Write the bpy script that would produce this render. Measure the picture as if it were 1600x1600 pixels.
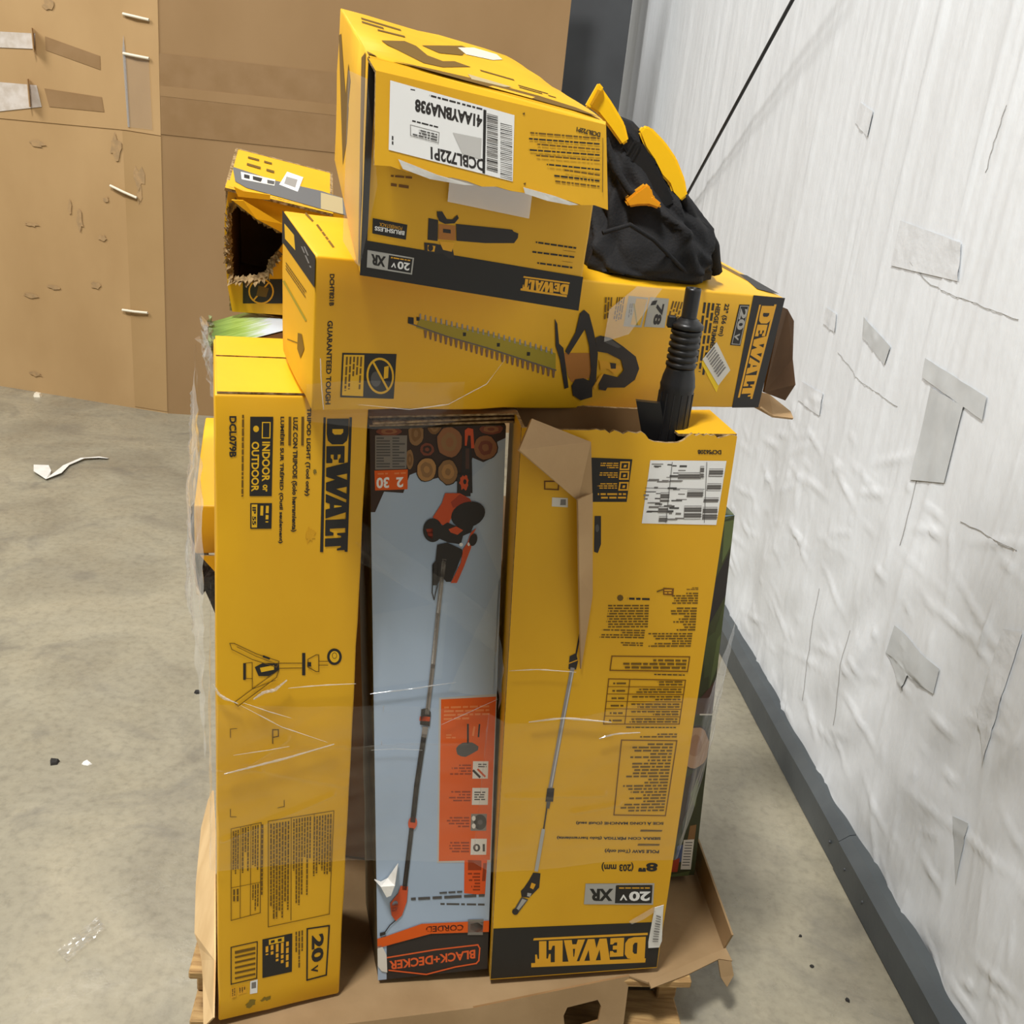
import bpy, bmesh, math, random
from mathutils import Vector, Matrix, noise
from mathutils.geometry import tessellate_polygon

# ------------------------------------------------------------------ scene, camera, light
for o in list(bpy.data.objects): bpy.data.objects.remove(o)
scene = bpy.context.scene
COL = scene.collection
cam = bpy.data.objects.new('camera', bpy.data.cameras.new('camera'))
COL.objects.link(cam)
cam.data.sensor_width = 36.0
cam.data.lens = 1620 / 1600 * 36.0
cam.data.clip_start = 0.02
RM = Matrix(((0.99426111, 0.10698055, 0.0), (0.0392834, -0.36509406, 0.93014146), (0.09950704, -0.92480349, -0.36720138)))
right, up, back = RM @ Vector((1, 0, 0)), RM @ Vector((0, -1, 0)), RM @ Vector((0, 0, -1))
cam.matrix_world = Matrix(((right.x, up.x, back.x, 0), (right.y, up.y, back.y, 0), (right.z, up.z, back.z, 1.7), (0, 0, 0, 1)))
scene.camera = cam

world = bpy.data.worlds.new('world'); scene.world = world
world.use_nodes = True
bg = world.node_tree.nodes['Background']
bg.inputs[0].default_value = (1.0, 0.985, 0.95, 1); bg.inputs[1].default_value = 0.14

def area(name, loc, target, sx, sy, power, color=(1, 0.985, 0.95)):
    l = bpy.data.lights.new(name, 'AREA'); l.shape = 'RECTANGLE'; l.size = sx; l.size_y = sy
    l.energy = power; l.color = color
    o = bpy.data.objects.new(name, l); COL.objects.link(o); o.location = loc
    o.rotation_euler = (Vector(target) - Vector(loc)).to_track_quat('-Z', 'Y').to_euler()
    return o
area('high_bay_lamp', (-1.25, -0.35, 6.5), (-0.2, 1.4, 1.0), 0.8, 0.8, 430)
area('high_bay_lamp', (-6.0, 2.2, 6.0), (-0.2, 2.6, 0.5), 2.6, 2.6, 400)
area('high_bay_lamp', (-2.6, 6.2, 6.5), (-1.0, 4.0, 0.0), 1.6, 1.6, 70)

scene.view_settings.view_transform = 'Standard'
scene.view_settings.look = 'None'
scene.view_settings.gamma = 1.0
scene.view_settings.use_curve_mapping = False
scene.view_settings.exposure = 0.0

# ------------------------------------------------------------------ data
# world-space boxes: front-bottom-left corner, width, height and depth vectors (metres)
BOX = {
 'A': [[-0.4145, 1.338, 0.1615], [0.1938, 0.0957, -0.0092], [0.0003, -0.0013, 1.1338], [-0.0686, 0.2164, 0.0244]],
 'B': [[-0.1556, 1.4705, 0.1544], [0.2024, 0.0399, 0.0165], [-0.0697, 0.0063, 1.073], [-0.057, 0.2015, -0.0045]],
 'C': [[0.0532, 1.496, 0.161], [0.3234, 0.0742, -0.0002], [-0.0522, -0.0658, 1.1056], [-0.0217, 0.1463, -0.0048]],
 'D': [[-0.2782, 1.3141, 1.2927], [0.7097, 0.551, -0.0711], [0.0046, -0.0227, 0.2068], [-0.0894, 0.1948, 0.0276]],
 'E': [[-0.2053, 1.2083, 1.4952], [0.2636, 0.1415, -0.0396], [0.0031, -0.0261, 0.2345], [-0.1519, 0.6029, 0.0807]],
 'F': [[-0.5261, 1.8024, 1.3078], [0.1934, 0.0728, -0.0354], [0.0015, -0.0299, 0.2136], [-0.0469, 0.2218, 0.0472]],
 'L': [[0.2794, 1.8026, 0.155], [0.2032, 0.0354, 0.014], [-0.0585, 0.0208, 0.8422], [-0.007, 0.0432, -0.0024]],
 'K': [[-0.538, 1.6197, 0.9193], [0.3099, 0.0799, -0.0008], [0.001, -0.0028, 0.092], [-0.0827, 0.3213, 0.0554]],
}
X3 = {
 'c_flap': [[0.0129, 1.4062, 1.2876], [-0.0004, 1.3533, 1.2577], [0.0953, 1.4531, 1.156], [0.1159, 1.4572, 1.1692], [0.1024, 1.4501, 1.2505]],
 'c_strip': [[0.0938, 1.4338, 1.1652], [0.1118, 1.4442, 1.0369], [0.1379, 1.4785, 0.8568], [0.1383, 1.4759, 0.9114], [0.1389, 1.4721, 0.9936], [0.1159, 1.4583, 1.1688]],
 'b_curl': [[-0.1736, 1.4683, 0.3931], [-0.1621, 1.4705, 0.3871], [-0.1503, 1.4729, 0.3951], [-0.1344, 1.4766, 0.4269], [-0.1355, 1.4585, 0.3926], [-0.1409, 1.457, 0.3716], [-0.1484, 1.4555, 0.3677], [-0.1597, 1.4537, 0.3907]],
 'c_sticker': [[0.3466, 1.5534, 0.3221], [0.3631, 1.557, 0.3273], [0.3645, 1.5581, 0.311], [0.3744, 1.564, 0.2346], [0.372, 1.5643, 0.2181], [0.3504, 1.5593, 0.2183], [0.348, 1.5581, 0.2336]],
 'c_hang': [[0.3017, 1.5425, 0.2922], [0.3259, 1.5471, 0.3112], [0.3446, 1.5507, 0.3258], [0.3489, 1.5523, 0.3143], [0.3294, 1.5487, 0.2964], [0.3077, 1.5442, 0.2852]],
 'f_outer': [[-0.5237, 1.7729, 1.521], [-0.4427, 1.8033, 1.5064], [-0.3196, 1.8497, 1.4831], [-0.3162, 1.8769, 1.3014], [-0.5259, 1.8025, 1.3079], [-0.5314, 1.7946, 1.35], [-0.5342, 1.7857, 1.4056], [-0.5316, 1.7773, 1.4703]],
 'f_hole': [[-0.5233, 1.7786, 1.4815], [-0.5141, 1.78, 1.4947], [-0.4832, 1.7938, 1.4737], [-0.4425, 1.811, 1.4529], [-0.4408, 1.8144, 1.4333], [-0.4523, 1.8129, 1.416], [-0.4608, 1.8123, 1.3988], [-0.4694, 1.8123, 1.3781], [-0.486, 1.8074, 1.3716], [-0.5227, 1.7953, 1.3663], [-0.5261, 1.7916, 1.384], [-0.5274, 1.7849, 1.4278]],
 'f_strip1': [[-0.5111, 1.7477, 1.5039], [-0.4938, 1.7537, 1.5042], [-0.4376, 1.7946, 1.4679], [-0.4378, 1.7966, 1.4528], [-0.4752, 1.7643, 1.4754]],
 'f_strip2': [[-0.5102, 1.7557, 1.5246], [-0.4961, 1.7615, 1.5185], [-0.4553, 1.7762, 1.5155], [-0.4555, 1.7773, 1.5072], [-0.5041, 1.7601, 1.5087]],
 'fold': [[-0.1975, 1.3749, 0.15], [0.0271, 1.4399, 0.15], [0.324, 1.5561, 0.15]],
 'tray_left': [[-0.417, 1.321, 0.19], [-0.4379, 1.3973, 0.24], [-0.4782, 1.5287, 0.26], [-0.5322, 1.7044, 0.26], [-0.5805, 1.8474, 0.25], [-0.5958, 1.8642, 0.21], [-0.5933, 1.8066, 0.18], [-0.5562, 1.6573, 0.165], [-0.5185, 1.5332, 0.16], [-0.5009, 1.5051, 0.155], [-0.4865, 1.4754, 0.155], [-0.4718, 1.4364, 0.15], [-0.4381, 1.3342, 0.15]],
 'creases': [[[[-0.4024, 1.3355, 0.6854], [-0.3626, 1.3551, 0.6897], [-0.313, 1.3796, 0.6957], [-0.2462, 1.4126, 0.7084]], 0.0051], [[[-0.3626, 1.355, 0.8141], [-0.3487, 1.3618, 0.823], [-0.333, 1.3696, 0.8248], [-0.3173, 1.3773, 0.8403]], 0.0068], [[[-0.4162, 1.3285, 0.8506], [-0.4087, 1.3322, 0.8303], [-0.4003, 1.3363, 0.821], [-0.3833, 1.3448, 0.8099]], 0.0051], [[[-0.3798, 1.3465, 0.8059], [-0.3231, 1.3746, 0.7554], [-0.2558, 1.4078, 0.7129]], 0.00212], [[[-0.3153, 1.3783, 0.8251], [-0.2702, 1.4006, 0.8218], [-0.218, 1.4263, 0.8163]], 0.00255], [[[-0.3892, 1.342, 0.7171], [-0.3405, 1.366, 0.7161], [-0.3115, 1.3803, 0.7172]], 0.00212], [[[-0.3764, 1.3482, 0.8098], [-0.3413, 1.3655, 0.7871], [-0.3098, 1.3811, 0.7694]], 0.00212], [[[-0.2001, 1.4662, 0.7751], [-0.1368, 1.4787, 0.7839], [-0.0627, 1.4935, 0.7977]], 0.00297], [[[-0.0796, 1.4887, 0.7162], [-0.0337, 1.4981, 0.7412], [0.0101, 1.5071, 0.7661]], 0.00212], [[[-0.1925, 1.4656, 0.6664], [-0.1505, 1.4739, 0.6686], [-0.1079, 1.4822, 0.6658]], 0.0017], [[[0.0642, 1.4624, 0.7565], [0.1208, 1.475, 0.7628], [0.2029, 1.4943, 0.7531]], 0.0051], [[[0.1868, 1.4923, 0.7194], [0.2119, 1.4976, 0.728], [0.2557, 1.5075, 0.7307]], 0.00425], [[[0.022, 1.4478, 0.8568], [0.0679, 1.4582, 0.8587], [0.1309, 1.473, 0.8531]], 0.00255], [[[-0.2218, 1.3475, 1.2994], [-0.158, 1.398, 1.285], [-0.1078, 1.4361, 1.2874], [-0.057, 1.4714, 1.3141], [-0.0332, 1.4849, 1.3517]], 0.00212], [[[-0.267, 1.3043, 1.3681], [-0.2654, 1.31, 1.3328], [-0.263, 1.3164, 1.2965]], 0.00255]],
 'k_black': [[-0.5589, 1.7, 0.8788], [-0.5488, 1.7, 0.8348], [-0.5229, 1.7, 0.8418], [-0.5233, 1.7, 0.752], [-0.5397, 1.7, 0.794], [-0.5559, 1.7, 0.8314]],
 'k_black2': [[-0.5704, 1.7, 0.9728], [-0.5635, 1.7, 0.976], [-0.5625, 1.7, 0.8758], [-0.5516, 1.7, 0.7992], [-0.5632, 1.7, 0.8175], [-0.5703, 1.7, 0.9003]],
}
FLAP_QUAD = [[-0.1873, 1.1689, 1.6207], [0.0746, 1.2742, 1.5915], [0.06, 1.2769, 1.6847], [-0.1918, 1.1758, 1.7148]]
# printed artwork per face: coordinates are fractions of the face (u along width, v along height)
ART = {
 'A_front': [
  ('t','printed_text',0,'black','DCL079B',[0.0894,0.9734,0.0892,0.9209,0.135,0.9735],0.035),
  ('b','printed_text',0,'dkprint',[0.1648,0.9752,0.1626,0.869,0.1867,0.9753],1,1,1,True),
  ('p','usage_panel',0,'black',[0.2208,0.973,0.3667,0.9733,0.3643,0.869,0.2203,0.8696]),
  ('t','usage_panel',1,'yellow','OUTDOOR',[0.23,0.9411,0.2304,0.8756,0.2789,0.9412],0.03),
  ('t','usage_panel',1,'yellow','INDOOR',[0.2973,0.9412,0.2982,0.889,0.3486,0.9412],0.03),
  ('t','usage_panel',1,'yellow','or',[0.3046,0.8848,0.3031,0.8753,0.3359,0.8847],0.035),
  ('p','usage_panel',1,'yellow',[0.2947,0.9652,0.3501,0.9653,0.35,0.9666,0.2946,0.9665]),
  ('p','usage_panel',2,'yellow',[0.3436,0.9666,0.3429,0.9455,0.3494,0.9455,0.3501,0.9666]),
  ('p','usage_panel',3,'yellow',[0.3494,0.9468,0.2937,0.9468,0.2938,0.9455,0.3495,0.9455]),
  ('p','usage_panel',4,'yellow',[0.3002,0.9455,0.3012,0.9665,0.2947,0.9665,0.2937,0.9455]),
  ('p','usage_panel',1,'yellow',[0.276,0.9576,0.2752,0.9563,0.2726,0.9552,0.2686,0.9543,0.2636,0.9537,0.2579,0.9535,0.2523,0.9537,0.2472,0.9543,0.2431,0.9552,0.2405,0.9563,0.2395,0.9576,0.2404,0.9588,0.2429,0.96,0.2469,0.9609,0.2519,0.9615,0.2575,0.9617,0.2632,0.9615,0.2683,0.9609,0.2724,0.96,0.275,0.9589]),
  ('p','rating_panel',0,'black',[0.2248,0.8601,0.3671,0.8595,0.3655,0.8243,0.226,0.8252]),
  ('p','rating_panel',1,'yellow',[0.2331,0.8584,0.2706,0.8582,0.27,0.8267,0.2343,0.8269]),
  ('t','rating_panel',2,'black','IP 55',[0.2374,0.8549,0.2384,0.8304,0.2624,0.8548],0.035),
  ('b','rating_panel',1,'yellow',[0.2833,0.8564,0.2805,0.8284,0.3547,0.856],2,7,0.8,True),
  ('t','printed_text',0,'black','TRIPOD LIGHT (Tool only)',[0.5765,0.9854,0.5822,0.8682,0.6122,0.9855],0.035),
  ('t','printed_text',0,'black','LUZ CON TRIPODE (Solo herramienta)',[0.4863,0.9728,0.4951,0.8189,0.5259,0.9729],0.035),
  ('t','printed_text',0,'black','LUMIÈRE SUR TRÉPIED (Outil seulement)',[0.4057,0.9734,0.4123,0.8033,0.4427,0.9735],0.035),
  ('p','printed_text',0,'dkprint',[0.4655,0.9736,0.4821,0.9736,0.4842,0.9362,0.4674,0.9362]),
  ('p','printed_text',0,'dkprint',[0.5488,0.9738,0.5655,0.9739,0.5685,0.9363,0.5516,0.9362]),
  ('p','printed_logo',0,'black',[0.6946,0.9734,0.7096,0.9734,0.7248,0.7883,0.7023,0.7885]),
  ('p','printed_logo',0,'black',[0.8692,0.9738,0.8866,0.9738,0.8977,0.7872,0.877,0.7874]),
  ('d','printed_logo',1,'black','yellow',[0.7184,0.9717,0.7358,0.7896,0.8652,0.9721]),
  ('p','product_drawing',0,'black',[0.8902,0.6274,0.8891,0.624,0.8842,0.6209,0.876,0.6184,0.865,0.6165,0.852,0.6154,0.8379,0.6152,0.8236,0.6159,0.8101,0.6175,0.7984,0.6199,0.7892,0.6228,0.7832,0.6261,0.7807,0.6295,0.7819,0.6329,0.7868,0.6359,0.7949,0.6385,0.8058,0.6404,0.8187,0.6415,0.8327,0.6416,0.8469,0.6409,0.8604,0.6394,0.8722,0.6371,0.8814,0.6342,0.8876,0.6309]),
  ('p','product_drawing',1,'yellow',[0.8711,0.6278,0.8703,0.6255,0.8672,0.6233,0.8619,0.6215,0.8548,0.6202,0.8463,0.6194,0.8371,0.6193,0.8278,0.6198,0.819,0.6209,0.8113,0.6225,0.8053,0.6245,0.8013,0.6268,0.7996,0.6291,0.8004,0.6315,0.8036,0.6336,0.8088,0.6354,0.8159,0.6367,0.8243,0.6375,0.8335,0.6376,0.8428,0.6371,0.8516,0.6361,0.8593,0.6345,0.8653,0.6325,0.8694,0.6302]),
  ('p','product_drawing',2,'dkprint',[0.8539,0.6302,0.8533,0.6286,0.8509,0.6272,0.8469,0.6262,0.8417,0.6256,0.8359,0.6254,0.8299,0.6258,0.8245,0.6266,0.8201,0.6278,0.8171,0.6293,0.8159,0.6309,0.8165,0.6324,0.8189,0.6338,0.8229,0.6348,0.8281,0.6354,0.8339,0.6356,0.8398,0.6352,0.8453,0.6344,0.8497,0.6332,0.8527,0.6317]),
  ('p','product_drawing',3,'yellow',[0.8492,0.6302,0.8487,0.629,0.8469,0.6279,0.8439,0.6271,0.8401,0.6266,0.8357,0.6264,0.8312,0.6267,0.8271,0.6274,0.8238,0.6283,0.8216,0.6295,0.8206,0.6308,0.8211,0.632,0.8229,0.6331,0.8259,0.6339,0.8297,0.6344,0.8341,0.6346,0.8385,0.6343,0.8426,0.6336,0.846,0.6327,0.8482,0.6315]),
  ('p','product_drawing',0,'black',[0.5976,0.6389,0.6207,0.6385,0.6256,0.6032,0.6022,0.6037]),
  ('p','product_drawing',0,'dkprint',[0.6396,0.6273,0.7041,0.6337,0.7012,0.6348,0.6368,0.6284]),
  ('p','product_drawing',1,'dkprint',[0.6975,0.6335,0.7219,0.633,0.7217,0.6342,0.6973,0.6347]),
  ('p','product_drawing',2,'dkprint',[0.716,0.6343,0.7206,0.6067,0.7263,0.6066,0.7217,0.6342]),
  ('p','product_drawing',3,'dkprint',[0.7261,0.6079,0.7015,0.6083,0.7017,0.6071,0.7263,0.6066]),
  ('p','product_drawing',4,'dkprint',[0.7082,0.6079,0.6411,0.6169,0.6386,0.6158,0.7057,0.6068]),
  ('p','product_drawing',5,'dkprint',[0.6453,0.6154,0.6433,0.6287,0.6378,0.6288,0.6397,0.6155]),
  ('p','product_drawing',6,'black',[0.6366,0.6242,0.6645,0.6236,0.6656,0.6166,0.6376,0.6171]),
  ('p','product_drawing',3,'dkprint',[0.7184,0.6231,0.7892,0.6217,0.789,0.6228,0.7182,0.6241]),
  ('p','product_drawing',3,'dkprint',[0.7194,0.617,0.7903,0.6156,0.7901,0.6167,0.7192,0.618]),
  ('p','product_drawing',1,'dkprint',[0.4321,0.6256,0.6023,0.6223,0.6022,0.6234,0.432,0.6267]),
  ('p','product_drawing',1,'dkprint',[0.4328,0.6176,0.6034,0.6147,0.6031,0.6158,0.4326,0.6187]),
  ('p','product_drawing',2,'black',[0.2641,0.6235,0.3173,0.6284,0.4345,0.6261,0.4355,0.6151,0.3636,0.6076,0.2915,0.6091]),
  ('p','product_drawing',3,'yellow',[0.2998,0.6218,0.3985,0.6238,0.3991,0.6168,0.3092,0.6147]),
  ('p','product_drawing',0,'black',[0.1843,0.6309,0.2019,0.6306,0.2026,0.605,0.1848,0.6053]),
  ('p','product_drawing',1,'dkprint',[0.1999,0.6301,0.2485,0.6302,0.248,0.6312,0.1995,0.6311]),
  ('p','product_drawing',2,'dkprint',[0.2438,0.6313,0.2448,0.6056,0.2493,0.6055,0.2483,0.6312]),
  ('p','product_drawing',3,'dkprint',[0.2492,0.6065,0.2003,0.6075,0.2003,0.6065,0.2493,0.6055]),
  ('p','product_drawing',4,'dkprint',[0.2048,0.6064,0.2041,0.6311,0.1997,0.6311,0.2003,0.6065]),
  ('p','product_drawing',0,'dkprint',[0.0902,0.6621,0.1252,0.6615,0.1252,0.6626,0.0902,0.6632]),
  ('p','product_drawing',1,'dkprint',[0.1196,0.6619,0.2733,0.6432,0.2753,0.6441,0.1216,0.6628]),
  ('p','product_drawing',3,'dkprint',[0.269,0.6436,0.4359,0.6284,0.4374,0.6294,0.2705,0.6446]),
  ('p','product_drawing',4,'dkprint',[0.4329,0.6298,0.4136,0.6203,0.4182,0.6197,0.4375,0.6293]),
  ('p','product_drawing',5,'dkprint',[0.42,0.6208,0.2443,0.6363,0.2428,0.6353,0.4186,0.6198]),
  ('p','product_drawing',6,'dkprint',[0.2491,0.6358,0.1044,0.6545,0.1023,0.6536,0.247,0.6349]),
  ('p','product_drawing',7,'dkprint',[0.1085,0.6534,0.0941,0.6632,0.0896,0.663,0.104,0.6531]),
  ('p','product_drawing',7,'dkprint',[0.1378,0.6568,0.2731,0.6395,0.2746,0.6402,0.1394,0.6575]),
  ('p','product_drawing',8,'dkprint',[0.27,0.6398,0.4084,0.6261,0.4096,0.6268,0.2712,0.6405]),
  ('p','product_drawing',9,'black',[0.3211,0.6411,0.3706,0.6362,0.3663,0.6333,0.3168,0.6382]),
  ('p','product_drawing',3,'dkprint',[0.4338,0.6168,0.4151,0.6042,0.4199,0.6037,0.4385,0.6164]),
  ('p','product_drawing',4,'dkprint',[0.4187,0.6052,0.1466,0.5653,0.1495,0.5643,0.4217,0.6043]),
  ('p','product_drawing',5,'dkprint',[0.1535,0.565,0.1233,0.5726,0.1198,0.5719,0.15,0.5643]),
  ('p','product_drawing',6,'dkprint',[0.1228,0.571,0.3493,0.6038,0.3462,0.6047,0.1199,0.572]),
  ('p','product_drawing',7,'dkprint',[0.3452,0.6032,0.4389,0.6159,0.436,0.6169,0.3423,0.6042]),
  ('p','product_drawing',7,'dkprint',[0.2448,0.6066,0.2454,0.5896,0.2499,0.5895,0.2492,0.6065]),
  ('p','product_drawing',8,'dkprint',[0.2464,0.5894,0.4124,0.6003,0.4107,0.6012,0.2447,0.5904]),
  ('p','crop_marks',0,'dkprint',[0.0989,0.5158,0.0989,0.5302,0.0944,0.5303,0.0944,0.5159]),
  ('p','crop_marks',1,'dkprint',[0.0947,0.5293,0.1439,0.5291,0.1435,0.5301,0.0942,0.5303]),
  ('p','crop_marks',0,'dkprint',[0.0941,0.3977,0.0941,0.3833,0.0988,0.3832,0.0988,0.3975]),
  ('p','crop_marks',1,'dkprint',[0.0941,0.3833,0.1406,0.3817,0.1406,0.3828,0.0941,0.3844]),
  ('p','crop_marks',0,'dkprint',[0.4443,0.3866,0.4973,0.3872,0.4962,0.3884,0.4433,0.3877]),
  ('p','crop_marks',1,'dkprint',[0.4969,0.3871,0.4957,0.3995,0.4908,0.3997,0.492,0.3873]),
  ('p','crop_marks',0,'dkprint',[0.394,0.5202,0.4429,0.5189,0.4428,0.5205,0.3939,0.5218]),
  ('p','crop_marks',1,'dkprint',[0.4358,0.5207,0.4368,0.5085,0.4438,0.5084,0.4428,0.5205]),
  ('p','crop_marks',2,'dkprint',[0.4428,0.5101,0.3942,0.509,0.3958,0.5074,0.4445,0.5085]),
  ('p','crop_marks',3,'dkprint',[0.4019,0.5074,0.4008,0.5216,0.3939,0.5218,0.3949,0.5076]),
  ('p','crop_marks',4,'dkprint',[0.3939,0.5218,0.3957,0.498,0.4027,0.4978,0.4008,0.5216]),
  ('p','printed_table',0,'dkprint',[0.0993,0.3619,0.3258,0.3651,0.3247,0.3662,0.0983,0.363]),
  ('p','printed_table',1,'dkprint',[0.3205,0.3663,0.3221,0.1995,0.3271,0.1993,0.3253,0.3661]),
  ('p','printed_table',2,'dkprint',[0.3263,0.2007,0.098,0.1965,0.0993,0.1953,0.3277,0.1994]),
  ('p','printed_table',3,'dkprint',[0.1034,0.1952,0.1034,0.363,0.0987,0.3631,0.0986,0.1954]),
  ('p','printed_table',3,'dkprint',[0.1695,0.3638,0.1673,0.1971,0.1712,0.197,0.1732,0.3637]),
  ('p','printed_table',3,'dkprint',[0.245,0.3644,0.2459,0.1983,0.2499,0.1981,0.2487,0.3643]),
  ('p','printed_table',4,'dkprint',[0.0995,0.2564,0.3253,0.2575,0.3245,0.2584,0.0988,0.2574]),
  ('b','printed_table',0,'dkprint',[0.1104,0.3577,0.1082,0.2765,0.162,0.3591],3,11,0.75,True),
  ('b','printed_table',1,'dkprint',[0.1784,0.3608,0.1777,0.2712,0.2374,0.362],3,12,0.8,True),
  ('b','printed_table',1,'dkprint',[0.2541,0.3614,0.2549,0.2762,0.3087,0.3628],3,13,0.75,True),
  ('b','printed_table',0,'dkprint',[0.1106,0.2529,0.1107,0.2232,0.1636,0.253],2,14,0.7,True),
  ('b','printed_table',0,'dkprint',[0.2581,0.2548,0.2576,0.2043,0.3143,0.2559],3,15,0.8,True),
  ('b','printed_table',5,'dkprint',[0.3207,0.3623,0.3228,0.234,0.3446,0.3626],1,16,1,True),
  ('p','printed_table',0,'dkprint',[0.3737,0.3654,0.8857,0.3663,0.8846,0.3675,0.3728,0.3666]),
  ('p','printed_table',1,'dkprint',[0.8801,0.3676,0.8799,0.1709,0.8853,0.1706,0.8852,0.3674]),
  ('p','printed_table',2,'dkprint',[0.8845,0.1721,0.386,0.1704,0.3871,0.1692,0.8859,0.1708]),
  ('p','printed_table',3,'dkprint',[0.3916,0.1691,0.378,0.3665,0.3732,0.3667,0.3866,0.1693]),
  ('p','printed_table',1,'dkprint',[0.5477,0.3672,0.5666,0.1744,0.5718,0.1741,0.5526,0.367]),
  ('p','printed_table',1,'dkprint',[0.7262,0.3665,0.7282,0.3214,0.7322,0.3212,0.7303,0.3664]),
  ('b','printed_table',4,'dkprint',[0.3856,0.3611,0.3985,0.1793,0.541,0.3612],7,21,0.8,True),
  ('b','printed_table',2,'dkprint',[0.5604,0.3628,0.5778,0.1894,0.7087,0.3632],7,22,0.7,True),
  ('b','printed_table',3,'dkprint',[0.719,0.3617,0.731,0.2501,0.8699,0.3622],7,23,0.8,True),
  ('p','barcode',0,'black',[0.0984,0.1434,0.3091,0.1444,0.3075,0.1462,0.0969,0.1452]),
  ('p','barcode',1,'black',[0.3014,0.1463,0.2997,0.072,0.3068,0.0715,0.3084,0.1459]),
  ('p','barcode',2,'black',[0.3059,0.0736,0.0967,0.0723,0.0984,0.0705,0.3076,0.0717]),
  ('p','barcode',3,'black',[0.1045,0.0703,0.1044,0.145,0.0975,0.1454,0.0975,0.0707]),
  ('p','barcode',0,'dkprint',[0.1306,0.1353,0.2902,0.1359,0.2905,0.1303,0.1307,0.1297]),
  ('p','barcode',0,'dkprint',[0.1307,0.125,0.2907,0.1256,0.2909,0.1218,0.1307,0.1213]),
  ('p','barcode',0,'dkprint',[0.1308,0.1147,0.2912,0.1151,0.2913,0.1113,0.1308,0.1109]),
  ('p','barcode',0,'dkprint',[0.1308,0.1043,0.2916,0.1047,0.2918,0.1008,0.1309,0.1005]),
  ('p','barcode',0,'dkprint',[0.1309,0.0939,0.2921,0.0942,0.2923,0.0903,0.1309,0.09]),
  ('p','barcode',0,'dkprint',[0.131,0.0834,0.2926,0.0836,0.2927,0.0797,0.131,0.0795]),
  ('p','contents_panel',0,'black',[0.3451,0.1475,0.5835,0.1478,0.5887,0.0702,0.3495,0.0701]),
  ('p','contents_panel',1,'yellow',[0.3959,0.1445,0.5184,0.1447,0.5194,0.1345,0.3966,0.1343]),
  ('p','contents_panel',2,'black',[0.4113,0.1418,0.4418,0.1422,0.4422,0.1371,0.4117,0.1367]),
  ('p','contents_panel',2,'black',[0.4674,0.1421,0.4981,0.1425,0.4986,0.1368,0.4678,0.1371]),
  ('b','contents_panel',1,'gold',[0.3611,0.1323,0.3644,0.0797,0.566,0.1334],5,31,0.6,True),
  ('b','printed_text',0,'dkprint',[0.603,0.1493,0.6145,0.0529,0.6758,0.1496],3,32,0.75,True),
  ('p','voltage_badge',0,'black',[0.6997,0.1494,0.8939,0.1467,0.8916,0.1496,0.6976,0.1522]),
  ('p','voltage_badge',1,'black',[0.8811,0.15,0.8733,0.0467,0.8854,0.0459,0.893,0.1493]),
  ('p','voltage_badge',2,'black',[0.8835,0.0493,0.7092,0.0474,0.7127,0.0444,0.8871,0.0463]),
  ('p','voltage_badge',3,'black',[0.7228,0.0442,0.71,0.1518,0.6984,0.1524,0.7109,0.0448]),
  ('t','voltage_badge',0,'black','20',[0.7434,0.1348,0.7493,0.0786,0.8438,0.1362],0.04),
  ('t','voltage_badge',0,'black','V',[0.7476,0.0721,0.7487,0.0575,0.8064,0.073],0.03),
  ('p','crop_marks',0,'gold',[0.101,0.0632,0.1392,0.0636,0.1393,0.0441,0.101,0.0437]),
  ('b','crop_marks',1,'dkprint',[0.106,0.0616,0.106,0.046,0.1361,0.0625],2,33,0.9,True),
  ('p','crop_marks',0,'gold',[0.1563,0.0627,0.2221,0.0629,0.2226,0.0472,0.1565,0.0471]),
  ('b','crop_marks',1,'dkprint',[0.1614,0.0611,0.1615,0.0494,0.2171,0.0606],3,34,0.9,True),
  ('p','white_sticker',0,'white',[0.2524,0.069,0.3111,0.0696,0.3098,0.0423,0.2508,0.043]),
  ('p','white_sticker',1,'grey',[0.2627,0.0658,0.2985,0.0658,0.299,0.0534,0.2632,0.0534]),
  ('p','scuff_marks',0,'scuff',[0.2945,0.0231,0.2897,0.0216,0.2962,0.0194,0.2823,0.0189,0.2725,0.0186,0.2656,0.0165,0.2495,0.0139,0.2335,0.0156,0.2203,0.0174,0.2278,0.0207,0.2133,0.0222,0.2226,0.0241,0.2296,0.0254,0.2374,0.0263,0.2435,0.0276,0.2499,0.0318,0.2683,0.0311,0.285,0.0299,0.2991,0.0282,0.2897,0.0247]),
  ('p','scuff_marks',0,'scuff',[0.4164,0.0278,0.4206,0.0263,0.4182,0.0246,0.4136,0.0227,0.3977,0.0221,0.386,0.0207,0.3753,0.0242,0.363,0.0226,0.3429,0.0216,0.3427,0.0237,0.3303,0.0248,0.3571,0.0265,0.3481,0.0278,0.3597,0.0284,0.3615,0.0301,0.372,0.0308,0.3807,0.0286,0.3892,0.0293,0.397,0.0291,0.4216,0.0299]),
  ('p','scuff_marks',0,'scuff',[0.6614,0.9011,0.6612,0.8998,0.6577,0.8991,0.6545,0.8987,0.6514,0.8988,0.6493,0.8973,0.6459,0.8979,0.6418,0.8979,0.6409,0.8992,0.6369,0.8999,0.6393,0.9011,0.6363,0.9024,0.6384,0.9034,0.6422,0.9038,0.6447,0.9045,0.6481,0.9049,0.651,0.9038,0.6548,0.904,0.6586,0.9035,0.6574,0.902]),
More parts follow.
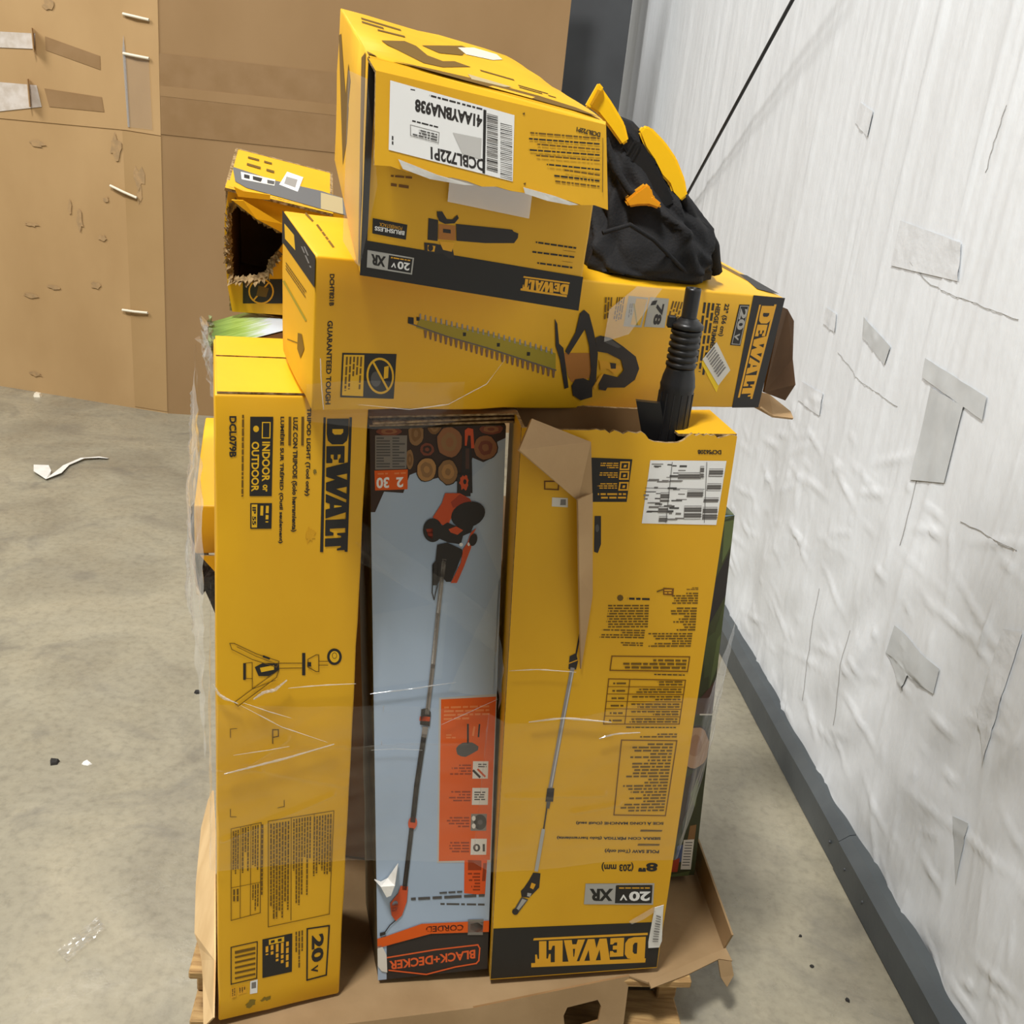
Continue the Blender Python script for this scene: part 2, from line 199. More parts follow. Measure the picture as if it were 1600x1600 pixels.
  ('p','scuff_marks',0,'scuff2',[0.6554,0.8133,0.6683,0.808,0.6457,0.8091,0.6453,0.8033,0.6329,0.8072,0.6253,0.8058,0.608,0.8006,0.6129,0.8083,0.5988,0.8085,0.601,0.8123,0.602,0.8156,0.6048,0.8188,0.6161,0.8198,0.6165,0.8262,0.6299,0.8214,0.6374,0.8227,0.6417,0.8203,0.6511,0.8207,0.6585,0.8191,0.6731,0.817]),
 ],
 'B_front': [
  ('p','printed_face',0,'blue',[-0.0122,1.0119,1.0164,1.0113,1.0109,0.9057,1.0154,0.7629,1.0102,0.5412,1.0259,-0.0082,1.0029,-0.0135,-0.0241,-0.0122,-0.0456,0.3166,-0.0262,0.7736]),
  ('p','printed_face',1,'bluelt',[0.6719,0.9081,0.9912,0.9641,1.0204,0.7628,0.5984,0.5704,0.966,0.5535,0.9801,0.7633]),
  ('p','printed_face',1,'bluelt2',[0.0033,0.7105,0.5881,0.7251,0.5453,0.5939,-0.0156,0.5849]),
  ('p','log_picture',2,'bark',[-0.0034,1.0073,1.0169,1.0085,0.9982,0.9793,0.9369,0.974,0.9165,0.9511,0.8359,0.9439,0.7537,0.9512,0.7096,0.9157,0.6136,0.9164,0.5272,0.9238,0.3944,0.9179,0.3374,0.9318,0.2903,0.9283,0.2428,0.9015,0.1014,0.9045,0.0336,0.8738,-0.0089,0.8741]),
  ('p','log_picture',3,'barkd',[0.3936,0.9891,0.3951,0.9822,0.3838,0.9764,0.3654,0.973,0.3465,0.9703,0.3255,0.9706,0.3051,0.9726,0.288,0.9769,0.2819,0.9835,0.2789,0.9897,0.2769,0.9966,0.29,1.0019,0.3047,1.0067,0.3259,1.0072,0.346,1.0081,0.3666,1.0063,0.3804,1.0011,0.3955,0.996]),
  ('p','log_picture',4,'wood1',[0.3891,0.9891,0.3897,0.9828,0.3795,0.9774,0.363,0.9742,0.3456,0.9718,0.3264,0.972,0.3078,0.9739,0.2923,0.9779,0.286,0.9839,0.2832,0.9897,0.2822,0.996,0.2938,1.001,0.3075,1.0053,0.3266,1.006,0.3452,1.0067,0.3638,1.005,0.3768,1.0003,0.39,0.9955]),
  ('p','log_picture',5,'wood2',[0.3744,0.9892,0.3706,0.9839,0.356,0.9812,0.3431,0.9792,0.3275,0.9776,0.3128,0.9802,0.3029,0.9845,0.3019,0.9896,0.3033,0.9946,0.3133,0.9986,0.3278,1.0007,0.343,0.9997,0.3574,0.9981,0.3669,0.9941]),
  ('p','log_picture',6,'wood1',[0.352,0.9893,0.3498,0.9861,0.341,0.9843,0.3305,0.9841,0.3217,0.9862,0.3202,0.9895,0.3233,0.9924,0.3301,0.995,0.3408,0.9944,0.3489,0.9924]),
  ('p','log_picture',3,'barkd',[0.5268,0.9974,0.5235,0.9935,0.5094,0.991,0.496,0.9888,0.4803,0.9867,0.4609,0.9869,0.4431,0.9884,0.4302,0.9912,0.4192,0.9943,0.4158,0.998,0.4191,1.0016,0.4305,1.0044,0.4432,1.0069,0.4605,1.008,0.4792,1.0084,0.4981,1.0073,0.5131,1.0046,0.5206,1.0011]),
  ('p','log_picture',4,'wood2',[0.5215,0.9974,0.5185,0.9939,0.5064,0.9914,0.494,0.9894,0.4793,0.9876,0.4618,0.9878,0.4454,0.9891,0.4334,0.9917,0.4236,0.9945,0.4205,0.9979,0.4235,1.0013,0.4336,1.004,0.4454,1.0062,0.4613,1.0073,0.4784,1.0075,0.4954,1.0065,0.5091,1.0041,0.5163,1.0008]),
  ('p','log_picture',5,'wood1',[0.4998,0.9975,0.4988,0.9948,0.4894,0.9928,0.4775,0.9914,0.4632,0.9914,0.4524,0.9933,0.4447,0.9954,0.4366,0.9979,0.4431,1.0004,0.4514,1.0024,0.4621,1.0044,0.4768,1.0037,0.4907,1.0028,0.4981,1.0002]),
  ('p','log_picture',6,'wood2',[0.4845,0.9976,0.4815,0.996,0.4748,0.9948,0.4658,0.995,0.4589,0.9961,0.4552,0.9978,0.4567,0.9997,0.465,1.0008,0.4749,1.0007,0.4816,0.9993]),
  ('p','log_picture',7,'barkd',[0.6796,0.9751,0.678,0.9666,0.6594,0.9595,0.6348,0.9536,0.6016,0.9507,0.567,0.9526,0.5359,0.9558,0.5029,0.9596,0.4909,0.968,0.4849,0.9762,0.4818,0.9852,0.5047,0.9918,0.5286,0.9981,0.5631,0.9999,0.598,1.0001,0.6286,0.9958,0.659,0.9913,0.6801,0.9839]),
  ('p','log_picture',8,'wood3',[0.6718,0.9751,0.6698,0.9673,0.653,0.9607,0.6302,0.9553,0.5999,0.9527,0.5682,0.9542,0.5394,0.9571,0.5101,0.9609,0.4982,0.9686,0.4927,0.9762,0.4911,0.9844,0.5111,0.9906,0.5334,0.9962,0.5647,0.998,0.5966,0.9982,0.625,0.9944,0.6523,0.9901,0.6711,0.9832]),
  ('p','log_picture',9,'wood1',[0.6378,0.9753,0.6314,0.9696,0.6189,0.9643,0.5952,0.9623,0.571,0.9627,0.5468,0.9647,0.5251,0.9692,0.5198,0.976,0.526,0.9826,0.5468,0.9866,0.5679,0.99,0.5936,0.9891,0.6155,0.9861,0.6305,0.9812]),
  ('p','log_picture',10,'wood3',[0.6112,0.9755,0.6065,0.9712,0.5919,0.9685,0.573,0.9684,0.5582,0.9715,0.5512,0.9759,0.561,0.9795,0.5729,0.9824,0.5911,0.9829,0.6055,0.9798]),
  ('p','log_picture',8,'barkd',[0.4895,0.9354,0.4841,0.9292,0.4737,0.9233,0.4523,0.9197,0.4279,0.9179,0.4019,0.9173,0.3745,0.9187,0.3537,0.9236,0.3401,0.9296,0.3402,0.9364,0.3419,0.9429,0.3571,0.9481,0.3774,0.9519,0.4015,0.9538,0.4271,0.9538,0.4546,0.9529,0.4757,0.9482,0.4897,0.9421]),
  ('p','log_picture',9,'wood4',[0.4835,0.9354,0.4788,0.9296,0.4687,0.9243,0.4493,0.9208,0.4269,0.9191,0.403,0.9187,0.3782,0.9202,0.3592,0.9246,0.3467,0.9301,0.3461,0.9363,0.3481,0.9423,0.3617,0.9473,0.3803,0.9508,0.4025,0.9525,0.4261,0.9526,0.451,0.9515,0.4702,0.9472,0.4829,0.9416]),
  ('p','log_picture',10,'wood1',[0.461,0.9356,0.4576,0.9304,0.4448,0.9263,0.426,0.9238,0.4045,0.9244,0.3844,0.9265,0.378,0.9317,0.3699,0.9362,0.3704,0.9415,0.3856,0.9451,0.4036,0.9478,0.4237,0.9459,0.4424,0.9444,0.4532,0.9402]),
  ('p','log_picture',11,'wood4',[0.4378,0.9357,0.4336,0.9323,0.4216,0.9306,0.4084,0.931,0.3989,0.9331,0.3922,0.936,0.3971,0.9392,0.4075,0.9414,0.4211,0.9409,0.4332,0.9391]),
  ('p','log_picture',8,'barkd',[0.6517,0.9309,0.6485,0.9239,0.6355,0.9177,0.615,0.9129,0.5879,0.9111,0.5597,0.9108,0.5369,0.9154,0.514,0.9191,0.4961,0.9248,0.4936,0.932,0.4958,0.939,0.5153,0.9439,0.533,0.9488,0.5583,0.9504,0.5848,0.9509,0.6106,0.9485,0.6278,0.9431,0.6428,0.9375]),
  ('p','log_picture',9,'wood1',[0.6448,0.9309,0.6417,0.9245,0.6298,0.9188,0.6111,0.9145,0.5866,0.9127,0.5609,0.9126,0.5396,0.9164,0.519,0.92,0.5032,0.9253,0.5005,0.9319,0.5029,0.9384,0.5197,0.9431,0.5363,0.9475,0.5595,0.9491,0.5838,0.9494,0.6073,0.9472,0.6236,0.9423,0.6372,0.9371]),
  ('p','log_picture',10,'wood4',[0.6208,0.9311,0.6167,0.9257,0.6016,0.9221,0.583,0.9204,0.5642,0.9212,0.5439,0.9221,0.5322,0.9266,0.5248,0.9317,0.5324,0.9367,0.5422,0.9413,0.5623,0.9424,0.5825,0.9435,0.6016,0.9408,0.6125,0.9362]),
  ('p','log_picture',11,'wood1',[0.5939,0.9313,0.5894,0.9282,0.58,0.9258,0.5667,0.9265,0.5549,0.9282,0.5512,0.9316,0.5562,0.9346,0.5655,0.9369,0.5785,0.9363,0.59,0.9346]),
  ('p','log_picture',3,'barkd',[0.9451,0.9652,0.9407,0.9582,0.9218,0.9527,0.8963,0.9489,0.8663,0.9474,0.8347,0.946,0.8044,0.949,0.7768,0.9532,0.7634,0.9597,0.7528,0.9664,0.763,0.9728,0.7734,0.9793,0.7987,0.9835,0.8301,0.9849,0.8622,0.985,0.8937,0.9828,0.9155,0.9775,0.9357,0.972]),
  ('p','log_picture',4,'wood3',[0.9364,0.9652,0.9323,0.9588,0.9156,0.9537,0.8924,0.9501,0.865,0.9486,0.836,0.9476,0.8082,0.9503,0.7832,0.9542,0.7705,0.9601,0.7613,0.9663,0.7699,0.9723,0.7801,0.9782,0.8031,0.982,0.8316,0.9835,0.861,0.9836,0.8897,0.9815,0.9102,0.9767,0.9282,0.9715]),
  ('p','log_picture',5,'wood5',[0.9012,0.9655,0.895,0.9608,0.8849,0.9562,0.8611,0.9553,0.8379,0.9544,0.8167,0.9571,0.8045,0.9615,0.7942,0.9661,0.8036,0.9706,0.814,0.9749,0.8362,0.9762,0.8583,0.9761,0.8808,0.9745,0.9001,0.9708]),
  ('p','log_picture',6,'wood3',[0.8735,0.9656,0.8724,0.962,0.8568,0.9608,0.8409,0.9603,0.8295,0.9629,0.8236,0.9659,0.8247,0.9695,0.8403,0.9708,0.8562,0.9712,0.8693,0.9689]),
  ('p','log_picture',4,'barkd',[0.9816,0.9924,0.9744,0.9896,0.9631,0.9868,0.9336,0.9856,0.9047,0.9843,0.8711,0.9846,0.8416,0.9861,0.8129,0.9878,0.8009,0.9906,0.7905,0.9935,0.7999,0.9962,0.8153,0.9986,0.8375,1.0006,0.8677,1.0019,0.9013,1.001,0.9322,0.9999,0.9611,0.9982,0.9821,0.9955]),
  ('p','log_picture',5,'wood5',[0.9738,0.9925,0.9675,0.9899,0.9564,0.9873,0.93,0.9861,0.9031,0.9849,0.8724,0.9852,0.845,0.9865,0.8192,0.9882,0.8074,0.9908,0.7985,0.9934,0.8065,0.996,0.8207,0.9982,0.8416,1.0,0.8694,1.0012,0.9002,1.0004,0.9286,0.9994,0.9546,0.9978,0.9733,0.9953]),
  ('p','log_picture',6,'wood3',[0.9401,0.9927,0.9427,0.9902,0.9198,0.9891,0.9004,0.9877,0.8755,0.9884,0.8534,0.9893,0.8307,0.9908,0.8331,0.9932,0.8337,0.9955,0.8509,0.9971,0.8733,0.9979,0.8983,0.9979,0.9191,0.9965,0.9406,0.995]),
  ('p','log_picture',7,'wood5',[0.9137,0.9928,0.9083,0.9914,0.8947,0.9907,0.8777,0.9905,0.8666,0.9917,0.859,0.9931,0.8623,0.9946,0.8784,0.9951,0.8947,0.9953,0.909,0.9943]),
  ('p','log_picture',5,'barkd',[0.4728,0.9656,0.4743,0.9618,0.4597,0.9592,0.4473,0.9564,0.4276,0.956,0.4087,0.956,0.3882,0.9565,0.3763,0.9597,0.364,0.9626,0.3617,0.9662,0.3651,0.9698,0.3746,0.9729,0.3906,0.9748,0.4075,0.9766,0.427,0.9756,0.4451,0.9745,0.4586,0.972,0.4696,0.9691]),
  ('p','log_picture',6,'wood5',[0.4684,0.9656,0.4691,0.9621,0.4564,0.9597,0.4447,0.9572,0.4269,0.9567,0.4095,0.9567,0.391,0.9573,0.3796,0.9601,0.3687,0.9629,0.3665,0.9662,0.3695,0.9695,0.3783,0.9723,0.3927,0.9741,0.4084,0.9757,0.4263,0.9749,0.4429,0.9739,0.4555,0.9716,0.4654,0.9688]),
  ('p','log_picture',7,'bark',[0.4509,0.9657,0.4472,0.9631,0.4373,0.9613,0.4261,0.9594,0.4115,0.9605,0.3975,0.9612,0.3859,0.9632,0.3877,0.9661,0.3878,0.9688,0.3968,0.971,0.4111,0.9714,0.425,0.9717,0.4393,0.9708,0.4474,0.9684]),
  ('p','log_picture',8,'wood5',[0.4342,0.9658,0.4308,0.9641,0.4231,0.963,0.4134,0.9633,0.4043,0.9641,0.4009,0.966,0.4046,0.9678,0.4133,0.9686,0.4229,0.9687,0.4304,0.9675]),
  ('p','log_picture',3,'barkd',[0.2438,0.9932,0.2365,0.9909,0.2166,0.9891,0.1949,0.9873,0.158,0.9873,0.1233,0.9871,0.0874,0.9879,0.0667,0.99,0.0445,0.992,0.0377,0.9944,0.0507,0.9965,0.0644,0.9985,0.0893,1.0001,0.124,1.0005,0.16,1.0006,0.1908,0.9992,0.2178,0.9976,0.2336,0.9955]),
  ('p','log_picture',4,'wood5',[0.2352,0.9933,0.2287,0.9912,0.2108,0.9895,0.19,0.9878,0.1567,0.9878,0.1249,0.9876,0.0924,0.9884,0.0724,0.9903,0.0528,0.9921,0.0467,0.9943,0.0576,0.9963,0.0708,0.9982,0.0939,0.9996,0.1255,1.0,0.1583,1.0,0.187,0.9988,0.2117,0.9973,0.2264,0.9954]),
  ('p','log_picture',5,'wood3',[0.2024,0.9934,0.1947,0.9918,0.1794,0.9904,0.1539,0.99,0.1271,0.9897,0.1015,0.9906,0.0857,0.9923,0.0856,0.9941,0.0873,0.9958,0.1055,0.997,0.1289,0.9976,0.1562,0.998,0.1827,0.997,0.1907,0.9951]),
  ('p','log_picture',6,'wood5',[0.1702,0.9936,0.1652,0.9925,0.1511,0.9917,0.1325,0.992,0.1179,0.9928,0.1119,0.9939,0.1195,0.995,0.1325,0.9957,0.1507,0.9956,0.1664,0.9949]),
  ('p','log_picture',3,'barkd',[0.3217,0.9515,0.3194,0.9462,0.3145,0.9414,0.3057,0.9385,0.2964,0.9356,0.2854,0.9356,0.2754,0.9379,0.2686,0.9422,0.2623,0.9465,0.2612,0.9519,0.2633,0.9571,0.2665,0.9625,0.275,0.9662,0.2861,0.9664,0.2965,0.9678,0.3064,0.9654,0.3139,0.9615,0.3188,0.9568]),
  ('p','log_picture',4,'wood1',[0.319,0.9516,0.317,0.9466,0.3125,0.9422,0.3045,0.9394,0.2959,0.9369,0.2859,0.9369,0.2768,0.939,0.2703,0.9428,0.2647,0.9469,0.2636,0.9519,0.2655,0.9567,0.2688,0.9616,0.2765,0.965,0.2864,0.9654,0.296,0.9665,0.305,0.9643,0.312,0.9608,0.3166,0.9564]),
  ('p','log_picture',5,'wood2',[0.3086,0.9516,0.3072,0.9476,0.303,0.9438,0.2949,0.9427,0.287,0.9427,0.2797,0.9444,0.2759,0.9481,0.2732,0.9519,0.2746,0.956,0.2793,0.9595,0.2874,0.9601,0.2948,0.9604,0.3012,0.9583,0.308,0.9559]),
  ('p','log_picture',6,'wood1',[0.2995,0.9517,0.2982,0.949,0.2937,0.9473,0.2885,0.9478,0.2847,0.9494,0.2826,0.9518,0.2843,0.9543,0.2882,0.9563,0.2938,0.9562,0.2981,0.9544]),
  ('p','barcode_panel',5,'greypanel',[0.0411,0.9885,0.2719,0.9872,0.2668,0.9381,0.0378,0.9382]),
  ('b','barcode_panel',6,'dkgrey',[0.0501,0.9866,0.1515,0.986,0.0472,0.9405],11,41,0.95,False),
  ('b','barcode_panel',6,'dkgrey',[0.1654,0.986,0.258,0.9854,0.1638,0.9397],11,42,0.95,False),
  ('p','warranty_panel',5,'orange',[0.033,0.9368,0.2762,0.937,0.2741,0.9071,0.0357,0.907]),
  ('t','warranty_panel',6,'white','30',[0.1399,0.9265,0.0463,0.9262,0.1392,0.9101],0.035),
  ('t','warranty_panel',6,'white','2',[0.2432,0.9257,0.1915,0.9256,0.243,0.9103],0.035),
  ('b','warranty_panel',6,'orangel',[0.1309,0.9342,0.0562,0.9342,0.1307,0.9294],1,43,1,True),
  ('b','warranty_panel',6,'orangel',[0.2621,0.9343,0.1776,0.9339,0.2621,0.9295],1,44,1,True),
  ('p','product_picture',8,'charcoal',[0.6759,0.9688,0.7447,0.9684,0.7597,0.8977,0.6727,0.8983]),
  ('p','product_picture',9,'toolor',[0.6925,0.9924,0.7157,0.996,0.7537,0.9939,0.7664,0.9654,0.7426,0.9656,0.7358,0.9846,0.7169,0.9847,0.709,0.9696,0.6947,0.9697]),
  ('p','product_picture',10,'charcoal2',[0.6999,0.9658,0.7284,0.9657,0.7316,0.9349,0.7029,0.9351]),
  ('p','product_picture',10,'charcoal',[0.6414,0.9278,0.742,0.9271,0.7457,0.8928,0.6442,0.8936]),
  ('p','product_picture',11,'toolor',[0.7225,0.9136,0.7261,0.9099,0.7197,0.9072,0.7157,0.9037,0.7068,0.9019,0.6962,0.9046,0.6888,0.9054,0.6749,0.9029,0.6737,0.9079,0.6699,0.9109,0.6564,0.9141,0.6658,0.9176,0.6651,0.9221,0.6764,0.9233,0.6839,0.9258,0.6944,0.9235,0.7045,0.9256,0.716,0.9249,0.7202,0.9206,0.7283,0.9176]),
  ('p','product_picture',12,'charcoal',[0.712,0.9157,0.7115,0.9144,0.7099,0.9134,0.7074,0.9125,0.7041,0.912,0.7004,0.9118,0.6966,0.912,0.6932,0.9126,0.6905,0.9135,0.6887,0.9146,0.688,0.9158,0.6884,0.917,0.69,0.9181,0.6926,0.9189,0.6959,0.9195,0.6996,0.9196,0.7033,0.9194,0.7067,0.9188,0.7095,0.918,0.7113,0.9169]),
  ('p','product_picture',11,'toolor',[0.5538,0.8992,0.6631,0.8984,0.7401,0.8892,0.7578,0.8821,0.6996,0.8704,0.5986,0.859,0.5822,0.8503,0.5484,0.848,0.463,0.8627,0.5295,0.8839]),
  ('p','product_picture',12,'toolord',[0.6633,0.8967,0.7401,0.8892,0.7493,0.8822,0.6143,0.8763,0.5968,0.8851]),
  ('p','product_picture',12,'toolor',[0.8292,0.8553,0.7964,0.8432,0.7543,0.8365,0.7301,0.8207,0.6967,0.8102,0.6814,0.7887,0.6059,0.7566,0.6538,0.7561,0.7079,0.783,0.7586,0.8123,0.7634,0.8311]),
  ('p','product_picture',13,'charcoal',[0.523,0.8473,0.5735,0.8539,0.6334,0.8481,0.7019,0.8458,0.7744,0.8478,0.7543,0.8365,0.6947,0.8317,0.6787,0.8184,0.5841,0.822,0.5112,0.8289]),
  ('p','product_picture',14,'toolor',[0.5827,0.8433,0.642,0.8472,0.6939,0.8405,0.6517,0.8338,0.6001,0.8378]),
  ('p','product_picture',14,'charcoal',[0.8548,0.8722,0.8588,0.8671,0.8541,0.8618,0.8408,0.8567,0.8199,0.8521,0.7929,0.8484,0.7615,0.8459,0.7279,0.8446,0.6945,0.8447,0.6636,0.8462,0.6373,0.849,0.6174,0.8529,0.6052,0.8575,0.6015,0.8627,0.6065,0.8679,0.6199,0.873,0.6407,0.8775,0.6675,0.8811,0.6986,0.8837,0.7318,0.8849,0.7649,0.8848,0.7957,0.8834,0.8221,0.8807,0.8422,0.8769]),
  ('p','product_picture',14,'charcoal',[0.5369,0.8419,0.5346,0.8371,0.5276,0.8326,0.5161,0.8288,0.5011,0.826,0.4835,0.8243,0.4646,0.8238,0.4456,0.8246,0.4279,0.8266,0.4127,0.8298,0.401,0.8338,0.3936,0.8383,0.391,0.8432,0.3934,0.848,0.4005,0.8524,0.412,0.8561,0.4269,0.859,0.4444,0.8607,0.4631,0.8611,0.4819,0.8604,0.4995,0.8584,0.5148,0.8553,0.5266,0.8513,0.5341,0.8468]),
  ('p','product_picture',14,'toolord',[0.413,0.8448,0.4637,0.8461,0.4644,0.8275,0.4303,0.8323]),
  ('p','product_picture',14,'charcoal',[0.8021,0.8228,0.7971,0.8199,0.7897,0.8175,0.7806,0.8157,0.7708,0.8149,0.7611,0.815,0.7526,0.8161,0.7461,0.818,0.7422,0.8205,0.7413,0.8235,0.7434,0.8266,0.7485,0.8295,0.7559,0.832,0.7649,0.8337,0.7747,0.8345,0.7843,0.8344,0.7928,0.8334,0.7993,0.8315,0.8033,0.8289,0.8042,0.8259]),
  ('p','product_picture',14,'white',[0.6953,0.8178,0.6911,0.8156,0.6808,0.8148,0.6703,0.8158,0.6658,0.818,0.6699,0.8202,0.6802,0.821,0.6907,0.82]),
  ('p','product_picture',14,'white',[0.7489,0.8178,0.7462,0.8157,0.7393,0.8148,0.7323,0.8158,0.7292,0.818,0.7318,0.8201,0.7387,0.821,0.7458,0.82]),
  ('p','product_picture',14,'charcoal',[0.4988,0.8192,0.5756,0.8221,0.6881,0.8103,0.6931,0.8031,0.6477,0.7781,0.6058,0.7585,0.571,0.7588,0.5358,0.7683,0.5019,0.754,0.4629,0.7544,0.4617,0.7873,0.4871,0.7942]),
  ('p','product_picture',14,'charcoal',[0.467,0.7901,0.4586,0.7416,0.4665,0.7414,0.4748,0.79]),
  ('p','product_picture',14,'charcoal',[0.4578,0.743,0.4753,0.7295,0.483,0.7299,0.4654,0.7434]),
  ('p','product_picture',14,'charcoal',[0.4811,0.7295,0.5067,0.753,0.4989,0.7535,0.4733,0.73]),
  ('p','product_picture',14,'charcoal',[0.5058,0.7516,0.5091,0.7897,0.5013,0.7898,0.4979,0.7517]),
  ('p','product_picture',14,'polegrey',[0.5375,0.7964,0.5183,0.7598,0.5503,0.7587,0.5692,0.7953]),
  ('p','product_picture',14,'polegrey',[0.5216,0.7665,0.4914,0.7017,0.5238,0.7005,0.5536,0.7654]),
  ('p','product_picture',14,'polegrey',[0.4944,0.7086,0.4544,0.6143,0.4875,0.6132,0.5269,0.7075]),
  ('p','product_picture',14,'polegrey',[0.4578,0.6216,0.4128,0.533,0.4464,0.5316,0.4908,0.6203]),
  ('p','product_picture',14,'polelt',[0.5401,0.7942,0.523,0.7615,0.5358,0.7611,0.5528,0.7937]),
  ('p','product_picture',14,'polelt',[0.5244,0.7642,0.496,0.7035,0.509,0.703,0.5372,0.7638]),
  ('p','product_picture',14,'polelt',[0.4973,0.7062,0.4591,0.6162,0.4724,0.6158,0.5102,0.7058]),
  ('p','product_picture',14,'polelt',[0.4605,0.6191,0.4178,0.5349,0.4312,0.5343,0.4737,0.6186]),
  ('p','product_picture',14,'charcoal',[0.3821,0.5425,0.4338,0.5441,0.46,0.5356,0.4505,0.5101,0.3722,0.5148]),
  ('p','product_picture',14,'toolor',[0.3719,0.53,0.4551,0.5275,0.4502,0.5194,0.3668,0.5219]),
  ('p','product_picture',14,'polegrey',[0.3931,0.511,0.4401,0.5091,0.4249,0.4893,0.383,0.4923]),
  ('p','product_picture',14,'charcoal',[0.3861,0.4976,0.3231,0.3989,0.3653,0.3967,0.4276,0.4956]),
  ('p','product_picture',14,'charcoal',[0.3283,0.4084,0.2916,0.3308,0.3346,0.3288,0.3707,0.4066]),
  ('p','product_picture',14,'poledk',[0.3893,0.4817,0.3357,0.408,0.3462,0.4074,0.3997,0.4812]),
  ('p','product_picture',14,'poledk',[0.3371,0.4103,0.3041,0.3402,0.3148,0.3397,0.3477,0.4099]),
  ('p','product_picture',14,'toolor',[0.3503,0.3265,0.346,0.3226,0.3385,0.3192,0.3285,0.3168,0.3169,0.3155,0.3049,0.3155,0.2936,0.3167,0.2843,0.3191,0.2778,0.3224,0.2747,0.3264,0.2753,0.3305,0.2796,0.3344,0.2871,0.3377,0.2971,0.3402,0.3087,0.3414,0.3206,0.3415,0.3318,0.3402,0.3411,0.3379,0.3477,0.3345,0.3509,0.3306]),
  ('p','product_picture',14,'charcoal',[0.2853,0.32,0.222,0.1949,0.2606,0.193,0.323,0.3182]),
  ('p','product_picture',14,'poledk',[0.2836,0.3114,0.232,0.2056,0.243,0.2051,0.2944,0.3109]),
  ('p','product_picture',14,'toolor',[0.2104,0.2037,0.2735,0.2007,0.2627,0.169,0.2198,0.1409,0.1663,0.1301,0.1295,0.143,0.1172,0.1691,0.1877,0.1883]),
  ('p','product_picture',14,'blue',[0.1838,0.1591,0.1788,0.1552,0.1716,0.1519,0.1629,0.1494,0.1536,0.1481,0.1446,0.1481,0.1367,0.1494,0.1309,0.1518,0.1275,0.1552,0.127,0.1591,0.1294,0.1632,0.1344,0.1671,0.1416,0.1704,0.1503,0.1728,0.1595,0.1741,0.1685,0.1741,0.1763,0.1729,0.1822,0.1704,0.1856,0.1671,0.1861,0.1632]),
  ('p','product_picture',14,'charcoal',[0.1602,0.1325,0.1064,0.1225,0.1122,0.1207,0.166,0.1307]),
  ('p','product_picture',14,'charcoal',[0.1117,0.1238,0.0686,0.11,0.0759,0.1085,0.119,0.1224]),
  ('p','product_picture',14,'charcoal',[0.0254,0.108,0.0749,0.1101,0.0746,0.1035,0.025,0.1004]),
  ('p','feature_panel',2,'ltgrey',[0.5265,0.56,1.0019,0.5599,0.9966,0.234,0.5257,0.2428]),
  ('p','feature_panel',3,'orange',[0.5422,0.5569,0.9921,0.5554,0.9874,0.2395,0.5394,0.2464]),
  ('b','feature_panel',4,'orangel',[0.5688,0.5455,0.9519,0.5421,0.5652,0.5176],4,51,0.95,True),
  ('p','feature_panel',4,'dkgrey',[0.8582,0.4654,0.8549,0.4587,0.8188,0.4546,0.7896,0.4513,0.7529,0.4477,0.7127,0.4496,0.6831,0.4537,0.6756,0.4596,0.6724,0.4656,0.6927,0.471,0.7265,0.4747,0.7659,0.4746,0.8037,0.4741,0.8319,0.4703]),
  ('p','feature_panel',5,'charcoal',[0.7579,0.5093,0.7616,0.4725,0.7776,0.4722,0.7737,0.5091]),
  ('p','feature_panel',4,'charcoal',[0.8552,0.5076,0.8491,0.4834,0.8624,0.4829,0.8685,0.5072]),
  ('p','feature_panel',4,'orangel',[0.8127,0.504,0.8015,0.4865,0.8173,0.4856,0.8285,0.5032]),
  ('b','feature_panel',4,'orangel',[0.5877,0.4937,0.6669,0.4925,0.5883,0.4842],2,52,1,True),
  ('p','feature_icons',4,'offwhite',[0.816,0.4384,0.9457,0.4361,0.9449,0.403,0.8143,0.4053]),
  ('b','feature_icons',5,'dkgrey',[0.8596,0.434,0.9299,0.4327,0.8607,0.4254],2,60,1,True),
  ('p','feature_icons',5,'charcoal',[0.8101,0.4202,0.874,0.4049,0.8871,0.4077,0.8232,0.423]),
  ('p','feature_icons',6,'toolor',[0.8496,0.4219,0.9173,0.4058,0.9285,0.4082,0.8608,0.4243]),
  ('b','feature_icons',4,'orangedk',[0.8004,0.4338,0.6126,0.437,0.8028,0.4117],4,62,0.75,True),
  ('p','feature_icons',4,'offwhite',[0.8163,0.3873,0.9529,0.3848,0.952,0.3516,0.8145,0.3542]),
  ('b','feature_icons',5,'dkgrey',[0.8334,0.3808,0.9373,0.3789,0.8355,0.362],4,61,0.8,True),
  ('b','feature_icons',4,'orangedk',[0.8005,0.3826,0.6106,0.3861,0.803,0.3601],4,63,0.75,True),
  ('p','feature_icons',4,'greypanel',[0.811,0.3365,0.9462,0.3339,0.9453,0.2999,0.8091,0.3027]),
  ('p','feature_icons',5,'charcoal',[0.9457,0.3173,0.9437,0.3126,0.9363,0.3084,0.9245,0.3052,0.9093,0.3033,0.8922,0.3029,0.8749,0.304,0.8592,0.3065,0.8465,0.3102,0.8381,0.3147,0.8349,0.3195,0.8371,0.3242,0.8444,0.3283,0.8562,0.3315,0.8714,0.3333,0.8883,0.3338,0.9055,0.3327,0.9212,0.3302,0.9339,0.3266,0.9424,0.3221]),
  ('p','feature_icons',6,'dkgrey',[0.9124,0.318,0.9115,0.3164,0.9086,0.315,0.9038,0.314,0.8977,0.3134,0.8909,0.3133,0.884,0.3136,0.8777,0.3145,0.8727,0.3157,0.8694,0.3172,0.8681,0.3188,0.869,0.3204,0.872,0.3218,0.8767,0.3228,0.8828,0.3234,0.8896,0.3235,0.8965,0.3231,0.9027,0.3223,0.9078,0.3211,0.9111,0.3196]),
